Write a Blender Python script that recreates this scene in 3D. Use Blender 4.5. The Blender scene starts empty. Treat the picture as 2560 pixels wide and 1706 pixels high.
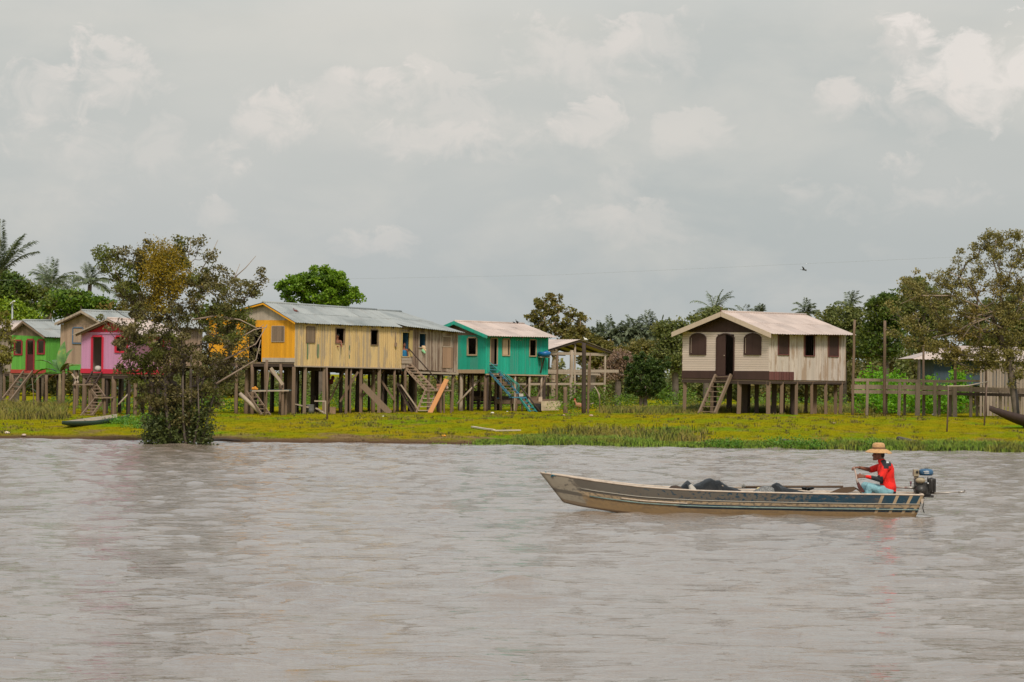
import bpy, math, random
import numpy as np
from mathutils import Vector, Matrix, Euler
from math import sin, cos, pi, radians, sqrt, atan
random.seed(7)
RNG = np.random.default_rng(11)
scene = bpy.context.scene
COL = scene.collection

# ------------------------------------------------------------------ camera
F = 7000.0
CAM = Vector((0.0, 0.0, 2.5))
CM = Matrix.Rotation(radians(90) + atan(87 / F), 3, 'X') @ Matrix.Rotation(0.013, 3, 'Z')
CMT = CM.transposed()
cd = bpy.data.cameras.new('camera')
cam = bpy.data.objects.new('camera', cd)
COL.objects.link(cam)
cam.matrix_world = Matrix.Translation(CAM) @ CM.to_4x4()
cd.lens = 36 * F / 2560
cd.sensor_width = 36
cd.clip_start = 1
cd.clip_end = 9000
scene.camera = cam

def ray(px, py):
    return CM @ Vector(((px - 1280) / F, -(py - 853) / F, -1))
def P(px, py, D):
    r = ray(px, py)
    return CAM + r * (D / r.y)
def proj(p):
    v = CMT @ (Vector(p) - CAM)
    return 1280 + F * v.x / -v.z, 853 - F * v.y / -v.z
def zat(x, y, py):
    z = 2.5
    for _ in range(4):
        a = proj((x, y, z))[1]
        b = proj((x, y, z + .1))[1]
        z += (py - a) / (b - a) * .1
    return z
def sm(t):
    t = min(1, max(0, t))
    return t * t * (3 - 2 * t)
def hprof(x):
    return float(np.interp(x, [-60, -22, -16, -10, -6, 2, 5, 9, 60], [.62, .6, .45, .52, .58, .6, .66, .8, .8]))
def shore(x):
    return 101.2 + .5 * sin(x * .31 + 1) + .25 * sin(x * .9) + .12 * sin(x * 2.3 + 2) - .0012 * x * x
def gz(x, y):
    s = shore(x)
    t = y - s
    if t < 0:
        return max(-1.6, t * .22)
    h = hprof(x)
    return .10 * sm(t / .35) + (h - .10) * (.25 * sm(t / 6) + .75 * sm(t / 30)) + .02 * sin(x * 1.7 + y * .6) * sm(t / 3)
def onground(px, py):
    """point of the ground sheet seen at this pixel"""
    lo, hi = 100.0, 220.0
    for _ in range(40):
        m = (lo + hi) / 2
        p = P(px, py, m)
        if p.z > gz(p.x, m): lo = m
        else: hi = m
    return P(px, py, lo)

# ------------------------------------------------------------------ objects
def tag(o, label=None, cat=None, group=None, kind=None):
    if label: o['label'] = label
    if cat: o['category'] = cat
    if group: o['group'] = group
    if kind: o['kind'] = kind
    return o
def thing(name, label, cat, loc, group=None):
    o = bpy.data.objects.new(name, None)
    o.empty_display_size = .2
    COL.objects.link(o)
    o.location = loc
    return tag(o, label, cat, group)
def org(o):
    v = Vector((0, 0, 0))
    while o is not None:
        v += o.location
        o = o.parent
    return v
def link_mesh(name, me, m, parent=None, loc=None):
    """me holds world coordinates; loc is the origin of a top-level mesh"""
    o = bpy.data.objects.new(name, me)
    COL.objects.link(o)
    if parent is not None:
        o.parent = parent
        off = org(parent)
    else:
        off = Vector(loc) if loc is not None else Vector((0, 0, 0))
        o.location = off
    n = len(me.vertices)
    a = np.empty(n * 3, dtype=np.float32)
    me.vertices.foreach_get('co', a)
    a = a.reshape(-1, 3) - np.array(off, dtype=np.float32)
    me.vertices.foreach_set('co', a.ravel())
    me.update()
    for mm in (m if isinstance(m, (list, tuple)) else [m]):
        me.materials.append(mm)
    return o
def copy_tree(o, parent=None):
    c = o.copy()
    COL.objects.link(c)
    c.parent = parent
    for ch in [k for k in o.children]:
        copy_tree(ch, c)
    return c
def mesh_np(name, V, Fq, smooth=False):
    """V (n,3), Fq (m,k) arrays"""
    me = bpy.data.meshes.new(name)
    V = np.asarray(V, dtype=np.float32)
    Fq = np.asarray(Fq, dtype=np.int32)
    m, k = Fq.shape
    me.vertices.add(len(V)); me.vertices.foreach_set('co', V.ravel())
    me.loops.add(m * k); me.loops.foreach_set('vertex_index', Fq.ravel())
    me.polygons.add(m); me.polygons.foreach_set('loop_start', np.arange(0, m * k, k, dtype=np.int32))
    me.polygons.foreach_set('use_smooth', np.full(m, smooth))
    me.update(calc_edges=True)
    return me

class MB:
    def __init__(s):
        s.v = []; s.f = []; s.sm = []
    def add(s, vs, fs, smooth=False):
        n = len(s.v)
        s.v.extend(tuple(v) for v in vs)
        for f in fs:
            s.f.append(tuple(i + n for i in f)); s.sm.append(smooth)
        return s
    def box(s, c, size, rot=None):
        c = Vector(c); hx, hy, hz = (k / 2 for k in size)
        vs = [Vector((x, y, z)) for x in (-hx, hx) for y in (-hy, hy) for z in (-hz, hz)]
        if rot is not None: vs = [rot @ v for v in vs]
        return s.add([c + v for v in vs], [(0, 1, 3, 2), (4, 6, 7, 5), (0, 4, 5, 1), (2, 3, 7, 6), (0, 2, 6, 4), (1, 5, 7, 3)])
    def prism(s, pts, off):
        """closed polygon pts extruded by vector off"""
        n = len(pts); off = Vector(off)
        a = [Vector(p) for p in pts]
        return s.add(a + [p + off for p in a], [tuple(range(n))[::-1], tuple(range(n, 2 * n))] +
                     [(i, (i + 1) % n, n + (i + 1) % n, n + i) for i in range(n)])
    def bar(s, p0, p1, w, h, up=(0, 0, 1), w1=None, h1=None):
        """rectangular bar; w is across, h along 'up'"""
        p0 = Vector(p0); p1 = Vector(p1)
        d = (p1 - p0).normalized(); up = Vector(up)
        if abs(d.dot(up)) > .98: up = Vector((0, 1, 0))
        x = d.cross(up).normalized(); y = x.cross(d).normalized()
        w1 = w if w1 is None else w1; h1 = h if h1 is None else h1
        vs = [p0 + x * a * w / 2 + y * b * h / 2 for a, b in ((-1, -1), (1, -1), (1, 1), (-1, 1))]
        vs += [p1 + x * a * w1 / 2 + y * b * h1 / 2 for a, b in ((-1, -1), (1, -1), (1, 1), (-1, 1))]
        return s.add(vs, [(3, 2, 1, 0), (4, 5, 6, 7), (0, 1, 5, 4), (1, 2, 6, 5), (2, 3, 7, 6), (3, 0, 4, 7)])
    def tube(s, pts, rad, n=8, cap=True, smooth=True):
        pts = [Vector(p) for p in pts]
        if not isinstance(rad, (list, tuple)): rad = [rad] * len(pts)
        vs = []; fs = []
        ref = Vector((0, 0, 1))
        d0 = (pts[-1] - pts[0])
        if d0.length and abs(d0.normalized().z) > .9: ref = Vector((0, 1, 0))
        for i, p in enumerate(pts):
            d = (pts[min(i + 1, len(pts) - 1)] - pts[max(i - 1, 0)]).normalized()
            x = d.cross(ref)
            if x.length < 1e-4: x = d.cross(Vector((1, 0, 0)))
            x.normalize(); y = x.cross(d).normalized()
            for k in range(n):
                a = 2 * pi * k / n
                vs.append(p + (x * cos(a) + y * sin(a)) * rad[i])
        for i in range(len(pts) - 1):
            for k in range(n):
                fs.append((i * n + k, i * n + (k + 1) % n, (i + 1) * n + (k + 1) % n, (i + 1) * n + k))
        if cap:
            fs.append(tuple(range(n))[::-1]); fs.append(tuple(range((len(pts) - 1) * n, len(pts) * n)))
        return s.add(vs, fs, smooth)
    def ball(s, c, r, n=12, m=8, rot=None):
        c = Vector(c); r = Vector(r) if not isinstance(r, (int, float)) else Vector((r, r, r))
        vs = []; fs = []
        for i in range(m + 1):
            t = pi * i / m
            for k in range(n):
                a = 2 * pi * k / n
                q = Vector((sin(t) * cos(a) * r.x, sin(t) * sin(a) * r.y, cos(t) * r.z))
                if rot is not None: q = rot @ q
                vs.append(c + q)
        for i in range(m):
            for k in range(n):
                fs.append((i * n + k, (i + 1) * n + k, (i + 1) * n + (k + 1) % n, i * n + (k + 1) % n))
        return s.add(vs, fs, True)
    def lathe(s, c, prof, n=24, smooth=True):
        """prof: list of (radius, z) from the bottom up"""
        c = Vector(c); vs = []; fs = []
        for r, z in prof:
            for k in range(n):
                a = 2 * pi * k / n
                vs.append(c + Vector((r * cos(a), r * sin(a), z)))
        for i in range(len(prof) - 1):
            for k in range(n):
                fs.append((i * n + k, i * n + (k + 1) % n, (i + 1) * n + (k + 1) % n, (i + 1) * n + k))
        return s.add(vs, fs, smooth)
    def mesh(s, name):
        me = bpy.data.meshes.new(name)
        me.from_pydata(s.v, [], s.f)
        me.polygons.foreach_set('use_smooth', s.sm)
        me.update()
        return me
    def build(s, name, m, parent=None, loc=None):
        return link_mesh(name, s.mesh(name), m, parent, loc)

def rj(a, b=None):
    if b is None: a, b = -a, a
    return random.uniform(a, b)

# ------------------------------------------------------------------ materials
class NT:
    def __init__(s, nt): s.nt = nt
    def n(s, t, **kw):
        x = s.nt.nodes.new(t)
        ins = kw.pop('ins', {})
        for k, v in kw.items(): setattr(x, k, v)
        for k, v in ins.items():
            if isinstance(v, bpy.types.NodeSocket): s.nt.links.new(v, x.inputs[k])
            else: x.inputs[k].default_value = v
        return x
    def math(s, op, a, b=None, clamp=False):
        x = s.nt.nodes.new('ShaderNodeMath'); x.operation = op; x.use_clamp = clamp
        for i, v in enumerate((a, b)):
            if v is None: continue
            if isinstance(v, bpy.types.NodeSocket): s.nt.links.new(v, x.inputs[i])
            else: x.inputs[i].default_value = v
        return x.outputs[0]
    def mix(s, fac, a, b, blend='MIX'):
        x = s.nt.nodes.new('ShaderNodeMix'); x.data_type = 'RGBA'; x.blend_type = blend
        for i, v in ((0, fac), (6, a), (7, b)):
            if isinstance(v, bpy.types.NodeSocket): s.nt.links.new(v, x.inputs[i])
            else: x.inputs[i].default_value = (*v, 1) if isinstance(v, tuple) and len(v) == 3 else v
        return x.outputs[2]
    def ramp(s, fac, stops, interp='LINEAR'):
        x = s.nt.nodes.new('ShaderNodeValToRGB'); x.color_ramp.interpolation = interp
        el = x.color_ramp.elements
        while len(el) < len(stops): el.new(.5)
        for e, (p, c) in zip(el, stops):
            e.position = p; e.color = (*c, 1) if isinstance(c, tuple) else (c, c, c, 1)
        s.nt.links.new(fac, x.inputs[0])
        return x.outputs[0]
    def noise(s, scale, detail=3, rough=.55, vec=None, dist=0):
        x = s.nt.nodes.new('ShaderNodeTexNoise')
        x.inputs['Scale'].default_value = scale; x.inputs['Detail'].default_value = detail
        x.inputs['Roughness'].default_value = rough; x.inputs['Distortion'].default_value = dist
        if vec is not None: s.nt.links.new(vec, x.inputs['Vector'])
        return x.outputs['Fac']
    def pos(s, scale=(1, 1, 1), loc=(0, 0, 0), obj=False):
        if obj: o = s.nt.nodes.new('ShaderNodeTexCoord').outputs['Object']
        else: o = s.nt.nodes.new('ShaderNodeNewGeometry').outputs['Position']
        m = s.nt.nodes.new('ShaderNodeMapping'); m.inputs['Scale'].default_value = scale
        m.inputs['Location'].default_value = loc
        s.nt.links.new(o, m.inputs['Vector'])
        return m.outputs[0]
    def island(s): return s.nt.nodes.new('ShaderNodeNewGeometry').outputs['Random Per Island']
def newmat(name):
    m = bpy.data.materials.new(name); m.use_nodes = True
    nt = m.node_tree
    b = nt.nodes['Principled BSDF']
    return m, NT(nt), b
def setc(N, b, c, name='Base Color'):
    if isinstance(c, bpy.types.NodeSocket): N.nt.links.new(c, b.inputs[name])
    else: b.inputs[name].default_value = (*c, 1)
def bump(N, b, h, strength=.3, dist=.02):
    x = N.n('ShaderNodeBump', ins={'Height': h, 'Strength': strength, 'Distance': dist})
    N.nt.links.new(x.outputs[0], b.inputs['Normal'])
def mul(c, k): return tuple(min(1, x * k) for x in c)
def boards(name, c, vary=.25, dirt=.5, dirtcol=(.10, .08, .065), alt=None, altamt=.0, horiz=False, rough=.8):
    """painted or bare planks: every plank (mesh island) has its own tone, with weathering streaks along the grain"""
    m, N, b = newmat(name)
    isl = N.island()
    base = N.ramp(isl, [(0, mul(c, 1 - vary)), (.5, c), (1, mul(c, 1 + vary * .5))])
    sc = (1.2, 1.2, 9) if horiz else (9, 9, .8)
    st = N.noise(1.0, 6, .65, N.pos(sc))
    f = N.ramp(st, [(.46, 0), (.80, dirt * .8)])
    col = N.mix(f, base, dirtcol)
    if alt is not None:
        pn = N.noise(.8, 4, .6, N.pos((2.5, 2.5, .7), (3, 1, 4)))
        col = N.mix(N.ramp(N.math('ADD', pn, N.math('MULTIPLY', isl, .25)), [(.62 - altamt, 0), (.7 - altamt, 1)]), col, alt)
    fine = N.noise(28, 2, .5, N.pos((1, 1, 1)))
    col = N.mix(.18, col, N.ramp(fine, [(.3, (.25, .25, .25)), (.7, (1, 1, 1))]), 'MULTIPLY')
    setc(N, b, col)
    b.inputs['Roughness'].default_value = rough
    bump(N, b, st, .25, .01)
    return m
def plain(name, c, rough=.7, metal=0, vary=.15, scale=6):
    m, N, b = newmat(name)
    f = N.noise(scale, 4, .6, N.pos(obj=True))
    setc(N, b, N.ramp(f, [(.3, mul(c, 1 - vary)), (.7, mul(c, 1 + vary * .6))]))
    b.inputs['Roughness'].default_value = rough; b.inputs['Metallic'].default_value = metal
    return m
def leafmat(name, c1, c2, c3, alt=None, altpos=.6, scale=.9, trans=.3, up=False):
    m = bpy.data.materials.new(name); m.use_nodes = True
    nt = m.node_tree; N = NT(nt)
    b = nt.nodes['Principled BSDF']
    out = nt.nodes['Material Output']
    isl = N.island()
    col = N.ramp(isl, [(0, c1), (.5, c2), (1, c3)])
    if alt is not None:
        pn = N.noise(scale, 3, .6, N.pos(obj=True))
        col = N.mix(N.ramp(pn, [(altpos - .06, 0), (altpos + .06, .85)]), col, alt)
    setc(N, b, col)
    b.inputs['Roughness'].default_value = .5
    b.inputs['Specular IOR Level'].default_value = .3
    tr = N.n('ShaderNodeBsdfTranslucent', ins={'Color': col})
    if up:      # grass is lit as a lawn, not as single upright cards
        upn = N.n('ShaderNodeCombineXYZ', ins={0: 0.0, 1: -.25, 2: 1.0}).outputs[0]
        nt.links.new(upn, b.inputs['Normal'])
    mx = N.n('ShaderNodeMixShader', ins={0: trans, 1: b.outputs[0], 2: tr.outputs[0]})
    nt.links.new(mx.outputs[0], out.inputs[0])
    return m

M = {}
M['oldwood'] = boards('weathered_grey_wood', (.22, .15, .10), .38, .6)
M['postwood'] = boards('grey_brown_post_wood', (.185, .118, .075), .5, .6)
M['darkwood'] = boards('dark_brown_wood', (.058, .036, .026), .4, .5, (.03, .02, .016))  # darkest wood tone, for inner stilts, joists and some poles
M['palewood'] = boards('pale_sawn_wood', (.42, .33, .25), .25, .4)
M['orangewood'] = boards('fresh_orange_plank', (.60, .27, .10), .1, .2)
M['dark'] = plain('dark_interior', (.02, .018, .017), .9)
def roofmat(name, c, c2, rust=(.20, .11, .07), rustamt=.5):
    m, N, b = newmat(name)
    pn = N.noise(.9, 5, .65, N.pos((1, 1, 1)))
    col = N.ramp(pn, [(.32, c2), (.5, c), (.7, mul(c, 1.12))])
    isl = N.island()
    col = N.mix(.6, col, N.ramp(isl, [(0, (.72, .74, .76)), (1, (1, 1, 1))]), 'MULTIPLY')
    rn = N.noise(2.2, 7, .75, N.pos((1, .6, 1.6), (7, 2, 1)))
    col = N.mix(N.ramp(rn, [(.56, 0), (.75, rustamt)]), col, rust)
    setc(N, b, col)
    b.inputs['Roughness'].default_value = .55
    return m
M['zinc'] = roofmat('weathered_zinc_sheet', (.32, .335, .325), (.23, .25, .245), (.22, .165, .12), .6)
M['fibre'] = roofmat('pinkish_fibre_cement_sheet', (.54, .43, .375), (.45, .35, .30), (.32, .23, .18), .4)
# ------------------------------------------------------------------ render, world, sun
scene.view_settings.view_transform = 'Standard'
scene.view_settings.look = 'None'
scene.view_settings.gamma = 1
scene.view_settings.exposure = 0.22
scene.cycles.max_bounces = 6
scene.cycles.diffuse_bounces = 3
scene.cycles.glossy_bounces = 3
scene.cycles.transmission_bounces = 3
scene.cycles.transparent_max_bounces = 4
scene.cycles.use_denoising = True
scene.cycles.caustics_reflective = False
scene.cycles.caustics_refractive = False

SUN_EL, SUN_AZ = radians(46), radians(170)      # behind the camera
w = bpy.data.worlds.new('World'); scene.world = w; w.use_nodes = True
nt = w.node_tree; N = NT(nt)
bg = nt.nodes['Background']
sky = N.n('ShaderNodeTexSky', sky_type='NISHITA')
sky.sun_disc = False; sky.sun_elevation = SUN_EL; sky.sun_rotation = SUN_AZ
sky.air_density = 1.2; sky.dust_density = 3.0
gen = nt.nodes.new('ShaderNodeTexCoord').outputs['Generated']
nrm = N.n('ShaderNodeVectorMath', operation='NORMALIZE', ins={0: gen}).outputs[0]
sep = N.n('ShaderNodeSeparateXYZ', ins={0: nrm})
zz = sep.outputs[2]
# overcast veil: blue-grey low down, paler and warmer up to the frame top
veil = N.ramp(N.math('MULTIPLY', zz, 1.0), [(0, (.408, .442, .452)), (.045, (.442, .462, .462)), (.125, (.590, .568, .520)), (.19, (.60, .655, .68)), (.45, (.64, .72, .78)), (.9, (.72, .75, .76))])  # bands above the view made bluer and brighter for the water's reflections
def mapn(scale, loc=(0, 0, 0)):
    return N.n('ShaderNodeMapping', ins={'Vector': nrm, 'Scale': scale, 'Location': loc}).outputs[0]
n1 = N.noise(1.0, 6, .55, mapn((14, 14, 26)), .3)
n2 = N.noise(1.0, 8, .62, mapn((62, 62, 80), (3, 1, 2)), .5)
n3 = N.noise(1.0, 5, .5, mapn((5, 5, 16), (9, 4, 2)))
wob = N.math('ADD', N.math('MULTIPLY', N.math('SUBTRACT', n1, .5), 2.2), N.math('MULTIPLY', N.math('SUBTRACT', n2, .5), 3.6))
col = N.mix(N.ramp(n3, [(.36, 0), (.66, .55)]), veil, (.375, .41, .41))
col = N.mix(N.ramp(n1, [(.46, 0), (.66, .45)]), col, (.60, .575, .53))
clouds = [  # px, py, rx, ry, strength, warm
    (285, 215, 120, 95, .75, 0), (110, 250, 130, 90, .55, 0), (350, 370, 240, 110, .35, 0), (630, 310, 130, 80, .75, 0),
    (600, 250, 90, 40, .3, 0), (860, 250, 120, 60, .5, 0), (930, 195, 70, 22, .8, 0), (1150, 300, 170, 85, .45, 0), (1080, 350, 150, 45, .45, 0),
    (1430, 150, 150, 90, .6, 0), (1640, 110, 130, 60, .5, 0), (1475, 320, 75, 55, .7, 0), (1720, 350, 70, 45, .45, 0),
    (2110, 235, 50, 45, .85, 0), (2270, 130, 75, 60, .55, 0), (2440, 190, 150, 110, 1.0, 1), (2330, 290, 120, 70, .5, 0), (2260, 425, 60, 40, .65, 0),
    (2300, 500, 200, 55, .35, 0), (950, 610, 110, 35, .45, 0), (1600, 560, 160, 50, .35, 0), (2000, 490, 60, 40, .4, 0), (540, 530, 60, 30, .35, 0), (1560, 480, 50, 70, .3, 0)]
for cx, cy, rx, ry, st, warm in clouds:
    d = ray(cx, cy).normalized()
    df = N.n('ShaderNodeVectorMath', operation='SUBTRACT', ins={0: nrm, 1: tuple(d)}).outputs[0]
    sc = N.n('ShaderNodeVectorMath', operation='MULTIPLY', ins={0: df, 1: (F / rx / 1.2, F / rx / 1.2, F / ry / 1.2)}).outputs[0]
    ln = N.n('ShaderNodeVectorMath', operation='LENGTH', ins={0: sc}).outputs['Value']
    up = N.n('ShaderNodeSeparateXYZ', ins={0: sc}).outputs[2]
    v = N.math('SUBTRACT', N.math('ADD', 1.0, wob), ln)
    # crisp towards the top, dissolving downwards
    soft = N.math('ADD', .8, N.math('MULTIPLY', up, -.5), True)
    mk = N.math('DIVIDE', v, N.math('MAXIMUM', soft, .22), True)
    mk = N.math('SMOOTHSTEP' if False else 'MULTIPLY', mk, st * .68)
    col = N.mix(mk, col, (.75, .69, .645) if warm else (.695, .635, .59))
sc10 = N.n('ShaderNodeVectorMath', operation='MULTIPLY', ins={0: col, 1: (10, 10, 10)}).outputs[0]
final = N.mix(.93, sky.outputs[0], sc10)
nt.links.new(final, bg.inputs[0])
bg.inputs[1].default_value = .1

sl = bpy.data.lights.new('sun', 'SUN')
sl.energy = 2.3; sl.angle = radians(12); sl.color = (1, .91, .78)
so = bpy.data.objects.new('sun', sl); COL.objects.link(so)
sd = Vector((sin(SUN_AZ) * cos(SUN_EL), cos(SUN_AZ) * cos(SUN_EL), sin(SUN_EL)))
so.rotation_euler = sd.to_track_quat('Z', 'Y').to_euler()
so.location = (0, 0, 40)

# ------------------------------------------------------------------ ground
def axis(fine0, fine1, step, outs):
    a = list(np.arange(fine0, fine1 + 1e-6, step))
    lo = [o for o in outs if o < fine0 - step]; hi = [o for o in outs if o > fine1 + step]
    return np.array(lo + a + hi)
OUT = [-4000, -1500, -600, -250, -120, -70, 70, 120, 250, 600, 1500, 4000]
xs = axis(-42, 42, .35, OUT)
ys = np.concatenate([np.arange(92, 108, .2), np.arange(108, 190, .6), np.array([195, 220, 260, 330, 450, 700, 1200, 2500, 6000])])
X, Y = np.meshgrid(xs, ys)
Z = np.array([[gz(x, y) for x in xs] for y in ys])
Z += .012 * np.sin(X * 5.1 + Y * 2.2) * np.sin(Y * 3.3 - X * 1.9) * (Z > .05)
def grid_mesh(name, X, Y, Z):
    r, c = X.shape
    V = np.stack([X.ravel(), Y.ravel(), Z.ravel()], 1)
    i = np.arange(r * c).reshape(r, c)
    Fq = np.stack([i[:-1, :-1].ravel(), i[:-1, 1:].ravel(), i[1:, 1:].ravel(), i[1:, :-1].ravel()], 1)
    return mesh_np(name, V, Fq, True)
def grasscolor(N):
    """shared by the turf sheet and its blades: same patches in both"""
    p = N.pos((1, .55, 0))
    a = N.noise(.16, 4, .6, p)
    b = N.noise(1.1, 5, .65, N.pos((1, .5, 0), (5, 3, 0)))
    col = N.ramp(a, [(.36, (.19, .225, .008)), (.5, (.265, .225, .006)), (.66, (.295, .215, .010))])
    col = N.mix(N.ramp(b, [(.45, 0), (.7, .75)]), col, (.150, .180, .010))
    # bare, trodden soil in patches and along the waterline
    s = N.n('ShaderNodeSeparateXYZ', ins={0: N.pos()})
    yy = s.outputs[1]
    near = N.ramp(N.math('DIVIDE', N.math('SUBTRACT', yy, 100.0), 30.0), [(.02, .27), (.10, .14), (.30, .03), (.6, 0)])
    c = N.noise(.45, 6, .7, N.pos((1, .45, 0), (1, 8, 0)))
    bare = N.ramp(N.math('ADD', c, near), [(.60, 0), (.72, .9)])
    c2 = N.noise(3.0, 3, .6, N.pos((1, .6, 0)))
    soil = N.ramp(c2, [(.3, (.14, .085, .045)), (.7, (.26, .17, .10))])
    lush = N.noise(.3, 3, .5, N.pos((1, .5, 0), (12, 5, 0)))
    col = N.mix(N.ramp(lush, [(.56, 0), (.68, .8)]), col, (.12, .24, .01))
    col = N.mix(bare, col, soil)
    return col
gm, N_, b_ = newmat('turf_and_soil')
c_ = grasscolor(N_)
s_ = N_.n('ShaderNodeSeparateXYZ', ins={0: N_.pos()}).outputs[2]
c_ = N_.mix(N_.ramp(N_.math('DIVIDE', s_, .3), [(.18, 1), (.5, 0)]), c_, (.10, .060, .036))
setc(N_, b_, c_)
b_.inputs['Roughness'].default_value = .95
b_.inputs['Specular IOR Level'].default_value = 0
bump(N_, b_, N_.noise(7, 5, .7, N_.pos((1, 1, 1))), .8, .08)
g = link_mesh('ground', grid_mesh('ground', X, Y, Z), gm)
tag(g, kind='structure')

# ------------------------------------------------------------------ water
def wave_field(X, Y, rng):
    Z = np.zeros_like(X)
    for i in range(70):
        lam = .28 * (3.0 / .28) ** (rng.random() ** 1.1)
        th = radians(84) + rng.normal(0, .6)
        a = lam * .0030 * (1.3 if lam < .9 else .65)
        k = 2 * pi / lam
        ph = rng.random() * 2 * pi
        # slowly wandering phase keeps crests short
        w1 = 1.6 * np.sin(X * (.23 + .2 * rng.random()) + Y * .11 * rng.random() + ph * 3) + 1.3 * np.sin(Y * .17 + X * .31 * rng.random() + ph * 5)
        amp = .55 + .45 * np.sin(X * .35 * rng.random() + Y * .3 * rng.random() + ph * 7)
        Z += a * amp * np.sin(k * (X * cos(th) + Y * sin(th)) + ph + w1)
    return Z
xs = axis(-30, 30, .13, OUT + [-38, 38])
ys = axis(15, 104, .085, [-3000, -800, -250, -80, -20, 4, 10])
X, Y = np.meshgrid(xs, ys)
Z = wave_field(X, Y, np.random.default_rng(3))
sg_ = Z.std(); Zn = Z / sg_
Z = sg_ * (.45 * Zn + .55 * np.clip(Zn, 0, None) ** 1.9)      # calm troughs, few sharper crests
fade = np.clip((30 - np.abs(X)) / 4, 0, 1) * np.clip((Y - 15) / 1.5, 0, 1) * np.clip((104 - Y) / 4, .25, 1)
Z *= fade
# quiet, slick water round the hull and a low wake behind it
bx, by = 4.1, 52.0
dist = np.sqrt(((X - bx) / 4.6) ** 2 + ((Y - by) / 1.3) ** 2)
Z *= .55 + .45 * np.clip((dist - .8) / .8, 0, 1)
wk = np.exp(-((Y - by) / .9) ** 2) * np.clip((X - 7.4) / .5, 0, 1) * np.exp(-np.clip(X - 7.4, 0, 99) / 3.5)
Z += .03 * wk * np.sin(X * 7 + 1.5 * np.sin(Y * 5)) 
bw = np.exp(-(((Y - 51.3 + (X - 1) * .0) / .22) ** 2)) * np.clip((X - .9) / .4, 0, 1) * np.clip((7.6 - X) / .4, 0, 1)
Z += bw * (.016 + .026 * np.sin(X * 6.1 + 1.3 * np.sin(X * 2.7)))
Z[Y > 105] = 0
wm, N_, b_ = newmat('muddy_river_water')
muddy = N_.ramp(N_.noise(.09, 3, .5, N_.pos((1, 1, 0))), [(.35, (.215, .165, .128)), (.65, (.26, .205, .162))])
setc(N_, b_, muddy)
b_.inputs['Roughness'].default_value = .05
b_.inputs['IOR'].default_value = 1.8
h0 = N_.noise(1.0, 4, .65, N_.pos((1.15, 3.6, 0), (9, 1, 0)), .9)
h1 = N_.noise(1.0, 3, .6, N_.pos((2.8, 7.5, 0)), .8)
h2 = N_.noise(1.0, 2, .5, N_.pos((7.5, 22.0, 0), (4, 2, 0)), .5)
bp0 = N_.n('ShaderNodeBump', ins={'Height': h0, 'Strength': 1.0, 'Distance': .052})
bp1 = N_.n('ShaderNodeBump', ins={'Height': h1, 'Strength': .9, 'Distance': .023, 'Normal': bp0.outputs[0]})
bp2 = N_.n('ShaderNodeBump', ins={'Height': h2, 'Strength': .8, 'Distance': .006, 'Normal': bp1.outputs[0]})
N_.nt.links.new(bp2.outputs[0], b_.inputs['Normal'])
wo = link_mesh('water', grid_mesh('water', X, Y, Z), wm)
tag(wo, kind='structure')
# ------------------------------------------------------------------ house tools
class Plan:
    """ground plan seen as front wall A-B and side wall B-C; u runs along the front (0 at B, -W at A), v back along the side"""
    def __init__(s, pxA, pxB, pxC, DB, yaw, py=930):
        p = P(pxB, py, DB); s.B = Vector((p.x, p.y)); s.py = py
        s.e1 = Vector((cos(yaw), -sin(yaw))); s.e2 = Vector((sin(yaw), cos(yaw)))
        s.W = -s.su(pxA); s.L = s.sv(pxC)
    def _t(s, px, o, d, py=None):
        r = ray(px, s.py if py is None else py)
        R = Vector((r.x, r.y))
        return -(o.x * R.y - o.y * R.x) / (d.x * R.y - d.y * R.x)
    def su(s, px, py=None, v=0): return s._t(px, s.B + s.e2 * v, s.e1, py)
    def sv(s, px, py=None, u=0): return s._t(px, s.B + s.e1 * u, s.e2, py)
    def xy(s, u, v):
        return s.B + s.e1 * u + s.e2 * v
    def pt(s, u, v, z):
        q = s.xy(u, v); return Vector((q.x, q.y, z))
    def z(s, u, v, py):
        q = s.xy(u, v); return zat(q.x, q.y, py)
    def g(s, u, v):
        q = s.xy(u, v); return gz(q.x, q.y)
    def frect(s, x0, y0, x1, y1):
        """pixel rectangle on the front wall -> (u0, u1, z0, z1)"""
        ym = (y0 + y1) / 2; u0, u1 = s.su(x0, ym), s.su(x1, ym)
        return (u0, u1, s.z((u0 + u1) / 2, 0, y1), s.z((u0 + u1) / 2, 0, y0))
    def srect(s, x0, y0, x1, y1):
        ym = (y0 + y1) / 2; v0, v1 = s.sv(x0, ym), s.sv(x1, ym)
        return (v0, v1, s.z(0, (v0 + v1) / 2, y1), s.z(0, (v0 + v1) / 2, y0))
    def face(s, side):
        """(origin, along, outward normal) of a wall"""
        e1, e2 = s.e1.to_3d(), s.e2.to_3d()
        B = s.B.to_3d()
        if side == 'front': return B, e1, -e2
        if side == 'side': return B, e2, e1
        if side == 'back': return B + e2 * s.L, e1, e2
        return B - e1 * s.W, e2, -e1
def lin(a, za, b, zb):
    return lambda s: za + (zb - za) * (s - a) / (b - a)
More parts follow.
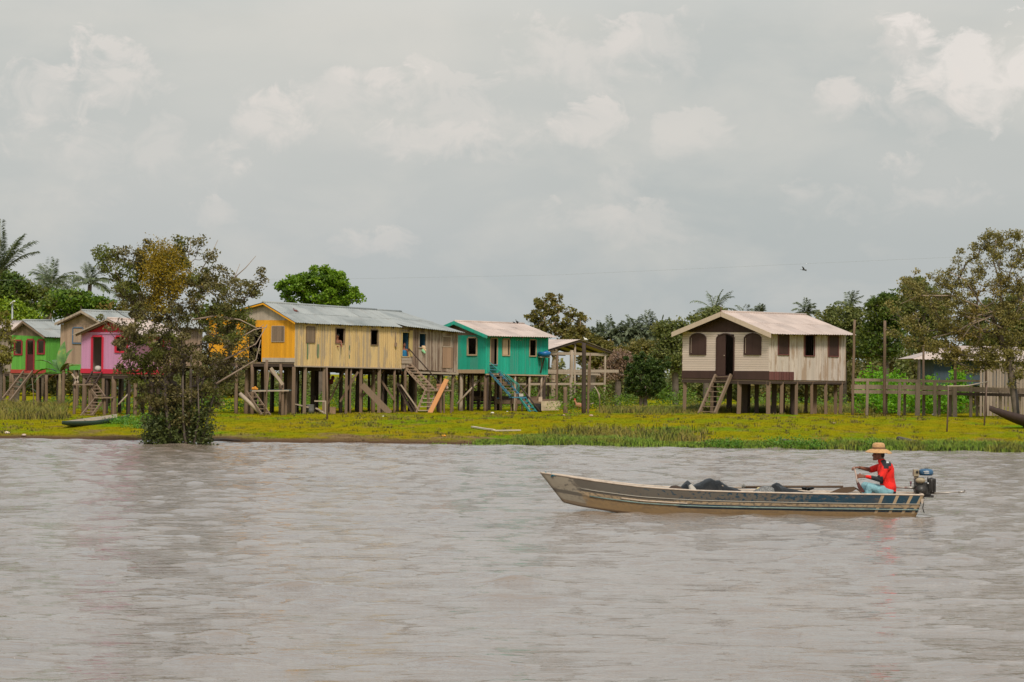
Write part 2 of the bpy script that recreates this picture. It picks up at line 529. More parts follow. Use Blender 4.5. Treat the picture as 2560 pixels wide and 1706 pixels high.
def wall(face, s0, s1, zb, zt, bw=.22, ops=(), th=.03, horiz=False, jit=.008, batten=0, off=0.0, gap=.004, mb=None, bmb=None):
    """a wall of separate planks; ops are (a, b, z0, z1) openings"""
    o, d, n = face
    mb = mb or MB()
    def put(a, b, za0, zb0, za1, zb1, k, m=None, t=th):
        q = [o + d * a + n * k + Vector((0, 0, za0)), o + d * b + n * k + Vector((0, 0, zb0)),
             o + d * b + n * k + Vector((0, 0, zb1)), o + d * a + n * k + Vector((0, 0, za1))]
        (m or mb).prism(q, -n * t)
    if not horiz:
        nb = max(1, round((s1 - s0) / bw)); ed = [s0 + (s1 - s0) * i / nb + (rj(.12) * bw if 0 < i < nb else 0) for i in range(nb + 1)]
        for a, b, z0, z1 in ops: ed += [a, b]
        ed = sorted(e for e in ed if s0 - 1e-6 <= e <= s1 + 1e-6)
        for a, b in zip(ed[:-1], ed[1:]):
            if b - a < .012: continue
            m = (a + b) / 2; k = off + rj(0, jit); g = gap / 2
            cuts = sorted((z0, z1) for x0, x1, z0, z1 in ops if x0 < m < x1)
            lo = (zb(a), zb(b))
            for z0, z1 in cuts:
                if z0 > max(lo) + .02: put(a + g, b - g, lo[0], lo[1], z0, z0, k)
                lo = (z1, z1)
            if min(zt(a), zt(b)) > max(lo) + .005 or (zt(a) + zt(b)) / 2 > (lo[0] + lo[1]) / 2 + .01:
                put(a + g, b - g, lo[0], lo[1], max(zt(a), lo[0]), max(zt(b), lo[1]), k)
            if batten and not any(x0 - .05 < a < x1 + .05 for x0, x1, _, _ in ops) and a > s0 + .02:
                w = batten / 2
                put(a - w, a + w, zb(a), zb(a), zt(a) - .01, zt(a) - .01, off + jit + .014, bmb, .013)
    else:
        z = min(zb(s0), zb(s1)); top = max(zt(s0), zt(s1)); nb = max(1, round((top - z) / bw)); h = (top - z) / nb
        for i in range(nb):
            f0, f1 = i / nb, (i + 1) / nb
            xs_ = sorted({s0, s1} | {e for a, b, z0, z1 in ops for e in (a, b)} | {s0 + (s1 - s0) * rj(.2, .8)})
            for a, b in zip(xs_[:-1], xs_[1:]):
                m = (a + b) / 2; k = off + rj(0, jit)
                za0 = zb(a) + (zt(a) - zb(a)) * f0; zb0 = zb(b) + (zt(b) - zb(b)) * f0
                za1 = zb(a) + (zt(a) - zb(a)) * f1; zb1 = zb(b) + (zt(b) - zb(b)) * f1
                segs = [(0, 1)]
                cov = [(z0, z1) for x0, x1, z0, z1 in ops if x0 < m < x1]
                lo, hi = (za0 + zb0) / 2, (za1 + zb1) / 2
                if any(z0 <= lo + .01 and z1 >= hi - .01 for z0, z1 in cov): continue
                for z0, z1 in cov:
                    if z0 < hi and z1 > lo:
                        if z0 > lo: za1 = zb1 = min(za1, z0)
                        else: za0 = zb0 = max(za0, z1)
                put(a + .002, b - .002, za0 + .004, zb0 + .004, za1 - .004, zb1 - .004, k)
    return mb
def patch(face, a, b, z0, z1, off=.03, th=.03, mb=None, arch=0):
    """a panel lying on a wall, optionally with an arched head"""
    o, d, n = face; mb = mb or MB()
    q = [(a, z0), (b, z0)]
    if arch:
        m = (a + b) / 2; r = (b - a) / 2
        for i in range(9):
            t = -1 + 2 * i / 8
            q.append((m - t * r, z1 - arch * t * t))
    else: q += [(b, z1), (a, z1)]
    mb.prism([o + d * s + n * off + Vector((0, 0, z)) for s, z in q], -n * th)
    return mb
def frame(face, a, b, z0, z1, w=.07, off=.045, th=.05, mb=None, sill=True, arch=0):
    o, d, n = face; mb = mb or MB()
    def bx(x0, x1, y0, y1, k=0):
        mb.prism([o + d * s + n * (off + k) + Vector((0, 0, z)) for s, z in ((x0, y0), (x1, y0), (x1, y1), (x0, y1))], -n * (th + k))
    bx(a - w, a, z0 - (w if sill else 0), z1 - arch); bx(b, b + w, z0 - (w if sill else 0), z1 - arch)
    if arch:
        m = (a + b) / 2; r = (b - a) / 2
        for i in range(8):
            t0, t1 = -1 + i / 4, -1 + (i + 1) / 4
            q = [(m + t0 * r, z1 - arch * t0 * t0), (m + t1 * r, z1 - arch * t1 * t1), (m + t1 * (r + w), z1 + w - arch * t1 * t1 - (w if abs(t1) == 1 else 0)), (m + t0 * (r + w), z1 + w - arch * t0 * t0 - (w if abs(t0) == 1 else 0))]
            mb.prism([o + d * s + n * (off - .002) + Vector((0, 0, z)) for s, z in q], -n * th)
    else: bx(a, b, z1, z1 + w, .002)
    if sill: bx(a, b, z0 - w, z0, .012)
    return mb
def shutter(face, a, b, z0, z1, mb=None, off=.012, n_=3, rows=1):
    mb = mb or MB()
    w = (b - a) / n_
    for i in range(n_): patch(face, a + i * w + .004, a + (i + 1) * w - .004, z0 + .01, z1 - .01, off + rj(0, .004), .02, mb)
    return mb
def corrugated(R0, R1, E0, E1, mb=None, pitch=.17, amp=.016, lift=.0, sheets=1.0, laps=1):
    """corrugated sheets between a ridge line R0-R1 and an eave line E0-E1, laid as separate overlapping sheets"""
    mb = mb or MB()
    R0, R1, E0, E1 = map(Vector, (R0, R1, E0, E1))
    nrm = (R1 - R0).cross(E0 - R0).normalized()
    if nrm.z < 0: nrm = -nrm
    L = max((R1 - R0).length, (E1 - E0).length); ns = max(1, round(L / sheets))
    for s in range(ns):
        for r in range(laps):
            t0, t1 = s / ns, (s + 1) / ns
            a0, a1 = r / laps, (r + 1) / laps
            k = max(4, int(L / ns / pitch) * 4)
            tz = lift + .004 * (s % 2) + .010 * (laps - r)
            tw = rj(.006); dn = rj(0, .015)
            vs = []
            for th in (0, -.008):
                for row, aa in ((0, a0), (1, a1 + .02 + (dn if r == laps - 1 else 0))):
                    for i in range(k + 1):
                        t = t0 + (t1 - t0) * i / k
                        p = R0.lerp(R1, t).lerp(E0.lerp(E1, t), aa)
                        vs.append(p + nrm * (amp * sin(2 * pi * i / 4 + .4) + tz + th + tw * row))
            K = k + 1; fs = []
            for i in range(k):
                fs.append((i, i + 1, K + i + 1, K + i)); fs.append((2 * K + i + 1, 2 * K + i, 3 * K + i, 3 * K + i + 1))
                fs.append((K + i, K + i + 1, 3 * K + i + 1, 3 * K + i)); fs.append((i + 1, i, 2 * K + i, 2 * K + i + 1))
            fs.append((0, K, 3 * K, 2 * K)); fs.append((k, 2 * K + k, 3 * K + k, K + k))
            mb.add(vs, fs, False)
    return mb
def roof(root, pl, uR, v0, v1, zR0, zR1, uE, zE0, zE1, uEl, zl0, zl1, mat, laps=2, pitch=.17, rafters=True, sheets=.95):
    """two slopes from a ridge at u = uR to eaves at u = uE (right) and uEl (left)"""
    R0, R1 = pl.pt(uR, v0, zR0), pl.pt(uR, v1, zR1)
    mb = MB()
    corrugated(R0, R1, pl.pt(uE, v0, zE0), pl.pt(uE, v1, zE1), mb, pitch, laps=laps, sheets=sheets)
    corrugated(R0, R1, pl.pt(uEl, v0, zl0), pl.pt(uEl, v1, zl1), mb, pitch, laps=laps, sheets=sheets)
    ro = mb.build('roof', mat, root)
    rc = MB(); up = Vector((0, 0, .035))
    rc.tube([R0 + up, R1 + up], .06, 8)
    rc.build('ridge_cap', mat, ro)
    if rafters:
        rf = MB()
        for i in range(int((v1 - v0) / .9) + 1):
            v = v0 + .12 + i * .9
            if v > v1 - .05: break
            t = (v - v0) / (v1 - v0)
            q = R0.lerp(R1, t) - Vector((0, 0, .07))
            for uu, z0, z1 in ((uE, zE0, zE1), (uEl, zl0, zl1)):
                e = pl.pt(uu, v, z0 + (z1 - z0) * t) - Vector((0, 0, .075))
                rf.bar(q, q.lerp(e, .985), .05, .08)
        rf.build('rafter_frame', M['postwood'], ro)
    return ro
def barge(root, pl, uR, zR, uE, zE, uEl, zl, v, w, mat, name='barge_board', th=.03):
    mb = MB()
    e2 = pl.e2.to_3d()
    for uu, z in ((uE, zE), (uEl, zl)):
        a = pl.pt(uR, v, zR); b = pl.pt(uu, v, z)
        mb.prism([a, b, b - Vector((0, 0, w)), a - Vector((0, 0, w))], -e2 * th)
    return mb.build(name, mat, root)
def gable(pl, v, u0, u1, uR, zbase, zr, zl0, zl1, bw=.2, off=0, th=.025):
    """triangular boarding; zl0, zl1 are the slope heights at u0, u1"""
    f = pl.face('front'); f = (f[0] + pl.e2.to_3d() * v, f[1], f[2])
    zt = lambda s: (zl0 + (zr - zl0) * (s - u0) / (uR - u0)) if s < uR else (zr + (zl1 - zr) * (s - uR) / (u1 - uR))
    mb = MB()
    wall(f, u0, uR, zbase, zt, bw, mb=mb, off=off, th=th)
    wall(f, uR, u1, zbase, zt, bw, mb=mb, off=off, th=th)
    return mb
def post(root, p, ztop, w=.13, mat=None, lean=None, round_=True, name='post', foot=None):
    x, y = p[0], p[1]
    zb = (gz(x, y) if foot is None else foot) - .25
    mb = MB(); lx, ly = (rj(.03), rj(.03)) if lean is None else lean
    if round_:
        k = 5
        mb.tube([(x + lx * (1 - i / k) + rj(.008), y + ly * (1 - i / k), zb + (ztop - zb) * i / k) for i in range(k + 1)],
                [w / 2 * (1.12 - .14 * i / k + rj(.05)) for i in range(k + 1)], 7)
    else:
        mb.bar((x + lx, y + ly, zb), (x, y, ztop), w, w * rj(.75, 1))
    return mb.build(name, mat or M['postwood'], root)
def beam(root, a, b, w=.1, h=.16, mat=None, name='beam'):
    return MB().bar(a, b, w, h).build(name, mat or M['postwood'], root)
def floor_box(root, pl, zA, zB, zC, th=.09, mat=None, name='floor', inset=.03, v0=0):
    """floor deck and joists below it"""
    W, L = pl.W, pl.L
    zD = zA + zC - zB; i = inset
    q = [pl.pt(-W + i, v0 + i, zA), pl.pt(-i, v0 + i, zB), pl.pt(-i, L - i, zC), pl.pt(-W + i, L - i, zD)]
    mb = MB(); mb.prism([p - Vector((0, 0, th)) for p in q], (0, 0, th - .01))
    fl = mb.build(name, mat or M['oldwood'], root)
    jb = MB(); n = max(2, int(L / .8))
    for k in range(n + 1):
        v = v0 + .08 + (L - v0 - .16) * k / n; z = zA + (zC - zB) * k / n
        jb.bar(pl.pt(-W + .04, v, z - th - .07), pl.pt(-.04, v, zB + (zC - zB) * k / n - th - .07), .07, .13)
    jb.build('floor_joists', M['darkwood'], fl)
    return fl
def stair(name, label, L0, L1, R0, R1, n, mat, rail=(.05, .13), tread=(.2, .035), cat='stairs', group=None, rungs=False, rmat=None, skip=()):
    """two stringers L0-L1, R0-R1 (bottom to top) with n treads between"""
    L0, L1, R0, R1 = map(Vector, (L0, L1, R0, R1))
    base = (L0 + R0) / 2
    t = thing(name, label, cat, base, group)
    for a, b in ((L0, L1), (R0, R1)):
        MB().bar(a, b, rail[0], rail[1]).build('stringer', mat, t)
    fw = (L1 - L0); fw.z = 0
    fw = fw.normalized() if fw.length > .05 else Vector((0, 1, 0))
    for i in range(n):
        if i in skip: continue
        f = (i + .6) / n
        a, b = L0.lerp(L1, f), R0.lerp(R1, f)
        mb = MB()
        if rungs: mb.tube([a, b], tread[1], 6)
        else: mb.bar(a + Vector((0, 0, rj(.01))), b, tread[0], tread[1], up=(0, 0, 1))
        mb.build('rung' if rungs else 'tread', rmat or mat, t)
    return t
def closed_shell(root, pl, zf, ztf, zts, m, back_ops=(), left_ops=(), bw=.3, ztleft=None, name='wall'):
    """back and left walls, so that openings look into a real room"""
    wall(pl.face('back'), -pl.W, 0, lambda s: zf - .08, lambda s: zts(pl.L), bw, back_ops, gap=-.004).build(name, m, root)
    zl = ztleft or (lambda s: ztf(-pl.W))
    wall(pl.face('left'), 0, pl.L, lambda s: zf - .08, zl, bw, left_ops, gap=-.004).build(name, m, root)

# =================================================================== white house
def mk_white():
    pl = Plan(1705, 1922, 2114, 135, radians(43))
    W, L = pl.W, pl.L
    root = thing('stilt_house', 'white plank house on stilts with dark brown arched shutters and half open double door', 'house', pl.pt(-W / 2, L / 2, pl.g(-W / 2, L / 2)), 'wooden houses on stilts')
    wh = boards('cream_white_horizontal_planks', (.68, .55, .475), .07, .28, (.40, .27, .18), horiz=True)
    whv = boards('faded_white_vertical_planks', (.66, .565, .50), .14, .45, (.34, .25, .18), alt=(.44, .32, .24), altamt=-.02)
    br = boards('dark_brown_paint', (.058, .026, .020), .15, .2, (.09, .05, .04))
    rd = boards('worn_red_brown_paint', (.15, .050, .045), .35, .3, (.30, .2, .16))
    cr = boards('cream_fascia', (.60, .47, .36), .1, .3, (.3, .2, .13))
    zfB = pl.z(0, 0, 950); zfC = pl.z(0, L, 952.5); zfA = pl.z(-W, 0, 945)
    zf = lin(-W, zfA, 0, zfB)
    zbr = lin(-W, pl.z(-W, 0, 927.5), 0, pl.z(0, 0, 928.5))
    zg = lin(-W, pl.z(-W, 0, 830.5), 0, pl.z(0, 0, 831.5))
    F_, S_ = pl.face('front'), pl.face('side')
    dr = pl.frect(1793, 836, 1834.5, 938)
    arch = .17
    # front: horizontal planks above a brown band
    dop = (dr[0], dr[1], dr[2], dr[3] - arch)
    wall(F_, -W, 0, zbr, zg, .115, [(dr[0] - .0, dr[1] + .0, dr[2], dr[3] - .01)], horiz=True, jit=.004).build('wall', wh, root)
    wall(F_, -W - .01, 0.012, zf, lambda s: zbr(s) + .01, .25, [(dr[0], dr[1], dr[2], dr[3])], off=.012, jit=.003, gap=.001).build('base_board', br, root)
    # side: vertical battened planks, red brown patch near the corner
    zs0 = lin(0, zfB, L, zfC); zst = lin(0, pl.z(0, 0, 829), L, pl.z(0, L, 835))
    w1 = pl.srect(1945.5, 836, 1970.5, 886); w2 = pl.srect(2011.5, 839, 2035, 889); w3 = pl.srect(2071.5, 841, 2094.5, 890)
    wall(S_, 0, L, zs0, zst, .20, [w1, w2, w3], batten=.06).build('wall', whv, root)
    vr = pl.sv(1984, 940)
    wall(S_, .0, vr, lambda s: zs0(s) - .004, lambda s: zs0(s) + .40, .20, off=.026, th=.006, jit=.003, batten=.06).build('base_board', rd, root)
    closed_shell(root, pl, zfB, zg, zst, M['oldwood'])
    floor_box(root, pl, zfA, zfB, zfC)
    # front shutters with arched frames
    for x0, x1 in ((1727, 1764), (1863, 1901.5)):
        a, b, z0, z1 = pl.frect(x0, 835.5, x1, 885)
        f = frame(F_, a, b, z0, z1, .055, .05, .05, arch=arch).build('window', br, root)
        sh = patch(F_, a + .01, b - .01, z0, z1, .025, .02, arch=arch)
        patch(F_, (a + b) / 2 - .012, (a + b) / 2 + .012, z0, z1 - .02, .032, .006, sh)
        sh.build('shutter', br, f)
        patch(F_, a + .035, a + .055, z0 + .03, z1 - arch - .02, .031, .004).build('slit', cr, f)
    # door: left leaf shut, right side open
    fr = frame(F_, dr[0], dr[1], dr[2], dr[3], .05, .05, .06, sill=False, arch=arch).build('door', br, root)
    mid = pl.su(1814, 880)
    q = [(dr[0], dr[2]), (mid, dr[2])]
    r_ = (dr[1] - dr[0]) / 2; mc = (dr[0] + dr[1]) / 2
    for i in range(5):
        s = mid + (dr[0] - mid) * i / 4; q.append((s, dr[3] - arch * ((s - mc) / r_) ** 2))
    o, d, n = F_
    lf = MB().prism([o + d * s + n * .02 + Vector((0, 0, z)) for s, z in q], -n * .03)
    for s in (dr[0] + .14, dr[0] + .27):
        patch(F_, s - .004, s + .004, dr[2] + .05, dr[3] - arch - .05, .024, .004, lf)
    lf.build('door_leaf', br, fr)
    # second leaf swung inwards
    a = pl.pt(dr[1] - .02, .05, dr[2]); b = pl.pt(dr[1] - .10, .5, dr[2])
    MB().prism([a, b, b + Vector((0, 0, dr[3] - dr[2] - .2)), a + Vector((0, 0, dr[3] - dr[2] - .2))], pl.e1.to_3d() * .03).build('door_leaf', br, fr)
    MB().ball(pl.pt(mid - .05, -.045, dr[2] + .95), .025, 8, 6).build('handle', cr, fr)
    # side windows
    for i, (a, b, z0, z1) in enumerate((w1, w2, w3)):
        f = frame(S_, a, b, z0, z1, .05, .045, .05).build('window', rd, root)
        if i != 1: shutter(S_, a, b, z0, z1, n_=2, off=.02).build('shutter', br, f)
        else:
            bm = MB()
            for k in range(1, 4): bm.tube([S_[0] + S_[1] * (a + (b - a) * k / 4) - S_[2] * .02 + Vector((0, 0, z)) for z in (z0, z1)], .012, 6)
            bm.build('window_bars', M['dark'], f)
    # gable in dark brown
    zr = pl.z(-W / 2, -.45, 781)
    zE = pl.z(.1, -.45, 834); uE = pl.su(1927, 834, -.45); uEl = pl.su(1681, 833, -.45)
    zEl = pl.z(uEl, -.45, 832)
    uR = pl.su(1803, 790, -.45)
    sl = (zr - zE) / (uE - uR); sll = (zr - zEl) / (uR - uEl)
    gable(pl, -.01, -W, 0, uR, zg, zr - .16, zr - .16 - sll * (uR + W), zr - .16 + sl * (uR), .22).build('gable', br, root)
    zR1 = pl.z(uR, L + .35, 789); zE1 = pl.z(uE, L + .35, 837.5)
    vR1 = pl.sv(2015, 789, uR)
    roof(root, pl, uR, -.42, vR1, zr, pl.z(uR, vR1, 788.5), uE, zE, pl.z(uE, vR1, 837), uEl, zEl, zEl - .03, M['fibre'])
    barge(root, pl, uR, zr + .03, uE + .03, zE + .02, uEl - .03, zEl + .02, -.46, .24, cr)
    MB().bar(pl.pt(uR, -.47, zr - .22), pl.pt(uR, -.47, zr + .30), .05, .03, w1=.02).build('finial', rd, root)
    for f_ in (.25,):
        beam(root, pl.pt(-W, .02, zfA - .17), pl.pt(0, .02, zfB - .17), .08, .12, M['darkwood'])
        beam(root, pl.pt(-.05, 0, zfB - .13), pl.pt(-.05, L, zfC - .13), .08, .10, M['darkwood'])
    def P_(u, v, w, mat=None):
        q = pl.xy(u, v); post(root, q, zfB - .10 - .0 * v, w, mat, round_=False)
    for px, w in ((1709, .17), (1776, .15), (1845, .20), (1917, .20)): P_(pl.su(px) + .02, .1, w)
    for px, w in ((1960, .16), (1996, .15), (2034, .14), (2069, .15), (2108, .17)): P_(-.08, pl.sv(px) - .05, w)
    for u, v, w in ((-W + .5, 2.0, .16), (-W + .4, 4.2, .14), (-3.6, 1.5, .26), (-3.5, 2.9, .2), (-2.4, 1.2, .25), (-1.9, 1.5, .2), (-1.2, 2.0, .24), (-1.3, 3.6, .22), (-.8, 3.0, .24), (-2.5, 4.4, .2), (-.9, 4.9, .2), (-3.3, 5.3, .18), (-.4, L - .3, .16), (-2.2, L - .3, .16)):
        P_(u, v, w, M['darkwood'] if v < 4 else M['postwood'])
    # ladder leaning on the sill
    def LP(px, py, D): return P(px, py, D)
    b0 = onground(1747, 1037); b1 = onground(1787, 1037)
    t0 = pl.pt(pl.su(1793, 940), -.10, pl.z(pl.su(1793), 0, 938)); t1 = pl.pt(pl.su(1831, 939), -.10, pl.z(pl.su(1831), 0, 937))
    d0 = t0.y - 1.15
    f0 = P(1747, 1037, d0); f1 = P(1786, 1037, d0 - .5)
    f0.z = gz(f0.x, f0.y) - .05; f1.z = gz(f1.x, f1.y) - .05
    stair('ladder', 'steep ladder of thick grey beams leaning up to the brown arched door', f0, t0, f1, t1, 8, M['oldwood'], (.10, .16), (.12, .035), 'ladder')
    return pl
PW = mk_white()

# =================================================================== yellow house
def mk_yellow():
    pl = Plan(520, 736, 1003, 134, radians(33))
    W, L = pl.W, pl.L
    root = thing('stilt_house', 'long stilt house with orange front wall, pale yellow plank side and grey metal roof', 'house', pl.pt(-W / 2, L / 2, pl.g(-W / 2, L / 2)), 'wooden houses on stilts')
    orr = boards('orange_yellow_paint', (.80, .36, .012), .16, .45, (.42, .19, .04))
    pale = boards('faded_pale_yellow_planks', (.74, .52, .24), .16, .45, (.34, .24, .15), alt=(.48, .36, .23), altamt=-.02)
    grn = plain('old_green_stain', (.13, .20, .10), .8)
    whs = boards('whitewashed_skirt', (.50, .41, .33), .15, .4)
    F_, S_ = pl.face('front'), pl.face('side')
    zB = pl.z(0, 0, 906); zA = pl.z(-W, 0, 904)
    zf = lin(-W, zA, 0, zB); zsk = lin(-W, pl.z(-W, 0, 894), 0, pl.z(0, 0, 896)); zt = lin(-W, pl.z(-W, 0, 800), 0, pl.z(0, 0, 801))
    dr = pl.frect(622, 818, 655, 905)
    wn = pl.frect(680.5, 816.5, 710.5, 854)
    wl = pl.frect(560, 816, 590, 854)
    wall(F_, -W, 0, zsk, zt, .17, [(dr[0], dr[1], dr[2], dr[3]), wn, wl], jit=.006).build('wall', orr, root)
    for a, b in ((-W - .01, dr[0]), (dr[1], .012)): wall(F_, a, b, zf, lambda s: zsk(s) + .01, .3, off=.014, jit=.003).build('base_board', whs, root)
    zs0 = lin(0, pl.z(0, 0, 914), L, pl.z(0, L, 920.5)); zst = lin(0, pl.z(0, 0, 803), L, pl.z(0, L, 816))
    ops = [pl.srect(766, 818, 786, 856), pl.srect(839, 822, 859.5, 858), pl.srect(926.5, 826, 944, 862)]
    wall(S_, 0, L, zs0, zst, .17, ops, batten=.055, jit=.012).build('wall', pale, root)
    closed_shell(root, pl, zB, zt, zst, M['oldwood'], ztleft=lin(0, zt(-W), L, zt(-W) - .1))
    floor_box(root, pl, zA, zB, zs0(L) + .1)
    # ledger under the boards and rafter ends
    lb = MB(); lb.bar(S_[0] + S_[2] * .02 + Vector((0, 0, zs0(0) - .03)), S_[0] + S_[1] * L + S_[2] * .02 + Vector((0, 0, zs0(L) - .03)), .05, .06)
    lb.build('beam', M['palewood'], root)
    f = frame(F_, wn[0], wn[1], wn[2], wn[3], .03, .03, .04).build('window', M['palewood'], root)
    shutter(F_, wn[0], wn[1], wn[2], wn[3], n_=5, off=.02).build('shutter', M['oldwood'], f)
    f = frame(F_, wl[0], wl[1], wl[2], wl[3], .03, .03, .04).build('window', M['palewood'], root)
    shutter(F_, wl[0], wl[1], wl[2], wl[3], n_=5, off=.02).build('shutter', M['oldwood'], f)
    frame(F_, dr[0], dr[1], dr[2], dr[3], .04, .03, .05, sill=False).build('door', orr, root)
    for i, (a, b, z0, z1) in enumerate(ops):
        f = frame(S_, a, b, z0, z1, .04, .04, .05).build('window', M['postwood'], root)
        if i == 0: shutter(S_, a, b, z0, z1, n_=3, off=.02).build('shutter', M['oldwood'], f)
    sb = MB()
    for x, y0, y1, w in ((768, 856, 898, .09), (794, 861, 895, .12), (873, 864, 876, .07), (873, 888, 897, .06)):
        v = pl.sv(x, 870); patch(S_, v - w / 2, v + w / 2, pl.z(0, v, y1), pl.z(0, v, y0), .034, .004, sb)
    sb.build('green_plank_strips', grn, root)
    # two cables and a switch box at the right end
    cb = MB(); v = pl.sv(987, 840)
    cb.tube([pl.pt(.04, v, pl.z(0, v, y)) for y in (831, 845, 860, 868)], .02, 6)
    cb.box(pl.pt(.07, v, pl.z(0, v, 862)), (.12, .12, .2))
    cb.build('meter_box', M['oldwood'], root)
    vo = -.25
    uR = pl.su(657, 760, vo); zr = pl.z(uR, vo, 757)
    uE = pl.su(737, 806, vo); zE = pl.z(uE, vo, 806)
    uEl = pl.su(505, 800, vo); zEl = pl.z(uEl, vo, 799)
    vR1 = pl.sv(941, 777, uR); zR1 = pl.z(uR, vR1, 776.5); zE1 = pl.z(uE, vR1, 818.5)
    sl = (zr - zE) / (uE - uR); sll = (zr - zEl) / (uR - uEl)
    gable(pl, 0, -W, 0, uR, zt, zr - .06, zr - .06 - sll * (uR + W), zr - .06 + sl * uR, .2).build('gable', whs, root)
    roof(root, pl, uR, vo, vR1, zr, zR1, uE, zE, zE1, uEl, zEl, zEl + .05, M['zinc'], laps=2)
    barge(root, pl, uR, zr - .02, uE, zE - .02, uEl, zEl - .02, vo + .03, .07, orr)
    # stilts
    zu = lambda v: zs0(0) + (zs0(L) - zs0(0)) * v / L - .06
    for px, w in ((737, .16), (766, .15), (813, .14), (869, .13), (880, .1), (905, .14), (951, .16), (989, .13)):
        v = max(.05, pl.sv(px)); post(root, pl.xy(-.07, v), zu(v), w, M['oldwood'] if px in (766, 813, 951) else None, round_=px in (880, 989))
    rr = random.Random(5)
    for i in range(26):
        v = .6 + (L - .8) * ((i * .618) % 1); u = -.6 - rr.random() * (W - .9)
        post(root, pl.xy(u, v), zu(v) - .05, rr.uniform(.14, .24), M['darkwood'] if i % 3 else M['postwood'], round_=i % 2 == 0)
    for px in (590, 628, 662, 700):
        post(root, pl.xy(pl.su(px), .08), zB - .1, .17, None)
    # diagonal braces
    for (x0, y0, x1, y1, dd, w) in ((936, 925, 985, 1000, 1.2, .1), (850, 1005, 850 + 45, 930, 1.0, .1), (820, 1010, 862, 925, 2.5, .08), (900, 1000, 960, 925, 2.5, .08), (675, 925, 708, 960, .0, .13)):
        v = pl.sv((x0 + x1) / 2); q = pl.xy(-dd, max(v, .1)); D = q.y
        MB().bar(P(x0, y0, D), P(x1, y1, D), .06, w).build('brace', M['postwood'], root)
    for v in (2.2, 4.4, 6.6, 8.8):
        if v < L: beam(root, pl.pt(-W + .2, v, zu(v) - .1), pl.pt(-.1, v, zu(v) - .1), .1, .14, M['darkwood'])
    return pl
PY = mk_yellow()

